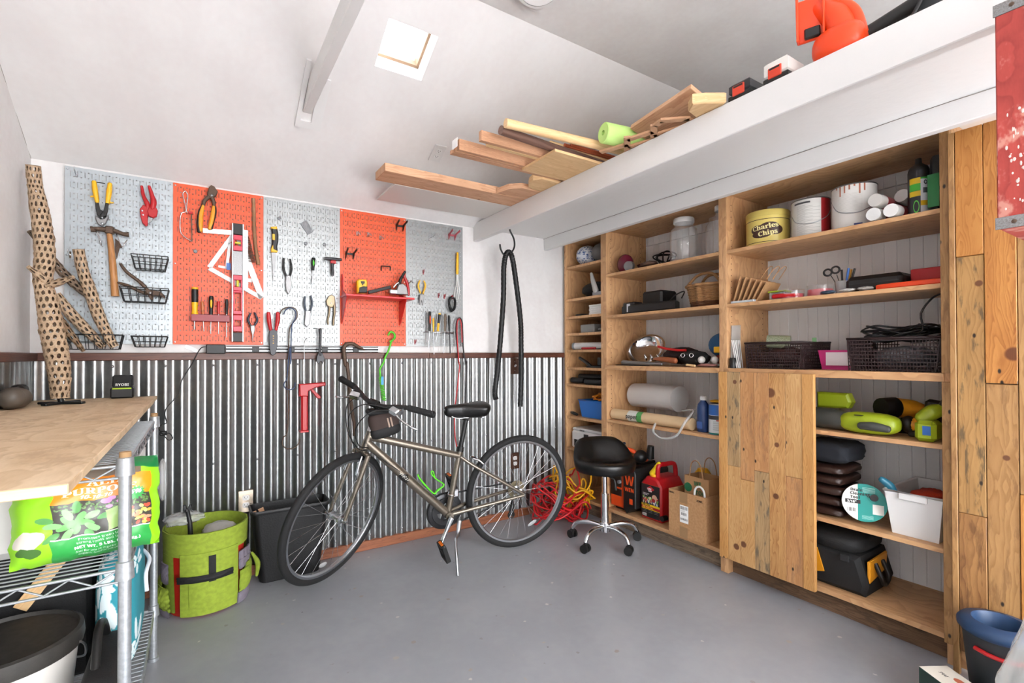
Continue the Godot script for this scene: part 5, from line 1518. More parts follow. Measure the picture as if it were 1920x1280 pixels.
func build_bicycle() -> void:
	var f := Vector3(-0.9955, 0, -0.095).normalized()
	var left := Vector3(-0.095, 0, 0.9955).normalized()
	var lean := deg_to_rad(4.0)
	var up := Vector3.UP * cos(lean) + left * sin(lean)
	var lz := left * cos(lean) - Vector3.UP * sin(lean)
	var T := Transform3D(Basis(f, up, lz), Vector3(2.282, 0.0015, 0.48))
	var ax := Vector3(-0.342, 0.94, 0).normalized()
	var H := Vector3(0.915, 0.74, 0)
	var St := T * Transform3D(Basis(), H) * Transform3D(Basis(ax, deg_to_rad(-40.0)), Vector3.ZERO) * Transform3D(Basis(), -H)
	var paint := mottle(91, 0.05, "857c70", "7a7165", 0.32, 6.0)
	paint.metallic = 0.75
	var t := thing("bicycle", "champagne grey bicycle leaning on its kickstand before the corrugated steel", "bicycle", Vector3(1.75, 0, 0.45))
	var tb := func(nm: String, pts: Array, r, m: Material, par: Node3D, X: Transform3D, sides := 14, step := 0) -> MeshInstance3D:
		var b := MB.new()
		b.x = X
		b.tube(catmull(pts, step) if step > 0 else pts, r, sides, false, 2 if step > 0 else 1)
		return part(par, nm, b, m)
	# frame
	tb.call("head_tube", [Vector3(0.928, 0.682, 0), Vector3(0.892, 0.783, 0)], 0.0195, paint, t, T)
	tb.call("down_tube", [Vector3(0.912, 0.728, 0), Vector3(0.70, 0.515, 0), Vector3(0.455, 0.275, 0)], [0.021, 0.0265, 0.023], paint, t, T)
	tb.call("top_tube", [Vector3(0.90, 0.758, 0), Vector3(0.396, 0.605, 0)], [0.0215, 0.0185], paint, t, T)
	tb.call("seat_tube", [Vector3(0.455, 0.275, 0), Vector3(0.388, 0.648, 0)], 0.0165, paint, t, T)
	tb.call("bottom_bracket", [Vector3(0.455, 0.272, -0.037), Vector3(0.455, 0.272, 0.037)], 0.0225, paint, t, T)
	for s in [-1.0, 1.0]:
		tb.call("seat_stay", [Vector3(0.39, 0.60, 0.012 * s), Vector3(0.33, 0.555, 0.042 * s), Vector3(0.0, 0.35, 0.066 * s)], 0.0095, paint, t, T, 10)
		tb.call("chain_stay", [Vector3(0.45, 0.278, 0.022 * s), Vector3(0.33, 0.30, 0.045 * s), Vector3(0.0, 0.342, 0.066 * s)], [0.0125, 0.0115, 0.009], paint, t, T, 10)
	# dark flash and lettering on the down tube
	var fl := MB.new()
	fl.x = T
	fl.tube([Vector3(0.795, 0.608, 0.0025), Vector3(0.71, 0.522, 0.0035), Vector3(0.63, 0.444, 0.0025)], [0.013, 0.0256, 0.013], 14)
	part(t, "decal", fl, mat("1e1c1b", 0.3))
	var dx := (T.basis * Vector3(-0.706, -0.706, 0)).normalized()
	var dz := (T.basis * Vector3(0, 0, 1)).normalized()
	var dy := dz.cross(dx)
	var dl := MB.new()
	dl.x = Transform3D(Basis(dx, dy, dz), T * Vector3(0.735, 0.548, 0.0275))
	for k in 6: dl.bar(Vector3(0.011 * k - 0.003, -0.008 + 0.002 * (k % 2), 0), Vector3(0.011 * k + 0.004, 0.008 - 0.003 * (k % 3), 0), 0.004, 0.001, Vector3(0, 0, 1))
	part(t, "decal_marks", dl, mat("b9b4aa", 0.4), "slanted pale marks of the worn decal")
	# seat post and saddle
	tb.call("seat_collar", [Vector3(0.391, 0.63, 0), Vector3(0.386, 0.656, 0)], 0.021, M.black, t, T)
	tb.call("seat_post", [Vector3(0.388, 0.648, 0), Vector3(0.357, 0.815, 0)], 0.0138, M.black, t, T)
	tb.call("seat_clamp", [Vector3(0.345, 0.812, 0), Vector3(0.37, 0.825, 0)], 0.017, M.black, t, T)
	var sd := MB.new()
	sd.x = T * Transform3D(Basis(Vector3(0, 0, 1), deg_to_rad(2.0)), Vector3(0.345, 0.872, 0))
	sd.grid(28, 24, func(u: float, v: float) -> Vector3:
		var xx := lerpf(-0.125, 0.15, u)
		var wd := lerpf(0.09, 0.028, smoothstep(0.12, 0.72, u)) * sqrt(clampf(1.0 - pow(absf(2.0 * u - 1.0), 7.0), 0.0, 1.0))
		var a := TAU * v
		var hh := 0.046 + 0.014 * (1.0 - u)
		hh *= sqrt(clampf(1.0 - pow(absf(2.0 * u - 1.0), 6.0), 0.0, 1.0))
		var cy := sin(a)
		return Vector3(xx, (cy * hh * 0.55 if cy > 0 else cy * hh) + 0.018 * pow(1.0 - u, 2.0) - 0.002, signf(cos(a)) * pow(absf(cos(a)), 0.75) * wd), true)
	var saddle := part(t, "saddle", sd, M.leather)
	for s in [-1.0, 1.0]:
		tb.call("rail", [Vector3(0.46, 0.842, 0.012 * s), Vector3(0.42, 0.826, 0.02 * s), Vector3(0.33, 0.828, 0.022 * s), Vector3(0.25, 0.85, 0.04 * s)], 0.0035, M.chrome, saddle, T, 6, 4)
	var bs := MB.new()
	bs.x = T
	bs.box(Vector3(0.262, 0.826, 0), Vector3(0.02, 0.02, 0.05), 0.003)
	part(saddle, "tail_bracket", bs, M.steel)
	# wheels
	bike_wheel(t, "rear_wheel", T, Vector3(0, 0.3465, 0), true)
	bike_wheel(t, "front_wheel", St, Vector3(1.06, 0.352, 0), false)
	# fork
	tb.call("fork_crown", [Vector3(0.935, 0.672, -0.045), Vector3(0.932, 0.68, 0), Vector3(0.935, 0.672, 0.045)], 0.014, paint, t, St, 10)
	for s in [-1.0, 1.0]:
		tb.call("fork_blade", [Vector3(0.935, 0.674, 0.045 * s), Vector3(1.0, 0.50, 0.049 * s), Vector3(1.055, 0.352, 0.052 * s)], [0.0135, 0.0125, 0.0095], paint, t, St, 10)
		tb.call("brake_arm", [Vector3(0.965, 0.672, 0.03 * s), Vector3(0.985, 0.64, 0.036 * s), Vector3(1.0, 0.585, 0.04 * s)], [0.005, 0.0065, 0.007], M.chrome, t, St, 8, 3)
		tb.call("brake_arm", [Vector3(0.315, 0.585, 0.02 * s), Vector3(0.285, 0.575, 0.034 * s), Vector3(0.262, 0.555, 0.042 * s)], [0.005, 0.0065, 0.007], M.chrome, t, T, 8, 3)
	# stem, bar, grips and levers
	tb.call("stem", [Vector3(0.892, 0.783, 0), Vector3(0.868, 0.85, 0), Vector3(0.862, 0.905, 0), Vector3(0.895, 0.935, 0)], [0.017, 0.0165, 0.0165, 0.016], M.steel, t, St, 12, 4)
	var bar: MeshInstance3D = tb.call("handlebar", [Vector3(0.815, 0.962, -0.30), Vector3(0.85, 0.962, -0.17), Vector3(0.89, 0.94, -0.05), Vector3(0.892, 0.938, 0.05), Vector3(0.85, 0.962, 0.17), Vector3(0.815, 0.962, 0.30)], 0.0125, M.black, t, St, 12, 5)
	tb.call("bar_clamp", [Vector3(0.893, 0.938, -0.026), Vector3(0.893, 0.938, 0.026)], 0.021, M.black, bar, St)
	for s in [-1.0, 1.0]:
		tb.call("grip", [Vector3(0.846, 0.963, 0.185 * s), Vector3(0.83, 0.963, 0.245 * s), Vector3(0.812, 0.962, 0.312 * s)], [0.0165, 0.0162, 0.0185], M.rubber, bar, St, 12, 3)
		var sh := MB.new()
		sh.x = St * Transform3D(Basis(Vector3.UP, 0.25 * s), Vector3(0.875, 0.942, 0.135 * s))
		sh.prism([-0.022, 0.012, 0.012, 0.016, 0.034, 0.0, 0.03, -0.02, 0.0, -0.026, -0.02, -0.014], -0.03, 0.03, 0.006)
		part(bar, "shifter", sh, M.chrome)
		tb.call("brake_lever", [Vector3(0.898, 0.93, 0.145 * s), Vector3(0.905, 0.912, 0.19 * s), Vector3(0.895, 0.895, 0.245 * s), Vector3(0.878, 0.884, 0.275 * s)], [0.006, 0.0055, 0.005, 0.004], M.chrome, bar, St, 8, 4)
	# cables
	tb.call("cable", [Vector3(0.90, 0.94, 0.11), Vector3(0.99, 0.93, 0.06), Vector3(1.03, 0.84, 0.02), Vector3(0.99, 0.74, 0.02), Vector3(0.92, 0.705, 0.024), Vector3(0.85, 0.675, 0.026)], 0.0026, M.black, t, St, 6, 6)
	tb.call("cable", [Vector3(0.90, 0.94, -0.11), Vector3(1.0, 0.92, -0.08), Vector3(1.04, 0.82, -0.02), Vector3(0.985, 0.72, 0.01), Vector3(0.93, 0.69, 0.024)], 0.0026, M.black, t, St, 6, 6)
	tb.call("cable", [Vector3(0.90, 0.945, 0.09), Vector3(0.975, 0.95, 0.0), Vector3(1.01, 0.88, -0.05), Vector3(0.99, 0.77, -0.04), Vector3(0.975, 0.69, 0.0)], 0.0026, M.black, t, St, 6, 6)
	tb.call("cable", [Vector3(0.91, 0.79, 0.02), Vector3(0.93, 0.70, 0.024), Vector3(0.90, 0.685, 0.027), Vector3(0.74, 0.56, 0.027)], 0.0022, M.black, t, T, 6, 5)
	# bag strapped behind the stem
	var bg := MB.new()
	bg.x = T * Transform3D(Basis(Vector3(0, 0, 1), deg_to_rad(-14.0)), Vector3(0.825, 0.825, 0.0))
	bg.blob(Vector3.ZERO, Vector3(0.078, 0.066, 0.045), 20, 14, 0.6, 0.6)
	var bag := part(t, "handlebar_bag", bg, mat("3a2c28", 0.8), "brown and black frame bag")
	bg = MB.new()
	bg.x = T * Transform3D(Basis(Vector3(0, 0, 1), deg_to_rad(-14.0)), Vector3(0.818, 0.785, 0.0))
	bg.blob(Vector3.ZERO, Vector3(0.082, 0.034, 0.049), 20, 10, 0.6, 0.6)
	part(bag, "base", bg, M.black_matte)
	bg = MB.new()
	bg.x = T * Transform3D(Basis(Vector3(0, 0, 1), deg_to_rad(-14.0)), Vector3(0.818, 0.83, 0.0))
	bg.box(Vector3(-0.008, 0.0, 0.0455), Vector3(0.008, 0.05, 0.002))
	bg.box(Vector3(-0.024, 0.0, 0.0455), Vector3(0.008, 0.05, 0.002))
	part(bag, "reflective_strips", bg, mat("a58c7c", 0.5))
	bg = MB.new()
	bg.x = T
	bg.box(Vector3(0.85, 0.885, 0), Vector3(0.13, 0.03, 0.075), 0.01)
	part(bag, "flap", bg, M.black_matte)
	# green bottle cage on the down tube
	var cage := rod([Vector3(1.628, .537, .5), Vector3(1.647, .504, .5), Vector3(1.72, .421, .5), Vector3(1.74, .434, .5), Vector3(1.78, .452, .5), Vector3(1.777, .465, .5), Vector3(1.74, .493, .5), Vector3(1.709, .526, .5), Vector3(1.709, .543, .5), Vector3(1.72, .535, .5), Vector3(1.729, .501, .5)], 0.0035, 7, 4)
	cage.tube(catmull([Vector3(1.616, .542, .53), Vector3(1.638, .505, .53), Vector3(1.707, .428, .53), Vector3(1.729, .437, .53), Vector3(1.767, .458, .53)], 4), 0.0035, 7, false, 2)
	part(t, "bottle_cage", cage, mat("58d41c", 0.4), "bright green wire bottle cage")
	# drive train on the far side
	var cw := MB.new()
	cw.x = T * Transform3D(Basis(Vector3.RIGHT, PI / 2), Vector3(0.455, 0.272, -0.052))
	cw.lathe([0.05, 0.003, 0.098, 0.003, 0.102, 0.0, 0.098, -0.003, 0.05, -0.003], 44)
	cw.lathe([0.05, 0.012, 0.078, 0.012, 0.08, 0.009, 0.05, 0.009], 36)
	for k in 5:
		var a := TAU * k / 5
		cw.bar(Vector3(0, 0, 0), Vector3(cos(a) * 0.06, 0, sin(a) * 0.06), 0.018, 0.006)
	part(t, "chainring", cw, M.gun)
	var gd := MB.new()
	gd.x = T * Transform3D(Basis(Vector3.RIGHT, PI / 2), Vector3(0.455, 0.272, -0.062))
	gd.lathe([0.086, 0.002, 0.108, 0.002, 0.108, -0.002, 0.086, -0.002, 0.086, 0.002], 40)
	part(t, "chain_guard", gd, M.black)
	for q in [[0.098, 0.05], [-0.098, -0.05]]:
		var cp := MB.new()
		cp.x = T
		var n := 46
		for i in n:
			var k := float(i) / n
			var a: Vector3 = Vector3(0.455, 0.272 + q[0], -0.053).lerp(Vector3(0.0, 0.345 + q[1], -0.04), k)
			cp.box(a, Vector3(0.008, 0.008, 0.006))
		part(t, "chain_run", cp, M.gun)
	var der := MB.new()
	der.x = T
	der.bar(Vector3(0.0, 0.33, -0.06), Vector3(0.015, 0.25, -0.05), 0.014, 0.014)
	der.bar(Vector3(0.015, 0.25, -0.05), Vector3(0.02, 0.175, -0.05), 0.01, 0.03)
	der.ring(Vector3(0.022, 0.185, -0.045), Vector3(0, 0, 1), 0.02, 0.005, 16, 6)
	part(t, "rear_derailleur", der, M.black)
	var fd := MB.new()
	fd.x = T
	fd.box(Vector3(0.408, 0.37, -0.055), Vector3(0.07, 0.045, 0.02), 0.005)
	fd.ring(Vector3(0.436, 0.385, 0), Vector3(-0.18, 1, 0), 0.019, 0.004, 16, 6)
	part(t, "front_derailleur", fd, M.chrome)
	# cranks and pedals
	for s in [1.0, -1.0]:
		var a := Vector3(0.455, 0.272, 0.058 * s)
		var dd: Vector3 = Vector3(0.42, -0.9, 0) * s
		var e: Vector3 = a + dd.normalized() * 0.158 + Vector3(0, 0, 0.012 * s)
		var cr := MB.new()
		cr.x = T
		cr.tube([a, a.lerp(e, 0.5), e], [0.0155, 0.0105, 0.0115], 10, false, 2)
		part(t, "crank_arm", cr, M.chrome)
		var pd := MB.new()
		pd.x = T * Transform3D(Basis(Vector3(0, 0, 1), deg_to_rad(70.0)), e + Vector3(0, -0.005, 0.06 * s))
		for zz in [-0.042, 0.042]: pd.box(Vector3(0, 0, zz), Vector3(0.095, 0.026, 0.012), 0.004)
		for xx in [-0.045, 0.045]: pd.box(Vector3(xx, 0, 0), Vector3(0.012, 0.026, 0.084), 0.003)
		pd.tube([Vector3(0, 0, -0.055), Vector3(0, 0, 0.042)], 0.010, 8)
		var ped := part(t, "pedal", pd, M.black)
		pd = MB.new()
		pd.x = T * Transform3D(Basis(Vector3(0, 0, 1), deg_to_rad(70.0)), e + Vector3(0, -0.005, 0.06 * s))
		for xx in [-0.052, 0.052]: pd.box(Vector3(xx, 0, 0), Vector3(0.003, 0.014, 0.05))
		part(ped, "reflector", pd, mat("e2701a", 0.3))
	# kickstand
	var ks := MB.new()
	ks.tube(catmull([Vector3(1.877, .24, .505), Vector3(1.854, .182, .53), Vector3(1.826, .162, .56), Vector3(1.805, .095, .61), Vector3(1.797, 0.004, 0.642)], 4), [0.014, 0.014, 0.014, 0.013, 0.012, 0.011, 0.010, 0.009, 0.009, 0.008, 0.008, 0.0075, 0.0075, 0.0075, 0.0075, 0.0075, 0.0075], 10)
	part(t, "kickstand", ks, M.steel)

func bike_wheel(t: Node3D, nm: String, X: Transform3D, c: Vector3, rear: bool) -> void:
	var L := X * Transform3D(Basis(Vector3(1, 0, 0), Vector3(0, 0, 1), Vector3(0, -1, 0)), c)
	var b := MB.new()
	b.x = L
	b.lathe([0.3105, -0.011, 0.318, -0.0165, 0.329, -0.0185, 0.339, -0.0145, 0.3445, -0.006, 0.3455, 0.0, 0.3445, 0.006, 0.339, 0.0145, 0.329, 0.0185, 0.318, 0.0165, 0.3105, 0.011], 72)
	var w := part(t, nm, b, M.rubber)
	b = MB.new()
	b.x = L
	b.lathe([0.296, -0.004, 0.300, -0.0105, 0.3125, -0.0115, 0.3125, 0.0115, 0.300, 0.0105, 0.296, 0.004, 0.296, -0.004], 72)
	part(w, "rim", b, M.steel)
	b = MB.new()
	b.x = L
	for k in 28:
		var a := TAU * k / 28.0
		var s := -1.0 if k % 2 == 0 else 1.0
		var ha := a + (0.55 if (k / 2) % 2 == 0 else -0.55)
		b.tube([Vector3(cos(ha) * 0.021, 0.028 * s, sin(ha) * 0.021), Vector3(cos(a) * 0.298, 0.002 * s, sin(a) * 0.298)], 0.0011, 4, false, 0)
	part(w, "spokes", b, M.chrome).set_meta("kind", "stuff")
	b = MB.new()
	b.x = L
	b.lathe([0.0001, -0.072, 0.006, -0.072, 0.006, -0.045, 0.012, -0.045, 0.014, -0.036, 0.024, -0.032, 0.024, -0.025, 0.013, -0.020, 0.013, 0.020, 0.024, 0.025, 0.024, 0.032, 0.014, 0.036, 0.012, 0.045, 0.006, 0.045, 0.006, 0.072, 0.0001, 0.072], 18)
	part(w, "hub", b, M.steel)
	b = MB.new()
	b.x = X
	if rear:
		b.x = X * Transform3D(Basis(Vector3(0, 0, 1), deg_to_rad(-115.0)), c)
		b.blob(Vector3(0.235, 0, 0.006), Vector3(0.012, 0.034, 0.004), 14, 8)
	else:
		b.x = X * Transform3D(Basis(Vector3(0, 0, 1), deg_to_rad(-75.0)), c)
		b.blob(Vector3(0.245, 0, 0.012), Vector3(0.014, 0.028, 0.004), 14, 8)
	part(w, "reflector", b, mat("9c9c9c", 0.25))
	if rear:
		b = MB.new()
		b.x = L
		for k in 7: b.lathe([0.018, -0.030 - 0.0045 * k, 0.056 - 0.0055 * k, -0.030 - 0.0045 * k, 0.056 - 0.0055 * k, -0.032 - 0.0045 * k, 0.018, -0.032 - 0.0045 * k], 28)
		part(w, "cassette", b, mat("8a8068", 0.4, 0.8))

func build_floor_things() -> void:
	# tool bucket in a lime cover
	var c := Vector3(0.667, 0, 0.212)
	var t := thing("tool_bucket", "lime green pocketed tool organiser over a red bucket", "bucket", c)
	var lime := mottle(101, 0.03, "94a832", "80922a", 0.85, 5.0)
	var greyc := mat("7c7480", 0.85)
	var b := MB.new()
	b.x = Transform3D(Basis(), c)
	b.lathe([0.0, 0.001, 0.148, 0.001, 0.150, 0.006, 0.159, 0.27, 0.154, 0.27, 0.145, 0.012, 0.0, 0.012], 36)
	part(t, "bucket", b, mat("c2281b", 0.5), "red plastic bucket")
	var arc := func(nm: String, r0: float, r1: float, y0: float, y1: float, a0: float, a1: float, th: float, m: Material, wob := 0.0) -> MeshInstance3D:
		# a curved piece of cloth; angles in degrees, 0 = towards the room, positive to the right
		var q := MB.new()
		q.x = Transform3D(Basis(), c)
		var fn := FastNoiseLite.new()
		fn.seed = int(a0 * 7 + y0 * 100)
		fn.frequency = 6.0
		for lay in 2:
			q.grid(18, 10, func(u: float, v: float) -> Vector3:
				var a := deg_to_rad(lerpf(a0, a1, u))
				var r := lerpf(r0, r1, v) + (th if lay == 0 else 0.0) + wob * (sin(u * PI) * sin(v * PI) + 0.35 * fn.get_noise_2d(u * 2, v * 2))
				return Vector3(sin(a) * r, lerpf(y0, y1, v), cos(a) * r), lay == 1)
		q.grid(18, 1, func(u: float, v: float) -> Vector3:
			var a := deg_to_rad(lerpf(a0, a1, u))
			return Vector3(sin(a) * (r1 + th * v), y1, cos(a) * (r1 + th * v)))
		return part(t, nm, q, m)
	arc.call("collar", 0.166, 0.170, 0.275, 0.378, -180, 180, 0.006, lime, 0.0)
	arc.call("lining", 0.158, 0.166, 0.30, 0.378, -180, 180, 0.001, lime, 0.0)
	arc.call("back_cover", 0.158, 0.168, 0.02, 0.28, 95, 310, 0.004, lime, 0.003)
	var fp: MeshInstance3D = arc.call("front_panel", 0.168, 0.171, 0.012, 0.29, -36, 46, 0.005, lime, 0.006)
	arc.call("patch_pocket", 0.178, 0.180, 0.05, 0.165, -22, 12, 0.003, lime, 0.004)
	arc.call("strap_loop", 0.182, 0.184, 0.165, 0.195, -38, 34, 0.004, M.black_matte, 0.012)
	arc.call("upright_strap", 0.180, 0.177, 0.16, 0.275, 2, 11, 0.004, M.black_matte, 0.002)
	for i in 3: arc.call("elastic_loop", 0.176, 0.176, 0.165, 0.25, 47 + 11 * i, 57 + 11 * i, 0.006, greyc, 0.005)
	arc.call("elastic_strip", 0.182, 0.182, 0.20, 0.212, 46, 82, 0.005, greyc, 0.0)
	arc.call("side_pocket", 0.178, 0.186, 0.05, 0.16, 46, 80, 0.004, lime, 0.014)
	arc.call("side_pocket", 0.176, 0.182, 0.10, 0.18, 60, 96, 0.004, lime, 0.010)
	arc.call("pocket_base", 0.172, 0.180, 0.004, 0.06, 44, 92, 0.006, greyc, 0.004)
	arc.call("side_pocket", 0.176, 0.186, 0.03, 0.14, -88, -52, 0.004, lime, 0.020)
	arc.call("side_pocket", 0.172, 0.178, 0.08, 0.17, -112, -78, 0.004, lime, 0.012)
	arc.call("elastic_loop", 0.172, 0.174, 0.15, 0.24, -82, -58, 0.006, greyc, 0.006)
	arc.call("pocket_base", 0.174, 0.180, 0.004, 0.035, -90, -54, 0.006, greyc, 0.004)
	part(t, "hook_tab", limb([c + Vector3(0.19, 0.2, 0.03), c + Vector3(0.215, 0.15, 0.05), c + Vector3(0.21, 0.09, 0.05)], [0.006, 0.012, 0.007], 8), lime)
	# what sticks out of it
	t = thing("bolt_cutter_grip", "black forked tool handle standing up in the tool bucket", "tool", Vector3(.596, .357, .3))
	part(t, "shaft", limb([Vector3(0.60, 0.02, 0.26), Vector3(.603, .351, .3), Vector3(.594, .451, .3), Vector3(.588, .472, .3)], [0.010, 0.0105, 0.009, 0.011], 8), M.black)
	part(t, "fork", MB.new().bar(Vector3(.584, .465, .3), Vector3(.58, .498, .3), 0.012, 0.012, Vector3.UP, 0.002), M.black)
	part(t, "fork", MB.new().bar(Vector3(.594, .463, .3), Vector3(.603, .496, .3), 0.012, 0.012, Vector3.UP, 0.002), M.black)
	solo("plastic_bag", "crumpled clear plastic bag bulging out of the tool bucket beside the rack", "bag", crumple(Vector3(0.575, 0.425, 0.255), Vector3(0.11, 0.04, 0.075), 5, 0.02), M.film)
	solo("plastic_bag", "crumpled grey plastic bag inside the tool bucket", "bag", crumple(Vector3(0.72, 0.33, 0.21), Vector3(0.09, 0.05, 0.08), 9, 0.015), mat("a9a69f", 0.4))
	# slim black waste bin
	t = thing("waste_bin", "slim black rectangular waste bin behind the front wheel", "bin", Vector3(1.05, 0, 0.11))
	b = MB.new()
	var sec := func(y: float, grow: float) -> Array:
		var f := y / 0.385
		var x0 := lerpf(0.902, 0.862, f) - grow
		var x1 := lerpf(1.195, 1.238, f) + grow
		var z0 := lerpf(0.045, 0.040, f) - grow
		var z1 := lerpf(0.172, 0.205, f) + grow
		var o := []
		for k in 4:
			var cx := x1 - 0.03 if k == 0 or k == 3 else x0 + 0.03
			var cz := z1 - 0.03 if k < 2 else z0 + 0.03
			for e in 5:
				var a: float = PI / 2 * (k + e / 4.0)
				o.append(Vector3(cx + 0.03 * cos(a), y, cz + 0.03 * sin(a)))
		o.append(o[0])
		return o
	var ys := [[0.0, -0.006], [0.006, 0.0], [0.365, 0.0], [0.366, 0.007], [0.385, 0.007], [0.385, -0.002], [0.012, -0.008]]
	b.grid(20, 6, func(u: float, v: float) -> Vector3:
		var i := int(round(v * 6))
		return sec.call(ys[i][0], ys[i][1])[int(round(u * 20))], true)
	var fl2 := []
	for p in sec.call(0.012, -0.008).slice(0, 20): fl2 += [p.x, p.z]
	part(t, "body", b, M.bin_black)
	part(t, "base", slab_y(fl2, 0.001, 0.012), M.bin_black)
	for q in [[Vector3(.877, .37, .13), Vector3(0.93, 0.1, 0.1), "thin wooden stake standing in the black bin", 0.02], [Vector3(.907, .381, .13), Vector3(1.0, 0.1, 0.11), "short wooden paint stirrer with a red mark in the black bin", 0.026]]:
		solo("wood_stick", q[2], "stick", rnd_uv(MB.new()).bar(q[1], q[0], q[3], 0.008, Vector3(0, 0, 1), 0.001), M.lumber)
	# outlets and the switch
	outlet(Vector3(0.847, 0.402, 0.022), M.plate, M.white_plastic, "bright metal outlet plate on the steel beside the waste bin")
	outlet(Vector3(2.566, 0.411, 0.022), M.brown_plate, M.white_plastic, "brown outlet plate behind the rear wheel")
	var sw := thing("light_switch", "dark switch plate on the steel beside the hose", "switch", Vector3(2.566, 1.04, 0.022))
	part(sw, "plate", MB.new().box(Vector3(2.566, 1.098, 0.025), Vector3(0.07, 0.115, 0.006), 0.002), M.brown_plate)
	part(sw, "toggle", MB.new().bar(Vector3(2.566, 1.096, 0.027), Vector3(2.566, 1.106, 0.045), 0.010, 0.010), M.white_plastic)
	for yy in [1.13, 1.066]: bolt(sw, Vector3(2.566, yy, 0.028), 0.004, M.steel, "screw")
	# outlet on the sloped ceiling
	var k := (RIDGE_Y - BACK_Y) / RIDGE_Z
	var nn := Vector3(0, -1, k).normalized()
	var X := Transform3D(Basis(Vector3.RIGHT, nn.cross(Vector3.RIGHT).normalized(), nn), slope_pt(1.757, 0.478, -0.001))
	outlet_at(X, M.white_plastic, mat("e2e2e0", 0.4), "white outlet plate on the sloped ceiling")
	# swivel stool
	c = Vector3(2.78, 0, 0.73)
	t = thing("swivel_stool", "black padded swivel stool on a chrome five-star base", "stool", c)
	var seat := MB.new()
	seat.x = Transform3D(Basis(Vector3.UP, deg_to_rad(-24.0)), c + Vector3(0, 0.498, 0))
	seat.grid(40, 20, func(u: float, v: float) -> Vector3:
		# v from the centre underneath, round the rim, to the centre on top
		var a := TAU * u
		var back := smoothstep(-0.15, 0.85, -sin(a))
		var R := 0.192 + 0.006 * back
		var r := 0.0
		var y := 0.0
		var lip := 0.028 + 0.115 * back
		if v < 0.3:
			r = R * 0.93 * (v / 0.3)
			y = -0.055 + 0.012 * pow(v / 0.3, 4)
		elif v < 0.62:
			var q := (v - 0.3) / 0.32
			r = R * (0.93 + 0.07 * sin(q * PI * 0.8))
			y = lerpf(-0.043, lip, q)
		else:
			var q := (v - 0.62) / 0.38
			r = R * lerpf(0.972, 0.0, pow(q, 0.8))
			y = lerpf(lip, 0.0, smoothstep(0.0, lerpf(0.35, 0.6, back), q)) + 0.012 * sin(minf(q * 6.0, PI)) 
		return Vector3(r * cos(a), y, r * sin(a)), false)
	part(t, "seat", seat, M.leather)
	part(t, "seat_plate", MB.new().box(c + Vector3(0, 0.44, 0), Vector3(0.15, 0.012, 0.15), 0.003), M.black)
	part(t, "gas_lift", MB.new().cyl(c + Vector3(0, 0.27, 0), c + Vector3(0, 0.44, 0), 0.0145, 16), M.chrome)
	part(t, "column", MB.new().cyl(c + Vector3(0, 0.085, 0), c + Vector3(0, 0.31, 0), 0.0245, 20), M.chrome)
	part(t, "height_lever", limb([c + Vector3(0.01, 0.42, 0.01), c + Vector3(0.03, 0.40, 0.05), c + Vector3(0.035, 0.34, 0.06)], [0.006, 0.007, 0.009], 8), M.black)
	part(t, "hub", MB.new().cyl(c + Vector3(0, 0.075, 0), c + Vector3(0, 0.13, 0), 0.033, 20), M.chrome)
	for i in 5:
		var a := deg_to_rad(72.0 * i + 22.0)
		var d := Vector3(cos(a), 0, sin(a))
		var arm := part(t, "base_arm", limb([c + d * 0.02 + Vector3(0, 0.105, 0), c + d * 0.11 + Vector3(0, 0.115, 0), c + d * 0.185 + Vector3(0, 0.10, 0), c + d * 0.215 + Vector3(0, 0.058, 0)], [0.015, 0.014, 0.013, 0.011], 12, 5), M.chrome)
		var cs := MB.new()
		var pc := c + d * 0.215
		var sd := d.rotated(Vector3.UP, 1.2 + i)
		cs.tube([pc + Vector3(0, 0.026, 0) + sd * 0.006, pc + Vector3(0, 0.026, 0) + sd * 0.023], 0.0255, 18)
		cs.tube([pc + Vector3(0, 0.026, 0) - sd * 0.006, pc + Vector3(0, 0.026, 0) - sd * 0.023], 0.0255, 18)
		cs.tube([pc + Vector3(0, 0.05, 0), pc + Vector3(0, 0.064, 0)], 0.011, 10)
		cs.tube([pc + Vector3(0, 0.04, 0) - sd * 0.012, pc + Vector3(0, 0.04, 0) + sd * 0.012], 0.016, 10)
		part(arm, "caster", cs, M.black)
	# tangled extension cords in the corner
	var fn := FastNoiseLite.new()
	fn.seed = 12
	fn.frequency = 0.45
	for q in [[mat("c3161f", 0.4), "tangled red extension cord heaped on the floor by the shelf tower", Vector3(2.78, 0.13, 0.27), Vector3(0.22, 0.17, 0.17), 0.0, 260, 34.0], [mat("e3a614", 0.4), "tangled yellow extension cord behind the red one", Vector3(2.93, 0.19, 0.24), Vector3(0.18, 0.19, 0.17), 50.0, 170, 22.0]]:
		var pa := []
		for i in q[5]:
			var s: float = q[6] * i / q[5] + q[4]
			var ang := s * 2.3 + 2.0 * fn.get_noise_1d(s * 0.7)
			var rr := 0.55 + 0.5 * fn.get_noise_2d(s, 7.0)
			var hy: float = fn.get_noise_2d(s * 1.6, 30.0) * 1.5 + 0.35 * sin(s * 1.7)
			var p: Vector3 = q[2] + Vector3(cos(ang) * rr * q[3].x * 1.35, hy * q[3].y, sin(ang) * rr * q[3].z * 1.35)
			p.y = maxf(p.y, 0.008 + 0.01 * absf(sin(s * 3)))
			p.z = clampf(p.z, 0.06, 0.7)
			p.x = minf(p.x, 3.0)
			pa.append(p)
		solo("extension_cord", q[1], "cord", MB.new().tube(catmull(pa, 3), 0.0062, 7, false, 2), q[0], "tangled extension cords")

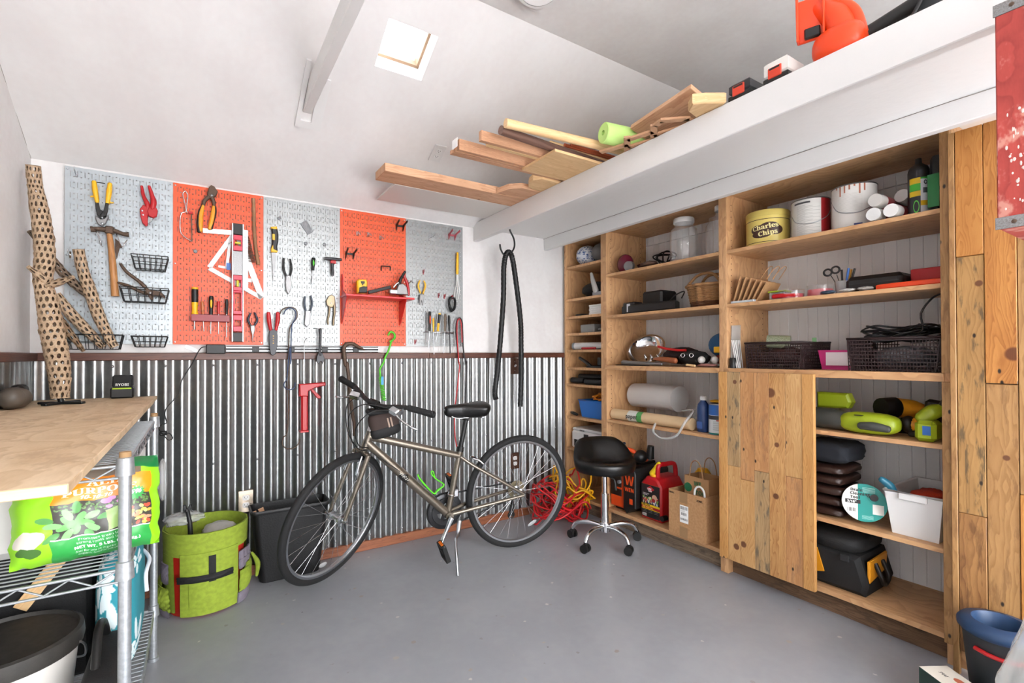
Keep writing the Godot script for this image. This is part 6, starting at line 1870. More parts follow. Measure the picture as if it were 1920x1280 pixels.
func crumple(c: Vector3, r: Vector3, seed_: int, amp: float, nu := 28, nv := 18) -> MB:
	var fn := FastNoiseLite.new()
	fn.seed = seed_
	fn.noise_type = FastNoiseLite.TYPE_CELLULAR
	fn.frequency = 1.1
	var b := MB.new()
	b.grid(nu, nv, func(u: float, v: float) -> Vector3:
		var la := -PI / 2 + PI * v
		var d := Vector3(cos(la) * cos(TAU * u), sin(la), cos(la) * sin(TAU * u))
		return c + d * r * (1.0 + amp / r.y * fn.get_noise_3dv(d * 2.2) * 1.2), true)
	return b

# folded cloth or leather: a soft-edged slab with creases
func folded(c: Vector3, r: Vector3, seed_: int) -> MB:
	var fn := FastNoiseLite.new()
	fn.seed = seed_
	fn.frequency = 1.6
	var f := func(a: float, p: float) -> float: return signf(a) * pow(absf(a), p)
	return MB.new().grid(40, 16, func(u: float, v: float) -> Vector3:
		var la := -PI / 2 + PI * v
		var lo := TAU * u
		var d := Vector3(f.call(cos(la), 0.45) * f.call(cos(lo), 0.35), f.call(sin(la), 0.6), f.call(cos(la), 0.45) * f.call(sin(lo), 0.35))
		return c + d * r * Vector3(0.97 + 0.06 * fn.get_noise_2d(d.y * 2, lo), 0.92 + 0.16 * fn.get_noise_2d(d.x * 2, d.z * 2), 0.95 + 0.09 * fn.get_noise_2d(d.x * 1.5, d.y * 3)), true)

func outlet(p: Vector3, pm: Material, rm: Material, label: String) -> void:
	outlet_at(Transform3D(Basis(), p), pm, rm, label)

func outlet_at(X: Transform3D, pm: Material, rm: Material, label: String) -> void:
	var t := thing("wall_outlet", label, "outlet", X.origin, "wall outlets")
	var b := MB.new()
	b.x = X
	b.box(Vector3(0, 0, 0.003), Vector3(0.071, 0.116, 0.006), 0.002)
	part(t, "plate", b, pm)
	for s in [-1.0, 1.0]:
		b = MB.new()
		b.x = X * Transform3D(Basis(), Vector3(0, 0.0195 * s, 0.006))
		b.prism([-0.0165, 0.006, -0.011, 0.0135, 0.011, 0.0135, 0.0165, 0.006, 0.0165, -0.006, 0.011, -0.0135, -0.011, -0.0135, -0.0165, -0.006], -0.002, 0.0022, 0.0008)
		var r := part(t, "receptacle", b, rm)
		b = MB.new()
		b.x = X * Transform3D(Basis(), Vector3(0, 0.0195 * s, 0.0083))
		b.box(Vector3(-0.0062, 0.003, 0), Vector3(0.002, 0.008, 0.0006))
		b.box(Vector3(0.0062, 0.003, 0), Vector3(0.002, 0.007, 0.0006))
		b.box(Vector3(0, -0.006, 0), Vector3(0.004, 0.004, 0.0006))
		part(r, "slots", b, M.black)

func build_left_side() -> void:
	var x0 := 0.045
	var x1 := 0.487
	var z0 := 0.64
	var z1 := 1.545
	var zinc := mottle(111, 0.05, "b6bbbf", "9fa3a6", 0.4, 5.0)
	zinc.metallic = 0.7
	var t := thing("wire_rack", "zinc wire shelving rack carrying the wooden worktop", "rack", Vector3(0.27, 0, 1.09))
	for p in [[x0, z0], [x1, z0], [x0, z1], [x1, z1]]:
		var b := MB.new()
		b.x = Transform3D(Basis(), Vector3(p[0], 0, p[1]))
		var pt := 0.945 if p[0] > 0.1 else 0.932
		b.lathe([0.0, 0.0, 0.018, 0.0, 0.018, 0.012, 0.0128, 0.014, 0.0128, pt, 0.0, pt], 18)
		var post := part(t, "post", b, zinc)
		b = MB.new()
		b.x = Transform3D(Basis(), Vector3(p[0], 0, p[1]))
		b.lathe([0.0, pt + 0.012, 0.0115, pt + 0.012, 0.0118, pt, 0.0, pt], 14)
		part(post, "cap", b, mat("9a7a55", 0.9))
		for y in [0.195, 0.685, 0.925]:
			b = MB.new()
			b.x = Transform3D(Basis(), Vector3(p[0], y, p[1]))
			b.lathe([0.0125, 0.02, 0.0165, 0.018, 0.019, -0.022, 0.0125, -0.024], 16)
			part(post, "collar", b, zinc)
	var wire := MB.new().cyl(Vector3(0, 0, 0), Vector3(x1 - x0, 0, 0), 0.0019, 6, 0).mesh()
	for y in [0.195, 0.685, 0.925]:
		var fr := MB.new()
		for dy in [0.0, -0.028]:
			var r := 0.0038 if dy == 0.0 else 0.0032
			fr.tube([Vector3(x0, y + dy, z0), Vector3(x1, y + dy, z0)], r, 8)
			fr.tube([Vector3(x0, y + dy, z1), Vector3(x1, y + dy, z1)], r, 8)
			fr.tube([Vector3(x0, y + dy, z0), Vector3(x0, y + dy, z1)], r, 8)
			fr.tube([Vector3(x1, y + dy, z0), Vector3(x1, y + dy, z1)], r, 8)
		var frame := part(t, "shelf_frame", fr, zinc)
		var zg := MB.new()
		for zz in [z0, z1]:
			var pa := []
			for i in 11: pa.append(Vector3(lerpf(x0 + 0.015, x1 - 0.015, i / 10.0), y - (0.002 if i % 2 == 0 else 0.026), zz))
			zg.tube(pa, 0.0024, 6)
		for xx in [x0, x1]:
			var pa := []
			for i in 21: pa.append(Vector3(xx, y - (0.002 if i % 2 == 0 else 0.026), lerpf(z0 + 0.015, z1 - 0.015, i / 20.0)))
			zg.tube(pa, 0.0024, 6)
		part(frame, "truss_wire", zg, zinc)
		for i in 36:
			var o := MeshInstance3D.new()
			o.name = numbered("shelf_wire", frame)
			o.mesh = wire
			o.material_override = zinc
			frame.add_child(o)
			o.position = Vector3(x0, y + 0.004, lerpf(z0 + 0.02, z1 - 0.02, i / 35.0)) - t.position - frame.position
	# worktop of two boards
	t = thing("worktop_board", "worn plywood worktop spanning the wire rack", "worktop", Vector3(0.24, 0.962, 1.0))
	part(t, "top_board", board(Vector3(0.02, 0.967, 0.035), Vector3(0.462, 0.984, 1.99), 0.0015), M.table)
	part(t, "under_board", board(Vector3(0.02, 0.948, 0.05), Vector3(0.45, 0.9665, 1.30), 0.0015), M.table)
	# charger
	t = thing("battery_charger", "black battery charger with a green stripe on the worktop", "charger", Vector3(0.335, 0.984, 0.075))
	var b := MB.new()
	b.bb(Vector3(0.292, 0.985, 0.045), Vector3(0.378, 1.035, 0.125), 0.006)
	part(t, "base", b, M.black)
	part(t, "battery", side_x([0.05, 1.035, 0.115, 1.035, 0.112, 1.06, 0.105, 1.09, 0.055, 1.09], 0.298, 0.372, 0.006), M.black_matte)
	part(t, "stripe", MB.new().box(Vector3(0.335, 1.03, 0.1245), Vector3(0.07, 0.006, 0.004), 0.001), mat("a8c728", 0.5))
	part(t, "lettering", letters("RYOBI", 0.012, Transform3D(Basis(), Vector3(0.335, 1.047, 0.1155)), 0.0, true), mat("d8d8d2", 0.5), "pale grey letters")
	# dark rounded tool by the wall
	t = thing("heat_gun", "dull brown tube-shaped tool with a black end cap lying on the worktop", "tool", Vector3(0.056, 0.984, 0.43))
	part(t, "body", limb([Vector3(0.055, 1.026, 0.50), Vector3(0.056, 1.024, 0.43), Vector3(0.058, 1.018, 0.37)], [0.040, 0.040, 0.030], 18, 6), mat("5b5248", 0.5))
	part(t, "end_cap", limb([Vector3(0.058, 1.052, 0.44), Vector3(0.06, 1.052, 0.385)], [0.022, 0.020], 12, 3), M.black)
	# cholla skeletons
	var cw := mottle(112, 0.05, "c4ab90", "a08466", 0.85, 9.0, false)
	t = thing("cholla_skeleton", "tall cholla cactus skeleton on a black stand on the worktop", "cactus skeleton", Vector3(0.161, 0.984, 0.33))
	part(t, "trunk", cholla([Vector3(.062, 1.96, .264), Vector3(.064, 1.887, .243), Vector3(.077, 1.81, .26), Vector3(.091, 1.71, .265), Vector3(.1, 1.601, .27), Vector3(.097, 1.494, .28), Vector3(.112, 1.403, .29), Vector3(.127, 1.294, .295), Vector3(.143, 1.196, .305), Vector3(.155, 1.098, .315), Vector3(.158, 1.007, .325)], [0.024, 0.025, 0.031, 0.033, 0.034, 0.031, 0.036, 0.040, 0.040, 0.037, 0.030], 3, 11), cw)
	part(t, "twig", cholla([Vector3(.107, 1.488, .3), Vector3(.083, 1.516, .32), Vector3(.065, 1.534, .34)], [0.017, 0.013, 0.008], 4, 6), cw)
	part(t, "twig", cholla([Vector3(.117, 1.468, .3), Vector3(.154, 1.48, .33), Vector3(.205, 1.501, .37)], [0.016, 0.014, 0.007], 5, 6), cw)
	var st := MB.new()
	st.tube([Vector3(0.163, 0.99, 0.325), Vector3(.158, 1.011, .325)], 0.010, 12)
	part(t, "stand_post", st, M.black)
	for i in 4:
		var a := 0.5 + TAU * i / 4
		part(t, "stand_foot", MB.new().bar(Vector3(0.163, 0.990, 0.325), Vector3(0.163 + cos(a) * 0.085, 0.990, 0.325 + sin(a) * 0.085), 0.022, 0.009, Vector3.UP, 0.002), M.black)
	t = thing("cholla_branch", "forked grey-brown cholla branch leaning in the wide wire basket", "cactus skeleton", Vector3(.305, 1.224, .09), "loose cholla branches")
	part(t, "stem", cholla([Vector3(.187, 1.65, .16), Vector3(.198, 1.565, .14), Vector3(.22, 1.474, .12), Vector3(.251, 1.357, .1), Vector3(.284, 1.266, .088), Vector3(.304, 1.222, .085)], [0.021, 0.022, 0.024, 0.025, 0.023, 0.018], 6, 8), cw)
	part(t, "side_limb", cholla([Vector3(.226, 1.447, .11), Vector3(.167, 1.501, .1), Vector3(.108, 1.575, .09), Vector3(.054, 1.665, .08), Vector3(.009, 1.726, .06)], [0.018, 0.019, 0.018, 0.014, 0.009], 7, 7), mottle(113, 0.05, "85715f", "63503f", 0.85, 9.0, false))
	t = thing("cholla_branch", "straight thick cholla branch leaning in the wide wire basket", "cactus skeleton", Vector3(.266, 1.224, .07), "loose cholla branches")
	part(t, "stem", cholla([Vector3(.101, 1.454, .09), Vector3(.142, 1.382, .08), Vector3(.199, 1.303, .075), Vector3(.262, 1.221, .07)], [0.019, 0.024, 0.023, 0.014], 8, 8), cw)
	t = thing("cholla_branch", "thin weathered cholla branch hanging through the wide wire basket", "cactus skeleton", Vector3(.196, 1.21, .115), "loose cholla branches")
	part(t, "stem", cholla([Vector3(.115, 1.353, .13), Vector3(.142, 1.299, .125), Vector3(.173, 1.248, .12), Vector3(.2, 1.201, .115)], [0.016, 0.018, 0.014, 0.007], 9, 7), mottle(114, 0.05, "96795d", "6e563f", 0.85, 9.0, false))
	# fertiliser bag at the near end of the middle shelf
	var cv := CV.new(512, 512, Color("8ed11f"))
	cv.rect(0.22, 0.0, 0.86, 0.2, Color("6b5a48")).speck(5, 0, 0.01, 0.02, Color.WHITE)
	cv.ell(0.5, 0.1, 0.3, 0.1, Color("7f7468"))
	cv.poly([0.55, 0.0, 1.0, 0.0, 1.0, 0.14, 0.8, 0.1], Color("0f6b35"))
	cv.ell(0.72, 0.06, 0.03, 0.03, Color("f0b41e"))
	cv.rect(0.26, 0.17, 0.93, 0.40, Color("ee8b1c"))
	cv.text("ALL", 0.47, 0.255, 0.06, Color("fff4e6"), true, 1.3, "Droid Serif").text("PURPOSE", 0.31, 0.335, 0.062, Color("fff4e6"), true, 1.25, "Droid Serif").text("10-10-10", 0.44, 0.385, 0.04, Color("fff4e6"), true)
	cv.rect(0.26, 0.40, 0.93, 0.75, Color("3c3a33"))
	var g := RandomNumberGenerator.new()
	g.seed = 8
	for i in 120: cv.ell(0.27 + g.randf() * 0.65, 0.41 + g.randf() * 0.1, 0.012, 0.007, Color("4f7a35").lightened(g.randf() * 0.2), g.randf() * 3)
	for q in [[0.62, 0.43, 0.04], [0.66, 0.41, 0.03], [0.72, 0.46, 0.035], [0.63, 0.49, 0.025]]: cv.ell(q[0], q[1], q[2], q[2] * 0.7, Color("d08ac4"))
	for i in 15:
		var a := TAU * i / 15.0 + 0.2
		var rr := 0.07 + 0.07 * (i % 3)
		cv.ell(0.40 + cos(a) * rr, 0.61 + sin(a) * rr * 0.75, 0.062, 0.03, [Color("6fae63"), Color("86c07a"), Color("599a52")][i % 3], a)
	for i in 46: cv.ell(0.72 + g.randf() * 0.2, 0.53 + g.randf() * 0.2, 0.022, 0.015, [Color("d8503c"), Color("e9a64e"), Color("f2d05c"), Color("b8d878"), Color("e98f6c")][i % 5], g.randf() * 3)
	cv.poly([0.60, 0.53, 0.70, 0.5, 0.72, 0.72, 0.63, 0.74], Color("a9cf7c"))
	cv.rect(0.26, 0.745, 0.93, 0.757, Color("f0f4ea")).rect(0.26, 0.757, 0.93, 1.0, Color("2f9a45"))
	cv.text("Promotes green leaves,", 0.44, 0.80, 0.024, Color.WHITE).text("strong roots and blooms", 0.42, 0.835, 0.024, Color.WHITE).text("NET WT. 5 LBS. (2.26 Kg.)", 0.40, 0.885, 0.028, Color.WHITE, true).text("Not for use in organic crop or", 0.41, 0.925, 0.02, Color.WHITE).text("organic food production.", 0.43, 0.955, 0.02, Color.WHITE)
	var star := []
	for i in 28:
		var r := 0.085 if i % 2 == 0 else 0.06
		star += [0.82 + cos(TAU * i / 28) * r, 0.39 + sin(TAU * i / 28) * r * 0.9]
	cv.poly(star, Color("2f9a45")).text("5%", 0.785, 0.40, 0.045, Color.WHITE, true)
	cv.ell(0.12, 0.72, 0.10, 0.09, Color("d8d2c6"), -0.5).ell(0.12, 0.84, 0.08, 0.05, Color("3f6b2a"))
	var fb := MB.new()
	var bc := Vector3(0.412, 0.812, 1.455)
	fb.x = Transform3D(Basis(Vector3.UP, 0.12) * Basis(Vector3.RIGHT, -0.16), bc)
	var fn := FastNoiseLite.new()
	fn.seed = 33
	fn.frequency = 7.0
	for sd in [1.0, -1.0]:
		fb.grid(24, 18, func(u: float, v: float) -> Vector3:
			var xx := lerpf(-0.134, 0.134, u)
			var yy := lerpf(-0.108, 0.112, v)
			var d := pow(clampf(1.0 - pow(absf(2 * u - 1), 4.0), 0, 1), 0.6) * pow(clampf(1.0 - pow(absf(2 * v - 1), 4.0), 0, 1), 0.5)
			var zz: float = sd * 0.05 * d + 0.006 * d * fn.get_noise_2d(xx * 3, yy * 3)
			return Vector3(xx + 0.008 * fn.get_noise_2d(yy * 4, 3.0), yy + 0.006 * fn.get_noise_2d(xx * 4, 9.0), zz), sd < 0.0)
	solo("fertiliser_bag", "lime green fertiliser bag with plant picture on the middle wire shelf", "bag", fb, printed(cv, 0.3))
	# white tote and other things on the shelves
	t = thing("storage_tote", "frosted white storage tote behind the fertiliser bag", "tote", Vector3(0.25, 0.69, 1.0))
	b = MB.new()
	b.bb(Vector3(0.075, 0.691, 0.70), Vector3(0.466, 0.86, 1.36), 0.02)
	part(t, "body", b, mat("e6e4e0", 0.4))
	part(t, "lid", MB.new().bb(Vector3(0.06, 0.8605, 0.685), Vector3(0.4725, 0.885, 1.37), 0.008), M.white_plastic)
	cv = CV.new(256, 256, Color("2b8c9a"))
	for i in 34:
		var p := Vector2(g.randf(), g.randf())
		for k in 5: cv.ell(p.x + cos(TAU * k / 5) * 0.05, p.y + sin(TAU * k / 5) * 0.05, 0.035, 0.02, Color("dfeef0"), TAU * k / 5)
	var teal := printed(cv, 0.8)
	solo("flowered_bag", "teal cloth bag with white flowers on the bottom wire shelf", "bag", MB.new().blob(Vector3(0.42, 0.384, 0.93), Vector3(0.055, 0.18, 0.18), 20, 14, 0.5, 0.5), teal)
	solo("bag_tie", "white cord tie round the teal flowered bag", "cord", rod([Vector3(0.47, 0.50, 0.85), Vector3(0.492, 0.49, 0.92), Vector3(0.488, 0.47, 1.0), Vector3(0.492, 0.42, 1.02)], 0.006, 8, 5), mat("dfe6ee", 0.8))
	t = thing("mesh_bin", "large black mesh fabric bin at the back of the bottom wire shelf", "bin", Vector3(0.2, 0.2, 0.9))
	part(t, "body", MB.new().bb(Vector3(0.07, 0.205, 0.70), Vector3(0.355, 0.60, 1.02), 0.012), M.black_matte)
	part(t, "rim", MB.new().bb(Vector3(0.065, 0.59, 0.695), Vector3(0.36, 0.61, 1.025), 0.006), M.black)
	t = thing("lidded_pail", "white plastic pail with a black lid on the bottom wire shelf", "pail", Vector3(0.205, 0.2, 1.225))
	b = MB.new()
	b.x = Transform3D(Basis(), Vector3(0.212, 0.203, 1.225))
	b.lathe([0.0, 0.0, 0.125, 0.0, 0.145, 0.20, 0.149, 0.20, 0.149, 0.215, 0.145, 0.22, 0.0, 0.22], 40)
	part(t, "pail", b, mat("d6d2cb", 0.45))
	b = MB.new()
	b.x = Transform3D(Basis(), Vector3(0.212, 0.203, 1.225))
	b.lathe([0.155, 0.205, 0.158, 0.22, 0.156, 0.246, 0.147, 0.25, 0.143, 0.240, 0.0, 0.240], 40)
	part(t, "lid", b, mottle(115, 0.02, "2e2c29", "3a3733", 0.6, 6.0))
	part(t, "bail_handle", rod([Vector3(0.345, 0.43, 1.27), Vector3(0.372, 0.405, 1.25), Vector3(0.37, 0.36, 1.22), Vector3(0.345, 0.35, 1.2)], 0.003, 6, 5), M.steel)
	solo("wood_offcut", "short pine batten leaning behind the black lid", "stick", rnd_uv(MB.new()).bar(Vector3(0.20, 0.452, 1.03), Vector3(0.315, 0.62, 1.04), 0.035, 0.018, Vector3(0, 0, 1), 0.001), M.lumber_pale)
	t = thing("canvas_tool_bag", "grey and black canvas tool bag on the bottom wire shelf", "bag", Vector3(0.42, 0.2, 1.33))
	part(t, "body", MB.new().blob(Vector3(0.428, 0.303, 1.32), Vector3(0.042, 0.098, 0.16), 20, 12, 0.4, 0.4), M.black_matte)
	part(t, "band", MB.new().blob(Vector3(0.428, 0.338, 1.32), Vector3(0.0445, 0.012, 0.163), 20, 6, 0.4, 0.6), mat("8b7f78", 0.8))
	part(t, "pocket", MB.new().blob(Vector3(0.415, 0.255, 1.44), Vector3(0.045, 0.055, 0.04), 16, 8, 0.4, 0.4), mat("7d736c", 0.85))
	part(t, "handle", rod([Vector3(0.415, 0.385, 1.20), Vector3(0.412, 0.45, 1.25), Vector3(0.412, 0.46, 1.33), Vector3(0.415, 0.39, 1.40)], 0.010, 8, 6), M.black)
	for xx in [0.385, 0.43]:
		part(t, "buckle_strap", MB.new().box(Vector3(xx, 0.30, 1.473), Vector3(0.014, 0.10, 0.003)), mat("b9b2aa", 0.6))
	# grey plastic tube bundle beyond the rack
	solo("plastic_sleeve", "clump of white plastic film hanging on the rack post", "bag", crumple(Vector3(0.515, 0.70, 0.66), Vector3(0.016, 0.085, 0.045), 21, 0.006), M.film)

# hollow cactus skeleton: a tube pierced by staggered lens-shaped holes
func cholla(pts: Array, r: Array, seed_: int, around: int) -> MB:
	var b := MB.new()
	var p := catmull(pts, 8)
	var ln := [0.0]
	for i in p.size() - 1: ln.append(ln[i] + (p[i + 1] - p[i]).length())
	var total: float = ln[p.size() - 1]
	var fn := FastNoiseLite.new()
	fn.seed = seed_
	fn.frequency = 9.0
	var side := Vector3.RIGHT
	var at := func(s: float) -> Array:
		s = clampf(s, 0.0, total - 0.0001)
		var i := 0
		while ln[i + 1] < s: i += 1
		var k: float = (s - ln[i]) / (ln[i + 1] - ln[i])
		var q: float = s / total * (r.size() - 1)
		var j := mini(int(q), r.size() - 2)
		return [p[i].lerp(p[i + 1], k), (p[mini(i + 2, p.size() - 1)] - p[maxi(i - 1, 0)]).normalized(), lerpf(r[j], r[j + 1], q - j)]
	var pt := func(s: float, a: float, inset: float) -> Array:
		var f: Array = at.call(s)
		var d: Vector3 = f[1]
		var e1 := (Vector3.RIGHT - d * d.x).normalized()
		var e2 := d.cross(e1)
		a += s * 3.0
		var dir := e1 * cos(a) + e2 * sin(a)
		var rr: float = f[2] * (1.0 + 0.14 * fn.get_noise_3d(cos(a), sin(a), s * 3.0)) - inset
		return [f[0] + dir * maxf(rr, 0.002), dir]
	var cl := 0.026
	var rows := int(total / cl)
	var ca := TAU / around
	for i in rows:
		var off := 0.5 if i % 2 == 0 else 0.0
		for j in around:
			var s0 := i * total / rows
			var s1 := (i + 1) * total / rows
			var sm := (s0 + s1) / 2
			var a0 := (j + off) * ca
			var am := a0 + ca / 2
			var a1 := a0 + ca
			var hs := (s1 - s0) * (0.36 + 0.12 * fn.get_noise_2d(i * 3.1, j * 5.7))
			var ha := ca * (0.30 + 0.10 * fn.get_noise_2d(i * 7.1, j * 2.3))
			var O := [[s0, a0], [s0, am], [s0, a1], [sm, a1], [s1, a1], [s1, am], [s1, a0], [sm, a0]]
			var I := [[sm - hs * 0.75, am - ha * 0.7], [sm - hs, am], [sm - hs * 0.75, am + ha * 0.7], [sm, am + ha], [sm + hs * 0.75, am + ha * 0.7], [sm + hs, am], [sm + hs * 0.75, am - ha * 0.7], [sm, am - ha]]
			for k in 8:
				var k2 := (k + 1) % 8
				var A: Array = pt.call(O[k][0], O[k][1], 0.0)
				var B: Array = pt.call(O[k2][0], O[k2][1], 0.0)
				var C: Array = pt.call(I[k2][0], I[k2][1], 0.002)
				var D: Array = pt.call(I[k][0], I[k][1], 0.002)
				b.squad(A[0], B[0], C[0], D[0], A[1], B[1], C[1], D[1], Vector2(O[k][0], O[k][1] * 0.03), Vector2(O[k2][0], O[k2][1] * 0.03), Vector2(I[k2][0], I[k2][1] * 0.03), Vector2(I[k][0], I[k][1] * 0.03))
				var E: Array = pt.call(I[k2][0], I[k2][1], 0.009)
				var F: Array = pt.call(I[k][0], I[k][1], 0.009)
				var mid: Array = pt.call(sm, am, 0.005)
				var nn: Vector3 = (mid[0] - D[0]).normalized()
				b.quad(D[0], C[0], E[0], F[0], nn)
	for e in [0.0, total]:
		for j in around:
			var A: Array = pt.call(e, j * ca, 0.0)
			var B: Array = pt.call(e, (j + 1) * ca, 0.0)
			var C: Array = pt.call(e, (j + 1) * ca, 0.008)
			var D: Array = pt.call(e, j * ca, 0.008)
			var d: Vector3 = at.call(e)[1] * (-1.0 if e == 0.0 else 1.0)
			b.quad(A[0], B[0], C[0], D[0], d)
	return b

# a closed can or jar standing at p
func turned(p: Vector3, pr: Array, seg := 32) -> MB:
	var b := MB.new()
	b.x = Transform3D(Basis(), p)
	return b.lathe(pr, seg)

# box open at the top with sloping sides: outer size at the rim, base inset, wall thickness
func open_box(lo: Vector3, hi: Vector3, inset: float, th: float) -> MB:
	var b := MB.new()
	var c := (lo + hi) * 0.5
	var ring := func(y: float, g: float) -> Array:
		return [Vector3(lo.x + g, y, lo.z + g), Vector3(hi.x - g, y, lo.z + g), Vector3(hi.x - g, y, hi.z - g), Vector3(lo.x + g, y, hi.z - g)]
	var A: Array = ring.call(lo.y, inset)
	var B: Array = ring.call(hi.y, 0.0)
	var C: Array = ring.call(hi.y, th)
	var D: Array = ring.call(lo.y + th, inset + th)
	for i in 4:
		var j := (i + 1) % 4
		var nn: Vector3 = ((B[i] + B[j]) * 0.5 - Vector3(c.x, hi.y, c.z)).normalized()
		b.quad(A[i], A[j], B[j], B[i], nn)
		b.quad(B[i], B[j], C[j], C[i], Vector3.UP)
		b.quad(C[i], C[j], D[j], D[i], -nn)
	b.quad(A[0], A[1], A[2], A[3], Vector3.DOWN)
	b.quad(D[0], D[1], D[2], D[3], Vector3.UP)
	return b

# side-facing decal on the plane x = const, seen from the room: z runs to the right
func decal_x(z0: float, y0: float, z1: float, y1: float, x: float) -> MB:
	var b := MB.new()
	b.quad(Vector3(x, y0, z0), Vector3(x, y0, z1), Vector3(x, y1, z1), Vector3(x, y1, z0), Vector3(-1, 0, 0))
	b.quad(Vector3(x + 0.0006, y0, z0), Vector3(x + 0.0006, y0, z1), Vector3(x + 0.0006, y1, z1), Vector3(x + 0.0006, y1, z0), Vector3(1, 0, 0))
	return b

func face_x() -> Basis:      # letters that face the room from a plane x = const
	return Basis(Vector3(0, 0, 1), Vector3(0, 1, 0), Vector3(-1, 0, 0))

func build_tower_things() -> void:
	var cv := CV.new(256, 128, Color("dfe4ea"))
	cv.speck(3, 420, 0.008, 0.03, Color("3d5c93"))
	solo("rolled_quilt", "blue and white patterned cloth bundle on the top tower shelf", "cloth", crumple(Vector3(3.15, 1.938, 0.165), Vector3(0.10, 0.082, 0.085), 2, 0.008), printed(cv, 0.9))
	solo("rolled_blanket", "grey cloth bundle on the top tower shelf", "cloth", crumple(Vector3(3.16, 1.935, 0.335), Vector3(0.11, 0.079, 0.085), 4, 0.008), mottle(121, 0.08, "74716f", "605d5c", 0.9, 8.0))
	solo("black_pouch", "domed black fabric pouch on the second tower shelf", "bag", crumple(Vector3(3.19, 1.672, 0.25), Vector3(0.13, 0.067, 0.165), 6, 0.012), M.black_matte)
	var t := thing("grout_bottle", "greyish bottle tipped against the black pouch", "bottle", Vector3(3.05, 1.607, 0.35))
	part(t, "body", limb([Vector3(3.045, 1.64, 0.37), Vector3(3.05, 1.70, 0.34), Vector3(3.06, 1.775, 0.305)], [0.022, 0.018, 0.011], 12), mat("a9a7a2", 0.6))
	solo("grey_box", "small grey box in front of the black pouch", "box", MB.new().bb(Vector3(3.04, 1.6075, 0.335), Vector3(3.09, 1.633, 0.43), 0.002), mat("8d8f92", 0.5))
	for i in 5: solo("folded_towel", ["lowest", "second", "third", "fourth", "topmost"][i] + " white folded sheet of the stack on the third tower shelf", "cloth", MB.new().bb(Vector3(3.05, 1.4725 + 0.0145 * i, 0.285 + 0.004 * (i % 2)), Vector3(3.25, 1.4865 + 0.0145 * i, 0.43), 0.003), mat("dddcd8", 0.8), "white folded sheets")
	solo("dark_glove", "flat dark work glove beside the white sheets", "glove", crumple(Vector3(3.10, 1.483, 0.16), Vector3(0.06, 0.0105, 0.075), 8, 0.003), M.black_matte)
	solo("metal_case", "small grey metal case on the fourth tower shelf", "case", MB.new().bb(Vector3(3.06, 1.3435, 0.18), Vector3(3.2, 1.405, 0.33), 0.004), mat("7e7d7b", 0.5, 0.3))
	solo("glass_fittings", "pile of clear and metal fittings beside the grey metal case", "fittings", crumple(Vector3(3.09, 1.362, 0.385), Vector3(0.04, 0.019, 0.042), 10, 0.008), M.dull_steel)
	t = thing("paper_tube", "white printed tube with dark ends on the fifth tower shelf", "tube", Vector3(3.07, 1.217, 0.25))
	part(t, "tube", MB.new().cyl(Vector3(3.06, 1.245, 0.11), Vector3(3.10, 1.245, 0.40), 0.026, 16), mat("c9c7c4", 0.6))
	part(t, "end", MB.new().cyl(Vector3(3.057, 1.245, 0.105), Vector3(3.062, 1.245, 0.122), 0.0275, 16), M.grey_plastic)
	solo("red_marker", "short red and black marker in front of the white tube", "pen", MB.new().cyl(Vector3(3.042, 1.2265, 0.22), Vector3(3.045, 1.2265, 0.36), 0.009, 10), mat("a81a1f", 0.4))
	solo("black_handle_tool", "small black trigger tool on the sixth tower shelf", "tool", limb([Vector3(3.07, 1.155, 0.16), Vector3(3.06, 1.125, 0.24), Vector3(3.06, 1.096, 0.29)], [0.012, 0.013, 0.012], 8), M.black)
	solo("black_clamp", "flat black clamp lying on the sixth tower shelf", "clamp", face_box(Vector3(3.05, 1.0835, 0.25), Vector3(3.09, 1.098, 0.42)), M.black)
	solo("black_block", "upright black block on the sixth tower shelf", "tool", MB.new().bb(Vector3(3.06, 1.0985, 0.36), Vector3(3.085, 1.16, 0.395), 0.006), M.black)
	for q in [[0.082, 0.985, 0.215, 3.06], [0.11, 1.012, 0.41, 3.115], [0.245, 0.979, 0.41, 3.055]]:
		solo("hose_nozzle", ["short thick black nozzle on the seventh tower shelf", "long black nozzle lying behind the others on the seventh tower shelf", "black nozzle stub beside the short thick one"][int(q[0] * 10) % 3], "nozzle", MB.new().tube([Vector3(q[3], q[1], q[0]), Vector3(q[3] + 0.01, q[1], q[2])], 0.021, 12), M.hose, "black hose nozzles")
	t = thing("blue_bin", "blue plastic bin with an orange cord on the tower", "bin", Vector3(3.15, 0.71, 0.29))
	part(t, "body", open_box(Vector3(3.06, 0.7105, 0.155), Vector3(3.33, 0.838, 0.43), 0.018, 0.003), mat("1c64b4", 0.4))
	part(t, "rim", MB.new().tube([Vector3(3.06, 0.838, 0.155), Vector3(3.33, 0.838, 0.155), Vector3(3.33, 0.838, 0.43), Vector3(3.06, 0.838, 0.43)], 0.005, 6, true), mat("1c64b4", 0.4))
	var oc := []
	for i in 60: oc.append(Vector3(3.16 + 0.06 * cos(i * 1.3), 0.845 + 0.02 * sin(i * 0.9) + 0.035 * absf(sin(i * 0.37)), 0.33 + 0.065 * sin(i * 0.71)))
	solo("orange_extension_lead", "orange cord heaped in the blue bin", "cord", MB.new().tube(catmull(oc, 3), 0.005, 6), mat("e0861c", 0.5))
	solo("dark_pliers_pile", "dark hand tools lying beside the blue bin", "tools", limb([Vector3(3.06, 0.735, 0.07), Vector3(3.05, 0.732, 0.11), Vector3(3.05, 0.725, 0.15)], [0.008, 0.014, 0.01], 8), M.black)
	t = thing("printer", "small white desktop printer on the lowest tower shelf", "printer", Vector3(3.2, 0.468, 0.26))
	part(t, "body", MB.new().bb(Vector3(3.055, 0.4685, 0.075), Vector3(3.39, 0.60, 0.43), 0.012), M.white_plastic)
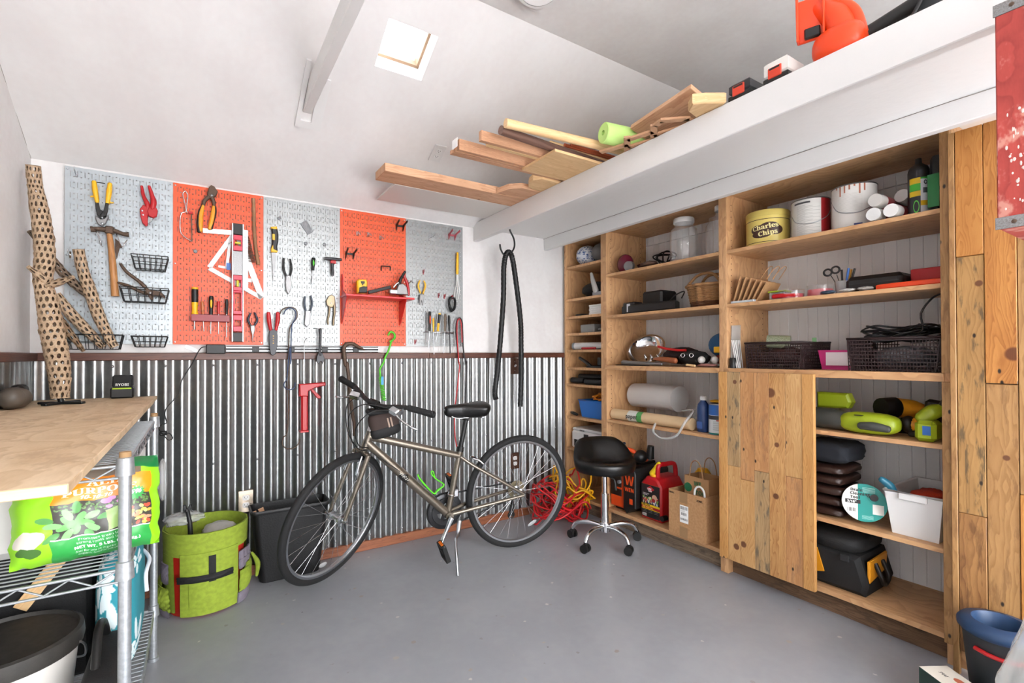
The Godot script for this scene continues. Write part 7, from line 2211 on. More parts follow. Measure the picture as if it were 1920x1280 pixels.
	part(t, "lid", MB.new().bb(Vector3(3.06, 0.6005, 0.08), Vector3(3.385, 0.622, 0.428), 0.008), mat("e2e2e0", 0.4))
	part(t, "paper_slot", MB.new().bb(Vector3(3.0535, 0.485, 0.11), Vector3(3.0555, 0.535, 0.40)), M.black)
	part(t, "button_panel", MB.new().bb(Vector3(3.0535, 0.56, 0.22), Vector3(3.0555, 0.585, 0.27)), M.black)
	part(t, "lettering", letters("EPSON", 0.012, Transform3D(face_x(), Vector3(3.0538, 0.608, 0.2)), 0.0, true), mat("555555", 0.5), "small grey letters")

func face_box(lo: Vector3, hi: Vector3) -> MB:
	return MB.new().bb(lo, hi, 0.004)

func build_bay_left_things() -> void:
	var y := 1.7425
	solo("maroon_bowl", "deep maroon glazed bowl standing on edge on the top shelf", "bowl", MB.new().blob(Vector3(3.12, y + 0.066, 0.585), Vector3(0.05, 0.066, 0.062), 24, 16), mat("6a1630", 0.2))
	solo("jar_lid", "grey tin lid leaning beside the maroon bowl", "lid", MB.new().cyl(Vector3(3.065, y + 0.033, 0.665), Vector3(3.095, y + 0.037, 0.655), 0.033, 20), mat("8b8b8d", 0.35, 0.7))
	solo("brown_dish", "low brown dish behind the tin lid", "dish", turned(Vector3(3.22, y, 0.70), [0.0, 0.0, 0.05, 0.0, 0.075, 0.05, 0.07, 0.05, 0.045, 0.006, 0.0, 0.006], 24), mat("5a2620", 0.3))
	var wires := []
	for i in 40: wires.append(Vector3(3.20 + 0.05 * cos(i * 1.1), y + 0.055 + 0.045 * sin(i * 0.63), 0.86 + 0.06 * sin(i * 0.8)))
	solo("wire_tangle", "tangle of black wire beside the big glass jar", "wire", MB.new().tube(catmull(wires, 3), 0.0045, 6), M.black)
	solo("leather_scraps", "heap of brown leather scraps and small tools on the top shelf", "scraps", crumple(Vector3(3.11, y + 0.027, 0.80), Vector3(0.05, 0.027, 0.085), 31, 0.01), mat("5d4538", 0.7))
	for q in [[3.14, 1.055, 0.083, 0.245, true, "large clear glass jar with a white screw lid on the top shelf"], [3.20, 1.235, 0.06, 0.24, false, "clear glass carafe without a lid beside the big jar"], [3.13, 1.315, 0.046, 0.255, true, "tall clear jar with a white lid in the corner of the shelf"]]:
		var t := thing("glass_jar", q[5], "jar", Vector3(q[0], y, q[1]), "clear glass jars")
		var r: float = q[2]
		var h: float = q[3]
		part(t, "glass", turned(Vector3(q[0], y, q[1]), [0.0, 0.002, r * 0.9, 0.002, r, 0.012, r, h * 0.72, r * 0.92, h * 0.82, r * 0.66, h * 0.9, r * 0.66, h, r * 0.63, h, r * 0.63, h * 0.9, r * 0.88, h * 0.81, r * 0.96, h * 0.71, r * 0.96, 0.014, 0.0, 0.008], 32), M.clear)
		if q[4]:
			part(t, "lid", turned(Vector3(q[0], y + h - 0.004, q[1]), [r * 0.72, 0.0, r * 0.74, 0.003, r * 0.74, 0.024, r * 0.70, 0.03, 0.0, 0.03], 28), M.white_plastic)
	solo("steel_wool", "dark wad of steel wool seen behind the carafe", "steel wool", crumple(Vector3(3.32, y + 0.042, 1.2), Vector3(0.06, 0.042, 0.07), 40, 0.015), M.black_matte)
	# second shelf
	y = 1.4535
	solo("speaker_box", "black box-shaped loudspeaker on the second shelf", "speaker", MB.new().bb(Vector3(3.20, y, 0.66), Vector3(3.36, y + 0.155, 0.83), 0.012), M.black)
	var t := thing("projector_case", "long black case with a white sticker on the second shelf", "case", Vector3(3.12, y, 0.80))
	part(t, "body", slab_y([3.07, 0.60, 3.14, 0.60, 3.16, 0.78, 3.14, 1.02, 3.06, 1.05, 3.05, 0.72], y, y + 0.058, 0.008), M.black)
	part(t, "front_block", MB.new().bb(Vector3(3.06, y, 0.615), Vector3(3.15, y + 0.078, 0.72), 0.008), M.black)
	part(t, "sticker", decal_x(0.655, y + 0.012, 0.685, y + 0.066, 3.0588), mat("cfd3d8", 0.5))
	part(t, "cord", rod([Vector3(3.12, y + 0.05, 0.95), Vector3(3.10, y + 0.09, 1.02), Vector3(3.12, y + 0.11, 1.07), Vector3(3.12, y + 0.07, 1.05)], 0.004, 6, 5), M.black)
	# wicker basket
	var wick := mottle(131, 0.1, "b98d5a", "7a5230", 0.7, 10.0)
	var wick_d := mottle(132, 0.1, "6f4424", "4d2c16", 0.7, 10.0)
	var bc := Vector3(3.16, y, 1.218)
	t = thing("wicker_basket", "small oval wicker basket with a hooped handle", "basket", bc)
	var oval := func(hh: float, grow: float) -> Array:
		var rx := lerpf(0.085, 0.108, hh / 0.125) + grow
		var rz := lerpf(0.10, 0.125, hh / 0.125) + grow
		var o := []
		for k in 56:
			var a := TAU * k / 56
			var wv := 0.0048 * (1.0 if (k / 2) % 2 == 0 else -1.0)
			o.append(bc + Vector3(cos(a) * (rx + wv), hh, sin(a) * (rz + wv)))
		return o
	part(t, "base", turned(bc, [0.0, 0.0, 0.088, 0.0, 0.092, 0.006, 0.0, 0.008], 28), wick_d)
	for i in 15:
		var hh := 0.006 + 0.0082 * i
		part(t, "weave", MB.new().tube(oval.call(hh, 0.0 if i % 2 == 0 else 0.002), 0.0044, 6, true), wick_d if i < 4 else wick)
	part(t, "rim", MB.new().tube(oval.call(0.128, 0.006), 0.0085, 8, true), wick)
	for s in [-1.0, 1.0]:
		part(t, "handle", rod([bc + Vector3(0.06 * s, 0.128, -0.115), bc + Vector3(0.045 * s, 0.185, -0.06), bc + Vector3(0.04 * s, 0.20, 0.0), bc + Vector3(0.045 * s, 0.185, 0.06), bc + Vector3(0.06 * s, 0.128, 0.115)], 0.0085, 8, 5), wick)
	# worktop clutter
	y = 1.1055
	t = thing("steel_pan", "shiny stainless bowl-shaped pan leaning against the shelf side", "pan", Vector3(3.17, y, 0.66))
	var pan := MB.new()
	pan.x = Transform3D(Basis(Vector3(0.62, 0.48, 0.62).normalized(), Vector3(-0.70, 0.62, 0.22).normalized(), Vector3(0.62, 0.48, 0.62).normalized().cross(Vector3(-0.70, 0.62, 0.22).normalized())).orthonormalized(), Vector3(3.205, y + 0.108, 0.69))
	pan.lathe([0.0, -0.06, 0.075, -0.055, 0.11, -0.035, 0.126, 0.0, 0.134, 0.004, 0.134, 0.006, 0.123, 0.002, 0.107, -0.031, 0.073, -0.051, 0.0, -0.056], 44)
	part(t, "bowl", pan, M.chrome)
	solo("caulking_rod_gun", "long grey metal tool lying in front of the steel pan", "tool", limb([Vector3(3.06, y + 0.02, 0.62), Vector3(3.055, y + 0.018, 0.72), Vector3(3.055, y + 0.014, 0.95)], [0.018, 0.014, 0.010], 10), M.dull_steel)
	solo("black_tray", "flat black tray under the tools on the worktop", "tray", MB.new().bb(Vector3(3.045, y, 0.56), Vector3(3.12, y + 0.006, 0.80), 0.002), M.black)
	for q in [[3.10, 0.78, "polished hose clamp nearest the steel pan"], [3.10, 0.83, "polished hose clamp in the middle of three"], [3.11, 0.875, "polished hose clamp beside the wooden handled tool"]]:
		solo("hose_clamp", q[2], "clamp", MB.new().ring(Vector3(q[0], y + 0.055, q[1]), Vector3(0.7, 0.3, 0.6), 0.018, 0.006, 18, 6), M.chrome, "polished hose clamps")
	solo("wooden_handle_tool", "tool with a reddish wooden handle lying on the worktop", "tool", limb([Vector3(3.07, y + 0.045, 0.88), Vector3(3.065, y + 0.045, 0.95), Vector3(3.06, y + 0.035, 1.05)], [0.008, 0.016, 0.018], 10), mat("9a5530", 0.5))
	solo("dark_jacket", "rolled dark red and black jacket behind the wooden handled tool", "jacket", crumple(Vector3(3.24, y + 0.066, 0.96), Vector3(0.10, 0.062, 0.155), 50, 0.014), mat("2a1a1a", 0.85))
	solo("red_cord_bundle", "bright red flat strap lying over the dark jacket", "strap", rod([Vector3(3.13, y + 0.125, 0.86), Vector3(3.125, y + 0.11, 0.93), Vector3(3.12, y + 0.10, 1.02), Vector3(3.12, y + 0.10, 1.08)], 0.008, 8, 4), mat("c01a1c", 0.5))
	t = thing("grommet_pouch", "black tool pouch with two bright eyelets on the worktop", "pouch", Vector3(3.10, y, 1.15))
	part(t, "body", crumple(Vector3(3.12, y + 0.052, 1.14), Vector3(0.06, 0.052, 0.12), 52, 0.012), M.black_matte)
	for zz in [1.105, 1.165]:
		part(t, "eyelet", MB.new().ring(Vector3(3.058, y + 0.068, zz), Vector3(-0.9, 0.1, 0.35), 0.011, 0.0025, 18, 6), M.chrome)
	solo("denim_cap", "blue denim cap on top of the heap", "cap", MB.new().blob(Vector3(3.30, y + 0.13, 1.215), Vector3(0.085, 0.075, 0.09), 22, 12), mottle(133, 0.1, "3f6f9c", "2c547e", 0.9, 12.0))
	for q in [[3.07, 1.225, "white practice ball nearer the black pouch"], [3.10, 1.29, "white practice ball beside the yellow block"]]:
		solo("white_ball", q[2], "ball", MB.new().blob(Vector3(q[0], y + 0.042, q[1]), Vector3(0.021, 0.021, 0.021), 18, 12), mat("d4d2ce", 0.5), "white balls")
	solo("yellow_block", "yellow plastic block in the corner of the worktop", "block", MB.new().box(Vector3(3.14, y + 0.10, 1.315), Vector3(0.05, 0.035, 0.09), 0.004), M.yellow)
	solo("red_gloves", "dark red work gloves under the yellow block", "gloves", crumple(Vector3(3.17, y + 0.045, 1.30), Vector3(0.06, 0.038, 0.055), 55, 0.01), mat("7d2320", 0.8))
	solo("pink_rag", "dusty pink rag at the front of the worktop", "rag", crumple(Vector3(3.06, y + 0.012, 1.27), Vector3(0.03, 0.012, 0.08), 56, 0.005), mat("9c6a62", 0.9))
	solo("pale_dowel", "short pale wooden dowel on the edge of the worktop", "dowel", MB.new().cyl(Vector3(3.035, y + 0.012, 1.15), Vector3(3.03, y + 0.008, 1.21), 0.007, 8), M.lumber_pale)
	# rolls on the low shelf
	y = 0.7295
	var bw := mat(Color(0.93, 0.92, 0.91, 0.8), 0.4)
	bw.transparency = BaseMaterial3D.TRANSPARENCY_ALPHA
	bump(bw, 137, 0.16, 6.0, 6.0)
	solo("bubble_wrap_roll", "thick roll of bubble wrap at the back of the low shelf", "roll", MB.new().tube([Vector3(3.27, y + 0.16, 0.53), Vector3(3.27, y + 0.165, 0.70), Vector3(3.25, y + 0.16, 0.93)], [0.083, 0.086, 0.084], 28), bw)
	t = thing("paper_roll", "long roll of tan builder's paper with a printed band", "roll", Vector3(3.08, y, 0.85))
	part(t, "roll", MB.new().tube([Vector3(3.085, y + 0.036, 0.505), Vector3(3.085, y + 0.037, 1.15)], 0.036, 24), mat("d8bb92", 0.6))
	part(t, "band", MB.new().tube([Vector3(3.085, y + 0.0365, 0.66), Vector3(3.085, y + 0.0365, 0.74)], 0.0366, 24, false, 0), mat("d7d9d2", 0.5))
	part(t, "green_band", MB.new().tube([Vector3(3.085, y + 0.0365, 0.74), Vector3(3.085, y + 0.0365, 0.785)], 0.0367, 24, false, 0), mat("4d9450", 0.5))
	part(t, "lettering", letters("paper", 0.026, Transform3D(face_x(), Vector3(3.0478, y + 0.037, 0.70)), 0.0, true), mat("3d3d3a", 0.6), "dark printed letters")
	solo("clear_tubing", "length of clear plastic tubing drooping over the shelf edge", "tubing", rod([Vector3(3.03, y + 0.02, 0.92), Vector3(3.0, y - 0.03, 0.93), Vector3(3.0, y - 0.06, 1.0), Vector3(3.0, y - 0.03, 1.10), Vector3(3.02, y + 0.05, 1.145), Vector3(3.09, y + 0.115, 1.15), Vector3(3.12, y + 0.105, 1.05)], 0.0075, 8, 6), M.film)
	solo("poly_sheet", "crumpled clear polythene sheet beside the paper roll", "plastic sheet", crumple(Vector3(3.19, y + 0.065, 1.12), Vector3(0.07, 0.064, 0.075), 60, 0.03), M.film)
	t = thing("solvent_bottle", "tall blue plastic bottle with a white cap on the low shelf", "bottle", Vector3(3.11, y, 1.20))
	part(t, "bottle", turned(Vector3(3.11, y, 1.205), [0.0, 0.0, 0.032, 0.0, 0.034, 0.004, 0.034, 0.14, 0.030, 0.16, 0.016, 0.178, 0.016, 0.185, 0.0, 0.185], 24), mat("27406f", 0.35))
	part(t, "cap", turned(Vector3(3.11, y + 0.183, 1.205), [0.018, 0.0, 0.018, 0.022, 0.0, 0.023], 18), M.white_plastic)
	part(t, "label", decal_x(1.187, y + 0.02, 1.223, y + 0.06, 3.0745), mat("3f5f9f", 0.4))
	t = thing("glue_can", "blue metal can with a white label at the end of the low shelf", "can", Vector3(3.11, y, 1.295))
	var cv := CV.new(256, 128, Color("2f66ae"))
	cv.rect(0, 0.35, 1, 1.0, Color("d9dcdc")).rect(0, 0.36, 1, 0.5, Color("2a2a2c")).rect(0, 0.95, 1, 1, Color("1e7f72"))
	for i in 9: cv.rect(0.5, 0.56 + 0.035 * i, 0.68, 0.572 + 0.035 * i, Color("777777"))
	cv.ell(0.58, 0.52, 0.03, 0.02, Color("c0392b"))
	part(t, "can", turned(Vector3(3.11, y, 1.305), [0.053, 0.0, 0.053, 0.165], 32), printed(cv, 0.35))
	part(t, "lid", turned(Vector3(3.11, y, 1.305), [0.053, 0.165, 0.055, 0.168, 0.055, 0.172, 0.049, 0.172, 0.046, 0.166, 0.0, 0.166], 32), M.steel)
	solo("yellow_sponge", "yellow cloth lying on top of the blue can", "cloth", crumple(Vector3(3.11, y + 0.183, 1.295), Vector3(0.042, 0.0105, 0.05), 62, 0.003), mat("d3a11e", 0.8))
	build_bottom_left()

func build_bottom_left() -> void:
	var y := 0.1155
	# inverter generator
	var t := thing("generator", "orange and black inverter generator on the bottom shelf behind the stool", "generator", Vector3(3.2, y, 0.6))
	var go := mat("e8501c", 0.4)
	part(t, "shell", side_x([0.498, y + 0.02, 0.638, y + 0.02, 0.638, y + 0.295, 0.52, y + 0.295, 0.498, y + 0.27], 3.05, 3.37, 0.012), go)
	part(t, "control_panel", MB.new().bb(Vector3(3.044, y + 0.10, 0.51), Vector3(3.052, y + 0.265, 0.61), 0.004), M.black)
	part(t, "end_housing", side_x([0.632, y + 0.03, 0.66, y, 0.69, y + 0.03, 0.742, y + 0.05, 0.742, y + 0.28, 0.72, y + 0.305, 0.66, y + 0.305, 0.632, y + 0.28], 3.038, 3.37, 0.006), M.black)
	part(t, "top_housing", MB.new().bb(Vector3(3.07, y + 0.2955, 0.51), Vector3(3.36, y + 0.315, 0.638), 0.006), M.black)
	part(t, "lettering", letters("W", 0.062, Transform3D(face_x(), Vector3(3.0375, y + 0.225, 0.69)), 0.0, true), go, "large orange letter")
	part(t, "lettering", letters("WEN", 0.026, Transform3D(face_x(), Vector3(3.0375, y + 0.165, 0.69)), 0.0, true), go, "orange letters")
	part(t, "warning_label", MB.new().box(Vector3(3.0375, y + 0.09, 0.705), Vector3(0.0015, 0.036, 0.028)), go)
	part(t, "knob", MB.new().cyl(Vector3(3.045, y + 0.20, 0.60), Vector3(3.028, y + 0.20, 0.60), 0.012, 14), M.grey_plastic)
	part(t, "status_label", MB.new().box(Vector3(3.0435, y + 0.155, 0.59), Vector3(0.002, 0.012, 0.05)), go)
	part(t, "foot", MB.new().bb(Vector3(3.08, y, 0.52), Vector3(3.34, y + 0.02, 0.63), 0.004), M.black)
	# small power tools on it
	t = thing("line_trimmer_head", "orange and black power tool lying on the generator", "power tool", Vector3(3.15, y + 0.32, 0.63))
	part(t, "motor", MB.new().blob(Vector3(3.18, y + 0.365, 0.66), Vector3(0.05, 0.045, 0.045), 18, 12), M.black)
	part(t, "handle", limb([Vector3(3.10, y + 0.375, 0.535), Vector3(3.11, y + 0.405, 0.56), Vector3(3.14, y + 0.405, 0.61), Vector3(3.16, y + 0.385, 0.64)], [0.013, 0.016, 0.015, 0.014], 10), go)
	part(t, "guard", MB.new().blob(Vector3(3.22, y + 0.335, 0.60), Vector3(0.06, 0.018, 0.08), 18, 8), go)
	part(t, "knob", MB.new().cyl(Vector3(3.25, y + 0.35, 0.68), Vector3(3.25, y + 0.435, 0.69), [0.03, 0.022], 14), M.black)
	solo("blue_grip", "dark blue tool grip sticking up behind the stool", "tool", limb([Vector3(3.12, y + 0.435, 0.53), Vector3(3.11, y + 0.45, 0.58)], [0.010, 0.010], 8), mat("22304a", 0.5))
	# petrol can
	t = thing("fuel_can", "red plastic fuel can with a yellow spout and picture label", "fuel can", Vector3(3.16, y, 0.84))
	var red := mat("b8101a", 0.35)
	var prof := [0.758, y, 0.918, y, 0.925, y + 0.02, 0.925, y + 0.215, 0.895, y + 0.262, 0.87, y + 0.275, 0.80, y + 0.275, 0.752, y + 0.225, 0.752, y + 0.02]
	part(t, "tank", side_x(prof, 3.075, 3.30, 0.012), red)
	part(t, "handle", rod([Vector3(3.12, y + 0.27, 0.86), Vector3(3.12, y + 0.345, 0.865), Vector3(3.17, y + 0.355, 0.875), Vector3(3.26, y + 0.345, 0.875), Vector3(3.275, y + 0.265, 0.875)], 0.015, 10, 5), red)
	part(t, "spout_base", MB.new().cyl(Vector3(3.12, y + 0.268, 0.835), Vector3(3.12, y + 0.29, 0.835), 0.026, 18), M.yellow)
	part(t, "spout", limb([Vector3(3.115, y + 0.288, 0.82), Vector3(3.12, y + 0.325, 0.845), Vector3(3.13, y + 0.362, 0.865)], [0.022, 0.019, 0.015], 12, 6), mat("e2c21c", 0.4))
	part(t, "drain_knob", MB.new().cyl(Vector3(3.07, y + 0.035, 0.932), Vector3(3.11, y + 0.035, 0.934), 0.017, 14), M.black)
	var cv := CV.new(256, 384, Color("1b1b1d"))
	cv.rect(0, 0, 1, 0.004, Color("d8b24a"))
	cv.poly([0.5, 0.03, 0.72, 0.12, 0.5, 0.22, 0.28, 0.12], Color("c01f28")).text("SURE", 0.33, 0.155, 0.05, Color.WHITE, true, 0.9).text("CAN", 0.38, 0.215, 0.05, Color.WHITE, true, 0.9)
	cv.text("POUR SPOUT", 0.08, 0.30, 0.028, Color("e4e4e4"), true).text("CONTROL", 0.08, 0.34, 0.028, Color("e4e4e4"), true)
	var g := RandomNumberGenerator.new()
	g.seed = 15
	for i in 60: cv.ell(0.1 + g.randf() * 0.8, 0.38 + g.randf() * 0.2, 0.05, 0.025, [Color("7fae3f"), Color("c9c9c4"), Color("b82a26"), Color("3c5f8f"), Color("d8ae86"), Color("e6e2d8")][i % 6], g.randf() * 3)
	cv.ell(0.72, 0.36, 0.14, 0.09, Color("d2a68a")).ell(0.66, 0.45, 0.1, 0.06, Color("a51c22"))
	cv.rect(0, 0.6, 1, 0.665, Color("f0c81e")).text("ONE CAN", 0.04, 0.655, 0.05, Color("201a10"), true, 0.9).rect(0, 0.665, 1, 0.74, Color("b31a22")).text("THAT DOES IT ALL", 0.05, 0.725, 0.045, Color("f4d84a"), true, 0.75).rect(0, 0.74, 1, 0.765, Color("f0c81e"))
	for i in 7: cv.rect(0.08 + 0.3 * (i % 3), 0.79 + 0.05 * (i / 3), 0.30 + 0.3 * (i % 3), 0.80 + 0.05 * (i / 3), Color("9a9a9a"))
	cv.rect(0.05, 0.9, 0.28, 0.98, Color("eeeeee")).bars(0.07, 0.91, 0.26, 0.97, 7)
	part(t, "label", decal_x(0.764, y + 0.015, 0.912, y + 0.225, 3.0742), printed(cv, 0.3), "printed label with a picture and yellow bands")
	solo("yellow_canister", "small yellow canister with a black valve behind the paper bag", "canister", turned(Vector3(3.36, y, 1.02), [0.0, 0.0, 0.05, 0.0, 0.05, 0.30, 0.03, 0.33, 0.0, 0.335], 24), M.yellow)
	# carton with paper bags
	t = thing("cardboard_box", "open brown cardboard box with a shipping label", "box", Vector3(3.12, y, 1.155))
	var x0 := 3.005
	part(t, "carton", open_box(Vector3(x0, y, 1.04), Vector3(3.22, y + 0.262, 1.285), 0.0, 0.004), M.kraft)
	for q in [[y + 0.20, y + 0.262], [y, y + 0.06]]: part(t, "tape", decal_x(1.118, q[0], 1.172, q[1], x0 - 0.0006), mat("9c7a55", 0.35))
	cv = CV.new(128, 192, Color("f1f1ef"))
	cv.bars(0.08, 0.06, 0.9, 0.25, 4).bars(0.15, 0.42, 0.85, 0.58, 9, Color("333333")).bars(0.08, 0.74, 0.92, 0.86, 12)
	for i in 3: cv.rect(0.1, 0.29 + 0.035 * i, 0.6, 0.302 + 0.035 * i, Color("888888"))
	part(t, "shipping_label", decal_x(1.12, y + 0.085, 1.178, y + 0.185, x0 - 0.0009), printed(cv))
	part(t, "lettering", letters("2DML", 0.012, Transform3D(face_x(), Vector3(x0 - 0.001, y + 0.235, 1.253))), M.black, "small black letters")
	part(t, "lettering", letters("SMALL", 0.010, Transform3D(face_x(), Vector3(x0 - 0.001, y + 0.245, 1.062))), M.black, "small black letters")
	t = thing("paper_carrier_bag", "brown paper carrier bag with green print standing in the carton", "bag", Vector3(3.14, y + 0.006, 1.17))
	var paper := mat("a87f56", 0.85)
	part(t, "bag", open_box(Vector3(3.055, y + 0.005, 1.115), Vector3(3.19, y + 0.352, 1.278), 0.0, 0.002), paper)
	part(t, "print", MB.new().cyl(Vector3(3.0545, y + 0.285, 1.14), Vector3(3.0535, y + 0.285, 1.14), 0.026, 24), mat("1f6b45", 0.7), "round green emblem")
	part(t, "lettering", letters("WE", 0.024, Transform3D(face_x(), Vector3(3.053, y + 0.315, 1.205)), 0.0, true), mat("1f6b45", 0.7), "green printed letters")
	part(t, "lettering", letters("TOO", 0.024, Transform3D(face_x(), Vector3(3.053, y + 0.265, 1.225)), 0.0, true), mat("1f6b45", 0.7), "green printed letters")
	for xx in [3.056, 3.188]:
		part(t, "handle", rod([Vector3(xx, y + 0.34, 1.15), Vector3(xx, y + 0.42, 1.16), Vector3(xx, y + 0.448, 1.19), Vector3(xx, y + 0.42, 1.225), Vector3(xx, y + 0.34, 1.24)], 0.003, 6, 5), paper)
	solo("white_tubing", "loop of white tubing rising from the carton", "tubing", rod([Vector3(3.03, y + 0.2, 1.20), Vector3(3.03, y + 0.285, 1.205), Vector3(3.03, y + 0.31, 1.235), Vector3(3.03, y + 0.285, 1.265), Vector3(3.03, y + 0.2, 1.27)], 0.006, 8, 6), M.white_plastic)

func paint_can(p: Vector3, r: float, h: float, cv: CV, label: String, bail_col: Material) -> void:
	var t := thing("paint_can", label, "paint can", p, "paint cans on the top shelf")
	part(t, "can", turned(p, [r, 0.003, r, h - 0.006], 36), printed(cv, 0.45))
	part(t, "rim", turned(p, [r - 0.002, h - 0.007, r + 0.002, h - 0.003, r, h, r * 0.92, h, r * 0.9, h - 0.008, 0.0, h - 0.008], 36), M.dull_steel)
	var d := Vector3(-0.87, 0, 0.49)
	var s := Vector3(0.49, 0, 0.87)
	part(t, "bail", rod([p + s * -r + Vector3(0, h * 0.72, 0), p + s * -r * 0.8 + d * r * 0.75 + Vector3(0, h * 0.42, 0), p + d * r * 1.05 + Vector3(0, h * 0.34, 0), p + s * r * 0.75 + d * r * 0.8 + Vector3(0, h * 0.5, 0), p + s * r + Vector3(0, h * 0.78, 0)], 0.002, 6, 6), bail_col)

func weave_basket(lo: Vector3, hi: Vector3, label: String) -> void:
	var t := thing("lattice_basket", label, "basket", Vector3((lo.x + hi.x) / 2, lo.y, (lo.z + hi.z) / 2), "brown lattice baskets")
	var m := mat("2c1d1d", 0.5)
	part(t, "floor", MB.new().bb(lo + Vector3(0.018, 0, 0.018), Vector3(hi.x - 0.018, lo.y + 0.003, hi.z - 0.018)), m)
	part(t, "rim", MB.new().tube([Vector3(lo.x, hi.y, lo.z), Vector3(hi.x, hi.y, lo.z), Vector3(hi.x, hi.y, hi.z), Vector3(lo.x, hi.y, hi.z)], 0.0055, 6, true), m)
	var c := Vector3((lo.x + hi.x) / 2, 0, (lo.z + hi.z) / 2)
	var P := [Vector3(lo.x, 0, lo.z), Vector3(lo.x, 0, hi.z), Vector3(hi.x, 0, hi.z), Vector3(hi.x, 0, lo.z)]
	for s in 4:
		var b := MB.new()
		var A: Vector3 = P[s]
		var B: Vector3 = P[(s + 1) % 4]
		var inn := (c - (A + B) / 2)
		inn = inn.normalized() * 0.016
		var n := int((B - A).length() / 0.011)
		for i in n + 1:
			var q := A.lerp(B, float(i) / n)
			var mid := absf(float(i) / n - 0.5) < 0.2 and (s == 0 or s == 2)
			var topy := hi.y - (0.045 if mid else 0.0)
			b.bar(q + inn + Vector3(0, lo.y, 0), q + inn * (1.0 - (topy - lo.y) / (hi.y - lo.y)) + Vector3(0, topy, 0), 0.0038, 0.0025, (B - A).normalized())
		for j in 9:
			var f := (j + 0.5) / 9.0
			var yy := lerpf(lo.y, hi.y, f)
			var o := inn * (1.0 - f)
			if (s == 0 or s == 2) and f > 0.62 and f < 0.9:
				b.bar(A + o + Vector3(0, yy, 0), A.lerp(B, 0.3) + o + Vector3(0, yy, 0), 0.0025, 0.0046)
				b.bar(A.lerp(B, 0.7) + o + Vector3(0, yy, 0), B + o + Vector3(0, yy, 0), 0.0025, 0.0046)
			else:
				b.bar(A + o + Vector3(0, yy, 0), B + o + Vector3(0, yy, 0), 0.0025, 0.0046)
		part(t, "side", b, m)

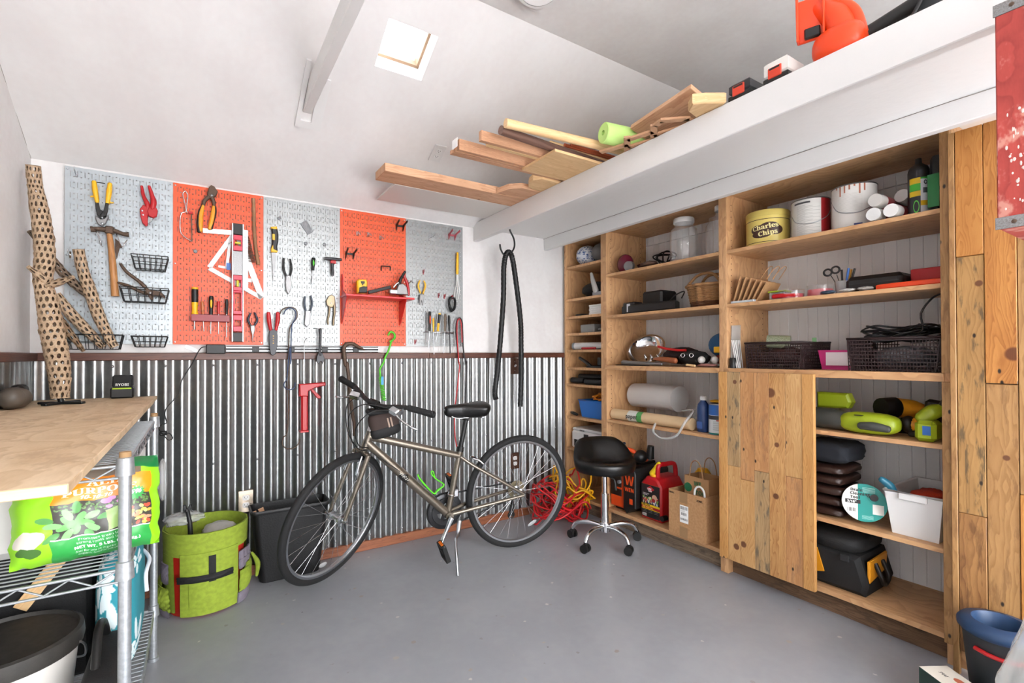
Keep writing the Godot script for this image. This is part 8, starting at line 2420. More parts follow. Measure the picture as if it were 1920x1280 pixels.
func build_bay_right_things() -> void:
	var y := 1.7415
	# tin of chips
	var cv := CV.new(768, 192, Color("d9c46a"))
	cv.rect(0, 0.12, 1, 0.145, Color("3a2416")).rect(0, 0.90, 1, 0.925, Color("3a2416"))
	var cx := 0.565
	for q in [[0.0, 0.5, 0.085, 0.2], [-0.065, 0.47, 0.05, 0.15], [0.07, 0.52, 0.06, 0.17], [0.03, 0.38, 0.07, 0.13], [-0.03, 0.64, 0.075, 0.13]]: cv.ell(cx + q[0], q[1], q[2], q[3], Color("3d2219"))
	cv.text("Charles", cx - 0.098, 0.52, 0.155, Color("eadf9c"), true, 0.95, "Droid Serif", -0.12).text("Chips", cx - 0.052, 0.72, 0.155, Color("eadf9c"), true, 0.95, "Droid Serif", -0.12)
	var p := Vector3(3.165, y, 1.565)
	var t := thing("chip_tin", "round yellow lidded tin with a brown emblem", "tin", p)
	part(t, "body", turned(p, [0.103, 0.002, 0.103, 0.152], 44), printed(cv, 0.35))
	part(t, "base", turned(p, [0.0, 0.0, 0.103, 0.0, 0.1035, 0.003, 0.10, 0.004], 36), mat("c9b45e", 0.4))
	part(t, "lid", turned(p, [0.1, 0.150, 0.1055, 0.150, 0.1055, 0.176, 0.102, 0.181, 0.0, 0.181], 44), mat("d3be66", 0.35))
	cv = CV.new(512, 256, Color("d3d2cd"))
	for i in 26: cv.rect(0.45, 0.16 + 0.03 * i, 0.45 + 0.08 + 0.06 * (i % 3), 0.168 + 0.03 * i, Color("a5a4a0"))
	cv.rect(0.42, 0.06, 0.57, 0.11, Color("3a3a3c")).rect(0.66, 0.0, 0.9, 1.0, Color("a01c22"))
	paint_can(Vector3(3.175, y, 1.775), 0.083, 0.192, cv, "white paint can with a red panel between the yellow tin and the drippy can", M.steel)
	cv = CV.new(512, 256, Color("e3e1dc"))
	for i in 14: cv.rect(0.44, 0.2 + 0.03 * i, 0.62, 0.207 + 0.03 * i, Color("c3c1bc"))
	for i in 7: cv.rect(0.42 + 0.035 * i, 0.0, 0.432 + 0.035 * i, 0.05 + 0.06 * ((i * 7) % 4), Color("b06a52"))
	cv.rect(0.56, 0.9, 0.62, 0.97, Color("3d4a86"))
	paint_can(Vector3(3.175, y, 1.965), 0.087, 0.205, cv, "larger white paint can with rusty drips below the rim", M.steel)
	paint_can(Vector3(3.34, y, 2.08), 0.055, 0.125, CV.new(64, 32, Color("1f4a8e")), "small blue paint can behind the lying spray cans", M.steel)
	for q in [[0.032, 2.09, 0.030, "dcdcda", "spray can lying next to the drippy paint can with its white cap forward"], [0.033, 2.153, 0.030, "e6e5e2", "spray can lying with its white cap forward in front of the upright spray can"], [0.09, 2.098, 0.030, "c9c5bf", "spray can lying on top of two others with a bare metal end"]]:
		t = thing("spray_can", q[4], "spray can", Vector3(3.12, y + q[0], q[1]), "lying spray cans")
		part(t, "body", MB.new().cyl(Vector3(3.095, y + q[0], q[1]), Vector3(3.29, y + q[0], q[1]), q[2], 20), mat("8f1c24", 0.35))
		part(t, "cap", MB.new().cyl(Vector3(3.04, y + q[0], q[1]), Vector3(3.096, y + q[0], q[1]), [q[2] * 0.9, q[2] * 0.98], 20), mat(q[3], 0.35))
	t = thing("spray_can", "white-capped spray can tipped up beside the upright spray can", "spray can", Vector3(3.22, y + 0.08, 2.158), "lying spray cans")
	part(t, "body", MB.new().cyl(Vector3(3.22, y + 0.105, 2.158), Vector3(3.36, y + 0.085, 2.175), 0.027, 20), mat("a51f28", 0.35))
	part(t, "cap", MB.new().cyl(Vector3(3.16, y + 0.116, 2.150), Vector3(3.221, y + 0.105, 2.158), 0.0275, 20), mat("dfdedb", 0.35))
	cv = CV.new(384, 256, Color("23252a"))
	cv.rect(0.4, 0.17, 0.6, 0.30, Color("e0bd20")).rect(0.4, 0.30, 0.6, 0.46, Color("46b53a")).rect(0.4, 0.46, 0.6, 0.58, Color("e0bd20"))
	cv.rect(0.575, 0.17, 0.85, 0.94, Color("cfd3d6")).rect(0.575, 0.17, 0.85, 0.21, Color("3c9a3a")).ell(0.65, 0.28, 0.03, 0.05, Color("3a3d42")).ell(0.65, 0.28, 0.015, 0.025, Color("cfd3d6")).rect(0.61, 0.4, 0.69, 0.52, Color("5a5f66")).rect(0.575, 0.68, 0.85, 0.79, Color("d2a81e")).ell(0.51, 0.8, 0.045, 0.14, Color("5fd04a")).ell(0.51, 0.8, 0.034, 0.11, Color("2a2c30"))
	p = Vector3(3.12, y, 2.222)
	t = thing("tyre_sealant_can", "tall upright black, green and yellow aerosol can", "aerosol can", p)
	part(t, "body", turned(p, [0.036, 0.0, 0.036, 0.185], 30), printed(cv, 0.3))
	part(t, "shoulder", turned(p, [0.0355, 0.1845, 0.0345, 0.192, 0.030, 0.204, 0.018, 0.213, 0.016, 0.216, 0.0, 0.217], 28), M.gun)
	part(t, "nozzle", turned(p, [0.012, 0.214, 0.010, 0.24, 0.0, 0.242], 14), M.black)
	t = thing("potting_pouch", "black and green plastic pouch at the end of the top shelf", "pouch", Vector3(3.16, y, 2.275))
	part(t, "pouch", face_z([3.08, y, 3.28, y, 3.27, y + 0.22, 3.20, y + 0.235, 3.10, y + 0.23], 2.262, 2.305, 0.012), mat("16191c", 0.3))
	part(t, "label", MB.new().bb(Vector3(3.074, y + 0.02, 2.264), Vector3(3.082, y + 0.15, 2.30)), mat("1f7a3d", 0.4))
	# second shelf
	y = 1.4515
	for i in 6:
		var z := 1.432 + 0.026 * i
		t = thing("folded_paper_bag", ["brown paper bag leaning against the shelf side", "second leaning brown paper bag", "third leaning brown paper bag", "fourth leaning brown paper bag", "fifth leaning brown paper bag", "brown paper bag leaning on top of the row, with loose string handles"][i], "paper bag", Vector3(3.12, y, z), "leaning brown paper bags")
		var b := rnd_uv(MB.new())
		b.x = Transform3D(Basis(Vector3.RIGHT, 0.30 + 0.05 * i), Vector3(3.12, y + 0.002, z))
		b.box(Vector3(0, 0.075 - 0.004 * i, 0), Vector3(0.13, 0.15 - 0.008 * i, 0.006), 0.001)
		part(t, "bag", b, M.kraft)
		if i > 2:
			b = MB.new()
			b.x = Transform3D(Basis(Vector3.RIGHT, 0.30 + 0.05 * i), Vector3(3.12, y + 0.002, z))
			b.tube(catmull([Vector3(-0.03, 0.13, 0), Vector3(-0.022, 0.19, 0.01), Vector3(0.0, 0.205, 0.012), Vector3(0.02, 0.19, 0.01), Vector3(0.03, 0.13, 0)], 5), 0.002, 6)
			part(t, "handle", b, M.kraft)
	solo("clear_tray", "flat clear plastic tray in front of the paper bags", "tray", MB.new().bb(Vector3(3.038, y, 1.43), Vector3(3.075, y + 0.012, 1.56), 0.002), mat(Color(0.75, 0.78, 0.8, 0.6), 0.2))
	t = thing("small_tub", "small clear tub with a lime green lid", "tub", Vector3(3.11, y, 1.66))
	part(t, "tub", MB.new().bb(Vector3(3.08, y, 1.615), Vector3(3.15, y + 0.04, 1.695), 0.004), M.film)
	part(t, "lid", MB.new().bb(Vector3(3.076, y + 0.0405, 1.61), Vector3(3.154, y + 0.048, 1.70), 0.003), M.lime)
	for q in [[3.09, 1.725, 0.022, 0.0, "low clear round tub with pink contents at the front"], [3.12, 1.842, 0.034, 0.0, "taller clear round tub with pink contents"]]:
		t = thing("round_tub", q[4], "tub", Vector3(q[0], y, q[1]), "clear round tubs")
		part(t, "contents", turned(Vector3(q[0], y, q[1]), [0.0, 0.001, 0.052, 0.001, 0.052, q[2], 0.0, q[2]], 26), mat("b8404c", 0.4))
		part(t, "shell", turned(Vector3(q[0], y, q[1]), [0.0, 0.0003, 0.055, 0.0003, 0.056, q[2] + 0.016, 0.058, q[2] + 0.02, 0.0, q[2] + 0.02], 26), M.clear)
	t = thing("pen_cup", "clear cup holding scissors and pens", "cup", Vector3(3.18, y, 1.915))
	part(t, "cup", turned(Vector3(3.18, y, 1.915), [0.0, 0.0, 0.03, 0.0, 0.035, 0.07, 0.033, 0.07, 0.028, 0.003, 0.0, 0.003], 22), M.film)
	for q in [[-0.012, 0.02, "2f5fa8"], [0.006, 0.028, "181818"], [0.016, 0.014, "d0a030"], [0.0, -0.004, "222428"]]:
		solo("pen", {"2f5fa8": "blue pen", "181818": "thick black marker", "d0a030": "amber pencil", "222428": "slim dark pen"}[q[2]] + " standing in the clear cup", "pen", MB.new().cyl(Vector3(3.18 + q[0], y + 0.006, 1.915 + q[1] * 0.5), Vector3(3.18 + q[0] * 1.8, y + 0.125, 1.915 + q[1] * 1.6), 0.005, 8), mat(q[2], 0.4), "pens in the cup")
	t = thing("scissors", "black handled scissors standing in the clear cup", "scissors", Vector3(3.17, y + 0.01, 1.90))
	for s in [0.0, 1.0]:
		part(t, "loop", MB.new().ring(Vector3(3.165, y + 0.118 + 0.008 * s, 1.855 + 0.034 * s), Vector3(-1, 0.1, 0.3), 0.016, 0.0045, 18, 6), M.black)
		part(t, "blade", MB.new().bar(Vector3(3.17, y + 0.104, 1.866 + 0.026 * s), Vector3(3.18, y + 0.01, 1.912), 0.006, 0.003), M.black)
	t = thing("drill_case", "flat black plastic tool case on the second shelf", "case", Vector3(3.2, y, 2.05))
	part(t, "case", MB.new().bb(Vector3(3.12, y, 1.945), Vector3(3.33, y + 0.078, 2.165), 0.018), M.black)
	part(t, "seam", MB.new().bb(Vector3(3.1185, y + 0.042, 1.96), Vector3(3.121, y + 0.046, 2.15)), M.gun)
	solo("red_box", "long bright red box at the end of the second shelf", "box", MB.new().bb(Vector3(3.17, y, 2.175), Vector3(3.30, y + 0.085, 2.318), 0.003), mat("b3131a", 0.45))
	solo("orange_tray", "shallow orange tray at the front of the second shelf", "tray", slab_y([3.045, 2.15, 3.06, 2.09, 3.10, 2.10, 3.12, 2.316, 3.045, 2.316], y, y + 0.022, 0.004), mat("e2461c", 0.35))
	solo("red_multitool", "small red and black pocket tool before the pink tubs", "tool", limb([Vector3(3.045, y + 0.015, 1.66), Vector3(3.042, y + 0.015, 1.70), Vector3(3.045, y + 0.012, 1.76)], [0.012, 0.011, 0.008], 8), M.red)
	for q in [[1.90, "3a4f63", "crumpled blue-grey packet at the front of the second shelf"], [1.98, "c4c2bd", "flat silvery packet beside the blue-grey one"], [2.05, "a8a5a0", "clear flat packet in front of the tool case"]]:
		solo("flat_packet", q[2], "packet", crumple(Vector3(3.065, y + 0.012, q[0]), Vector3(0.025, 0.0115, 0.045), int(q[0] * 100), 0.006), mat(q[1], 0.35), "flat packets")
	# worktop
	y = 1.1055
	weave_basket(Vector3(3.055, y, 1.50), Vector3(3.33, y + 0.132, 1.79), "dark brown lattice basket nearer the plank door side, beside the pink box")
	weave_basket(Vector3(3.045, y, 1.985), Vector3(3.33, y + 0.14, 2.308), "dark brown lattice basket overflowing with black cables")
	solo("basket_contents", "dark heap of small tools inside the basket beside the pink box", "tools", crumple(Vector3(3.19, y + 0.065, 1.645), Vector3(0.105, 0.055, 0.115), 70, 0.02), mottle(141, 0.12, "2a2424", "5c2a28", 0.6, 14.0))
	solo("striped_can", "small green and grey can lying in the basket beside the pink box", "can", MB.new().cyl(Vector3(3.16, y + 0.142, 1.56), Vector3(3.20, y + 0.135, 1.66), 0.034, 18), mottle(142, 0.08, "55663a", "b5b3a6", 0.4, 9.0))
	solo("green_card", "small green and white card sticking up from the basket", "card", MB.new().bb(Vector3(3.20, y + 0.10, 1.765), Vector3(3.202, y + 0.155, 1.785)), mat("7fae7a", 0.6))
	t = thing("pink_drawer_box", "magenta plastic box with a blank white label between the baskets", "box", Vector3(3.2, y, 1.88))
	part(t, "box", open_box(Vector3(3.14, y, 1.82), Vector3(3.36, y + 0.092, 1.978), 0.012, 0.004), mat("c22a74", 0.4))
	part(t, "label", MB.new().bb(Vector3(3.139, y + 0.02, 1.855), Vector3(3.144, y + 0.082, 1.966)), mat("dfd3d6", 0.6))
	var g := RandomNumberGenerator.new()
	g.seed = 77
	for k in 4:
		var pa := []
		for i in 30: pa.append(Vector3(3.18 + 0.10 * cos(i * 0.83 + k) * g.randf_range(0.5, 1.0), y + 0.15 + 0.028 * sin(i * 0.5 + k * 2) + 0.02 * g.randf(), 2.15 + 0.145 * sin(i * 0.61 + k * 1.3) * g.randf_range(0.6, 1.0)))
		if k == 0: pa += [Vector3(3.12, y + 0.16, 2.22), Vector3(3.12, y + 0.24, 2.225), Vector3(3.13, y + 0.30, 2.26), Vector3(3.15, y + 0.32, 2.295)]
		solo("black_cable", ["black cable rising out of the basket in a high arch", "thick loop of black cable lying over the basket rim", "black cable coiled at the back of the basket", "black cable coiled in the middle of the basket"][k], "cable", MB.new().tube(catmull(pa, 4), 0.004, 6), M.black, "black cables")
	solo("cable_heap", "heap of adapters and pale leads inside the cable basket", "cables", crumple(Vector3(3.185, y + 0.062, 2.15), Vector3(0.115, 0.056, 0.135), 72, 0.02), mottle(143, 0.15, "3a3c3e", "a8aab0", 0.5, 16.0))
	solo("zip_bag", "clear zip bag leaning on the shelf side by the lattice basket", "bag", face_z([3.05, y, 3.13, y, 3.14, y + 0.235, 3.06, y + 0.23], 1.418, 1.424), M.film)
	for i in 6: solo("white_stick", "thin white stake standing in the corner by the lattice basket", "stake", MB.new().cyl(Vector3(3.05 + 0.008 * i, y, 1.455 + 0.005 * (i % 3)), Vector3(3.05 + 0.008 * i, y + 0.15, 1.428 + 0.004 * i), 0.0025, 6), M.white_plastic, "thin white stakes")
	solo("lidded_pot", "small black capped pot in the corner of the worktop", "pot", turned(Vector3(3.045, y, 1.436), [0.0, 0.0, 0.016, 0.0, 0.016, 0.05, 0.012, 0.055, 0.0, 0.055], 14), M.black)
	# power tools shelf
	y = 0.8305
	var lg := mat("93a41d", 0.4)
	var dg := mat("3a3c38", 0.5)
	t = thing("leaf_blower", "lime green and grey cordless blower lying on its side", "blower", Vector3(3.1, y, 1.98))
	part(t, "tube", limb([Vector3(3.10, y + 0.05, 1.80), Vector3(3.095, y + 0.05, 1.90), Vector3(3.09, y + 0.045, 1.98)], [0.048, 0.046, 0.040], 16), dg)
	part(t, "housing", MB.new().blob(Vector3(3.09, y + 0.048, 2.05), Vector3(0.055, 0.046, 0.115), 20, 14, 0.7, 0.7), lg)
	part(t, "grip", limb([Vector3(3.03, y + 0.04, 2.04), Vector3(3.025, y + 0.042, 2.09), Vector3(3.03, y + 0.036, 2.14)], [0.016, 0.019, 0.015], 10), dg)
	part(t, "badge", MB.new().box(Vector3(3.045, y + 0.083, 2.03), Vector3(0.03, 0.003, 0.03)), M.black)
	solo("blower_nozzle", "lime green plastic scoop nozzle leaning behind the blower", "nozzle", side_x([1.80, y + 0.09, 1.935, y + 0.095, 1.95, y + 0.125, 1.935, y + 0.165, 1.80, y + 0.165], 3.16, 3.22, 0.01), lg)
	t = thing("cordless_drill", "black and yellow cordless drill lying at the back of the shelf", "drill", Vector3(3.25, y, 2.1))
	part(t, "chuck", MB.new().cyl(Vector3(3.18, y + 0.11, 2.06), Vector3(3.24, y + 0.11, 2.09), [0.042, 0.046], 18), M.black)
	part(t, "motor", limb([Vector3(3.24, y + 0.11, 2.09), Vector3(3.28, y + 0.105, 2.13), Vector3(3.30, y + 0.095, 2.17)], [0.044, 0.042, 0.034], 14), M.amber)
	part(t, "battery", MB.new().bb(Vector3(3.22, y, 2.06), Vector3(3.33, y + 0.06, 2.16), 0.01), M.black)
	part(t, "handle", limb([Vector3(3.28, y + 0.09, 2.13), Vector3(3.27, y + 0.05, 2.12)], [0.02, 0.02], 10), M.black)
	t = thing("impact_driver", "small amber and black driver beside the drill", "drill", Vector3(3.14, y, 2.15))
	part(t, "body", limb([Vector3(3.165, y + 0.05, 2.165), Vector3(3.17, y + 0.05, 2.185), Vector3(3.175, y + 0.05, 2.205)], [0.030, 0.028, 0.018], 12), M.amber)
	part(t, "nose", MB.new().blob(Vector3(3.165, y + 0.05, 2.165), Vector3(0.034, 0.036, 0.026), 14, 10), M.black)
	part(t, "battery", MB.new().bb(Vector3(3.15, y, 2.165), Vector3(3.2, y + 0.028, 2.205), 0.006), M.black)
	t = thing("circular_saw", "lime green circular saw tipped on its side at the shelf end", "saw", Vector3(3.1, y, 2.26))
	part(t, "motor", MB.new().box(Vector3(3.09, y + 0.042, 2.255), Vector3(0.09, 0.082, 0.07), 0.014), lg)
	part(t, "gear_case", limb([Vector3(3.09, y + 0.085, 2.235), Vector3(3.10, y + 0.115, 2.265), Vector3(3.12, y + 0.125, 2.29)], [0.028, 0.030, 0.024], 12), lg)
	part(t, "blade_guard", MB.new().bar(Vector3(3.175, y + 0.03, 2.255), Vector3(3.185, y + 0.155, 2.272), 0.05, 0.10, Vector3(0, 0, 1), 0.012), M.black)
	part(t, "handle", limb([Vector3(3.11, y + 0.12, 2.285), Vector3(3.12, y + 0.16, 2.30)], [0.015, 0.014], 10), dg)
	part(t, "warning_label", MB.new().box(Vector3(3.0445, y + 0.045, 2.262), Vector3(0.002, 0.036, 0.026)), mat("2f62a8", 0.4))
	# clothes, drain tool and white tub
	y = 0.4325
	var leather := mottle(151, 0.06, "24140f", "362018", 0.45, 9.0)
	for i in 5: solo("leather_apron", ["lowest", "second", "third", "fourth", "fifth"][i] + " folded dark brown leather layer of the stack on the shelf", "leather", folded(Vector3(3.17, y + 0.0245 + 0.0475 * i, 1.862 + 0.006 * (i % 2)), Vector3(0.12, 0.0235, 0.098 - 0.008 * (i % 2)), 80 + i), leather, "folded leather layers")
	solo("navy_jacket", "dark navy folded jacket on top of the brown leather stack", "jacket", folded(Vector3(3.17, y + 0.292, 1.865), Vector3(0.12, 0.052, 0.115), 90), mat("161a22", 0.85))
	cv = CV.new(384, 384, Color("d8d6cf"))
	cv.rect(0.36, 0, 1, 1, Color("128f86")).text("Drain", 0.2, 0.22, 0.075, Color("1c1c1c"), true).text("Cleaning", 0.19, 0.32, 0.075, Color("1c1c1c"), true).text("Tool", 0.19, 0.42, 0.075, Color("1c1c1c"), true).rect(0.08, 0.45, 0.42, 0.55, Color("1c1c1c")).text("3/16\"", 0.12, 0.535, 0.06, Color("e8e8e4"), true)
	cv.rect(0.12, 0.66, 0.32, 0.8, Color("e8e6e0")).bars(0.13, 0.67, 0.31, 0.77, 5).rect(0.68, 0.52, 0.92, 0.78, Color("dad8d0"))
	for i in 5: cv.rect(0.46, 0.1 + 0.03 * i, 0.74, 0.108 + 0.03 * i, Color("bfe4de")).rect(0.45, 0.84 + 0.02 * i, 0.7, 0.846 + 0.02 * i, Color("bfe4de"))
	t = thing("drain_auger", "round drain cleaning auger in a teal and white sleeve", "drain auger", Vector3(3.07, y, 2.04))
	var dd := MB.new()
	var nrm := Vector3(-0.9, 0.25, 0.36).normalized()
	var ex := Vector3(0.36, 0, 0.9).normalized()
	var R := 0.082
	dd.x = Transform3D(Basis(ex, nrm.cross(ex).normalized(), nrm), Vector3(3.085, y + 0.095, 2.03))
	var cp := []
	for k in 40: cp += [cos(TAU * k / 40) * R, sin(TAU * k / 40) * R * 0.98]
	dd.prism(cp, -0.002, 0.001, 0.0, true)
	part(t, "sleeve", dd, printed(cv, 0.4), "printed teal and white card")
	dd = MB.new()
	dd.x = Transform3D(Basis(ex, nrm.cross(ex).normalized(), nrm), Vector3(3.085, y + 0.095, 2.03))
	dd.prism(cp.map(func(v): return v * 0.97), -0.05, -0.0025, 0.008)
	dd.tube([Vector3(0.035, 0.025, 0), Vector3(0.035, 0.025, 0.018)], 0.015, 14)
	part(t, "drum", dd, M.black)
	t = thing("white_tub", "white plastic tub with handles on the shelf beside the drain auger", "tub", Vector3(3.2, y, 2.21))
	part(t, "tub", open_box(Vector3(3.055, y, 2.115), Vector3(3.41, y + 0.18, 2.308), 0.02, 0.004), M.white_plastic)
	part(t, "rim", MB.new().tube([Vector3(3.055, y + 0.178, 2.115), Vector3(3.41, y + 0.178, 2.115), Vector3(3.41, y + 0.178, 2.308), Vector3(3.055, y + 0.178, 2.308)], 0.006, 6, true), M.white_plastic)
	part(t, "handle", MB.new().bb(Vector3(3.044, y + 0.15, 2.165), Vector3(3.06, y + 0.176, 2.26), 0.004), M.white_plastic)
	solo("ratchet_straps", "red and orange lashing straps heaped in the white tub", "straps", crumple(Vector3(3.22, y + 0.14, 2.22), Vector3(0.14, 0.045, 0.085), 93, 0.018), mottle(152, 0.1, "a81c1c", "d4541c", 0.7, 10.0))
	solo("hand_trowel", "teal blue hand tool sticking out of the white tub", "tool", limb([Vector3(3.12, y + 0.12, 2.14), Vector3(3.09, y + 0.185, 2.125), Vector3(3.07, y + 0.215, 2.10)], [0.012, 0.017, 0.013], 12), mat("2a6f86", 0.4))
	# tool bag on the bottom shelf
	y = 0.1125
	t = thing("tool_bag", "black canvas tool bag with a yellow end flap on the bottom shelf", "bag", Vector3(3.18, y, 1.95))
	part(t, "body", side_x([1.80, y, 2.03, y, 2.045, y + 0.05, 2.01, y + 0.17, 1.80, y + 0.19], 3.07, 3.36, 0.02), M.black_matte)
	part(t, "lid", MB.new().blob(Vector3(3.21, y + 0.21, 1.895), Vector3(0.155, 0.045, 0.125), 22, 12, 0.5, 0.6), M.black_matte)
	part(t, "end_flap", face_z([3.10, y + 0.155, 3.28, y + 0.165, 3.27, y + 0.09, 3.10, y + 0.06], 2.032, 2.044, 0.003), M.amber)
	part(t, "side_flap", MB.new().bar(Vector3(3.064, y + 0.06, 1.86), Vector3(3.064, y + 0.16, 1.83), 0.006, 0.03, Vector3(0, 0, 1)), M.amber)
	part(t, "handle", rod([Vector3(3.15, y + 0.14, 2.045), Vector3(3.15, y + 0.08, 2.07), Vector3(3.18, y + 0.05, 2.07), Vector3(3.22, y + 0.08, 2.07), Vector3(3.22, y + 0.14, 2.045)], 0.010, 8, 5), M.black)
	part(t, "buckle", MB.new().box(Vector3(3.062, y + 0.155, 1.96), Vector3(0.008, 0.03, 0.035), 0.002), M.gun)

func build_near_things() -> void:
	# batteries and power tools on the edge of the loft
	var y := LOFT_Y + 0.0005
	for q in [[1.985, "26272b", "black and orange tool battery on the loft edge", 0.0], [2.115, "e7e4de", "white and red tool battery on the loft edge", 0.012]]:
		var t := thing("tool_battery", q[2], "battery", Vector3(2.29, y, q[0]), "tool batteries on the loft")
		part(t, "case", slab_y([2.25, q[0] - 0.045, 2.35, q[0] - 0.035, 2.35, q[0] + 0.035, 2.25, q[0] + 0.035], y + 0.022, y + 0.062 + q[3], 0.007), mat(q[1], 0.45))
		part(t, "base", slab_y([2.248, q[0] - 0.047, 2.355, q[0] - 0.037, 2.355, q[0] + 0.037, 2.248, q[0] + 0.037], y, y + 0.0215, 0.004), M.black)
		var lt := part(t, "latch_panel", MB.new().bb(Vector3(2.2445, y + 0.014, q[0] - 0.03), Vector3(2.2505, y + 0.05, q[0] + 0.015), 0.002), mat("d8432a", 0.4))
		part(lt, "charge_lights", MB.new().bb(Vector3(2.2435, y + 0.041, q[0] - 0.024), Vector3(2.2447, y + 0.047, q[0] + 0.01)), M.black)
	var t := thing("pole_saw_head", "bright orange garden power tool without its battery on the loft", "power tool", Vector3(2.3, y, 2.27))
	var og := mat("f04a1c", 0.35)
	part(t, "body", MB.new().blob(Vector3(2.32, y + 0.055, 2.275), Vector3(0.06, 0.055, 0.075), 22, 16, 0.75, 0.75), og)
	part(t, "neck", limb([Vector3(2.32, y + 0.07, 2.29), Vector3(2.315, y + 0.14, 2.27), Vector3(2.31, y + 0.20, 2.22)], [0.048, 0.040, 0.030], 14), og)
	part(t, "handle", limb([Vector3(2.315, y + 0.06, 2.335), Vector3(2.315, y + 0.14, 2.315), Vector3(2.31, y + 0.21, 2.255)], [0.018, 0.016, 0.017], 12), og)
	var bx := Transform3D(Basis(Vector3.UP, -1.2) * Basis(Vector3.RIGHT, 0.15), Vector3(2.285, y + 0.165, 2.205))
	for q in [[-0.036, 0.0, 0.007, 0.13], [0.036, 0.0, 0.007, 0.13]]:
		var b := MB.new()
		b.x = bx
		b.box(Vector3(q[0], q[1], 0.012), Vector3(q[2], q[3], 0.03), 0.002)
		part(t, "battery_rail", b, og)
	var bp := MB.new()
	bp.x = bx
	bp.box(Vector3(0, 0, -0.006), Vector3(0.08, 0.13, 0.012), 0.003)
	part(t, "battery_bay", bp, og)
	bp = MB.new()
	bp.x = bx
	bp.box(Vector3(0.004, -0.045, 0.008), Vector3(0.044, 0.03, 0.018), 0.003)
	part(t, "contact_block", bp, M.black)
	part(t, "trigger", MB.new().blob(Vector3(2.31, y + 0.135, 2.295), Vector3(0.012, 0.03, 0.012), 12, 8), M.black)
	part(t, "shaft", MB.new().cyl(Vector3(2.34, y + 0.06, 2.33), Vector3(2.36, y + 0.095, 2.46), 0.021, 16), M.black)
	t = thing("drill_bit_case", "black hard case with a shoulder strap on the loft", "case", Vector3(2.34, y, 2.5))
	part(t, "case", side_x([2.47, y + 0.02, 2.475, y + 0.10, 2.49, y + 0.13, 2.76, y + 0.13, 2.76, y, 2.47, y], 2.30, 2.5, 0.01), mat("24282b", 0.5))
	part(t, "strap", rod([Vector3(2.296, y + 0.12, 2.515), Vector3(2.29, y + 0.05, 2.485), Vector3(2.288, y + 0.015, 2.465), Vector3(2.296, y + 0.01, 2.455)], 0.006, 8, 5), M.black)
	part(t, "latch", MB.new().bb(Vector3(2.293, y + 0.055, 2.505), Vector3(2.301, y + 0.12, 2.535), 0.003), M.gun)
	# red slatted crate screwed to the loft post
	struct("trim_8", MB.new().bb(Vector3(2.235, 0.0, 2.86), Vector3(2.315, 1.9695, 2.94), 0.003), M.white_paint, "white loft post outside the picture")
	var redw := wood(161, "b5483f", "8c2f2a", 10.0, 0.6, 0.3, 0.75, [], [], 0.9, Color("c98f80"))
	t = thing("wooden_crate", "faded red painted wooden crate with metal edge bands", "crate", Vector3(2.12, 1.43, 2.84))
	part(t, "side_board", rnd_uv(MB.new()).bb(Vector3(2.0, 1.434, 2.695), Vector3(2.012, 1.89, 3.02), 0.002), redw)
	part(t, "bottom_board", rnd_uv(MB.new()).bb(Vector3(2.0125, 1.434, 2.695), Vector3(2.2345, 1.446, 3.02), 0.002), redw)
	part(t, "top_board", rnd_uv(MB.new()).bb(Vector3(2.0125, 1.878, 2.695), Vector3(2.2345, 1.89, 3.02), 0.002), redw)
	part(t, "end_board", rnd_uv(MB.new()).bb(Vector3(2.0125, 1.4465, 2.695), Vector3(2.2345, 1.8775, 2.707), 0.002), redw)
	for yy in [1.432, 1.868]:
		var bd := part(t, "edge_band", MB.new().bb(Vector3(1.9975, yy, 2.6925), Vector3(2.0005, yy + 0.024, 3.022), 0.0005), M.dull_steel)
		for zz in [2.72, 2.86, 3.0]:
			var s := MB.new()
			s.x = Transform3D(Basis(Vector3.FORWARD, -PI / 2), Vector3(1.9975, yy + 0.012, zz))
			s.lathe([0.0001, 0.002, 0.004, 0.001, 0.0045, -0.001], 10)
			part(bd, "nail", s, M.rusty)
	# worn remains of white paint
	var wm := RandomNumberGenerator.new()
	wm.seed = 5
	var fl := MB.new()
	for k in 60:
		var py := 1.60 + wm.randfn(0.0, 0.05)
		var pz := 2.735 + wm.randfn(0.0, 0.018)
		fl.blob(Vector3(1.9999, clampf(py, 1.47, 1.85), clampf(pz, 2.70, 3.0)), Vector3(0.0006, wm.randf_range(0.001, 0.005), wm.randf_range(0.001, 0.003)), 7, 4)
	part(t, "paint_flecks", fl, mat("d8c3bb", 0.8), "worn flecks of white paint").set_meta("kind", "stuff")
	# blue tub, clear bag and a box on the floor at the plank panel
	t = thing("blue_tub", "blue and black lidded tub with a red strap by the plank panel", "tub", Vector3(2.87, 0, 2.50))
	var bm := mat("223f63", 0.45)
	part(t, "tub", turned(Vector3(2.87, 0, 2.50), [0.0, 0.0, 0.06, 0.0, 0.07, 0.02, 0.09, 0.23, 0.094, 0.25], 34), mat("2a2d30", 0.55))
	part(t, "rim", turned(Vector3(2.87, 0, 2.50), [0.094, 0.248, 0.104, 0.258, 0.105, 0.272, 0.096, 0.284, 0.068, 0.29, 0.064, 0.284, 0.06, 0.14, 0.0, 0.13], 36), bm)
	part(t, "strap", MB.new().tube(catmull([Vector3(2.785, 0.21, 2.46), Vector3(2.777, 0.205, 2.50), Vector3(2.79, 0.2, 2.545), Vector3(2.83, 0.198, 2.582)], 5), 0.007, 8), M.red)
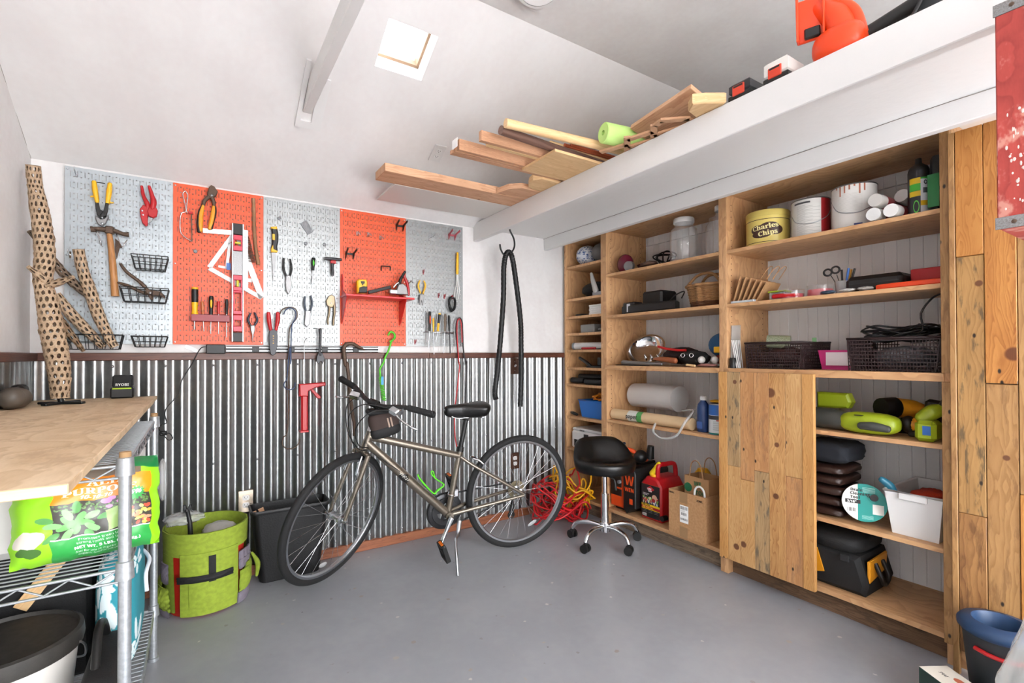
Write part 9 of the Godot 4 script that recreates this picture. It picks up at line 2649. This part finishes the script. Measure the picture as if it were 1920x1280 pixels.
	solo("clear_bag", "crumpled clear plastic sack standing beside the blue tub", "bag", MB.new().grid(40, 22, func(u: float, v: float) -> Vector3:
		var a := TAU * u
		var r := 0.088 * minf(1.0, v * 8.0) * (1.0 - 0.72 * smoothstep(0.35, 0.95, v)) * (1.0 + 0.09 * sin(7.0 * a + v * 6.0) + 0.06 * sin(3.0 * a - v * 9.0) + 0.05 * sin(13.0 * a + v * 20.0))
		return Vector3(2.705 + cos(a) * r + 0.02 * v, 0.002 + 0.47 * maxf(0.0, v - 0.06), 2.625 + sin(a) * r - 0.01 * v), true), M.film)
	var cv := CV.new(256, 128, Color("e4dfd2"))
	cv.ell(0.45, 0.35, 0.12, 0.12, Color("b5654a")).text("TAPE", 0.6, 0.6, 0.12, Color("4a4a48"), true)
	t = thing("product_box", "small carton with a dark green side lying on the floor by the blue tub", "box", Vector3(2.71, 0, 2.42))
	var bt := Transform3D(Basis(Vector3.UP, -0.55), Vector3(2.71, 0, 2.425))
	var b2 := MB.new()
	b2.x = bt
	b2.box(Vector3(0, 0.055, 0), Vector3(0.10, 0.108, 0.15), 0.002)
	part(t, "carton", b2, mat("1e3a31", 0.45))
	b2 = MB.new()
	b2.x = bt
	b2.quad(Vector3(-0.049, 0.1094, 0.074), Vector3(-0.049, 0.1094, -0.074), Vector3(0.049, 0.1094, -0.074), Vector3(0.049, 0.1094, 0.074), Vector3.UP)
	part(t, "top_label", b2, printed(cv))
	b2 = MB.new()
	b2.x = bt
	b2.box(Vector3(-0.0505, 0.06, 0.01), Vector3(0.001, 0.03, 0.06))
	part(t, "side_label", b2, M.yellow)

func build_all_things() -> void:
	build_bicycle()
	build_floor_things()
	build_left_side()
	build_tower_things()
	build_bay_left_things()
	build_bay_right_things()
	build_near_things()
	build_caulk_gun()

func build_caulk_gun() -> void:
	# thin rod hook from the board with the red caulking gun on it
	var t := thing("caulking_gun", "bright red caulking gun hanging on a thin wire against the steel", "caulking gun", Vector3(1.13, .754, .06))
	part(t, "barrel", MB.new().bb(Vector3(1.115, .755, .06) * Vector3(1, 1, 0) + Vector3(0, 0, 0.04), Vector3(1.15, .981, .06) * Vector3(1, 1, 0) + Vector3(0, 0, 0.075), 0.008), M.red)
	part(t, "head", face_z([1.103, 1.02, 1.242, 1.026, 1.244, 1.008, 1.187, .997, 1.151, .979, 1.15, .95, 1.105, .952], 0.035, 0.08, 0.005), M.red)
	part(t, "trigger", face_z([1.159, .991, 1.171, .997, 1.22, .944, 1.215, .932, 1.199, .938], 0.048, 0.068, 0.003), M.red)
	part(t, "end_plate", MB.new().bb(Vector3(1.108, .75, .06) * Vector3(1, 1, 0) + Vector3(0, 0, 0.036), Vector3(1.153, .761, .06) * Vector3(1, 1, 0) + Vector3(0, 0, 0.079), 0.002), M.red)
	part(t, "hanging_wire", rod([Vector3(1.145, 1.011, .06), Vector3(1.131, 1.037, .06), Vector3(1.133, 1.138, .06), Vector3(1.131, 1.239, .06), Vector3(1.137, 1.264, .05), Vector3(1.149, 1.28, .04)], 0.0022, 6, 4), M.steel)
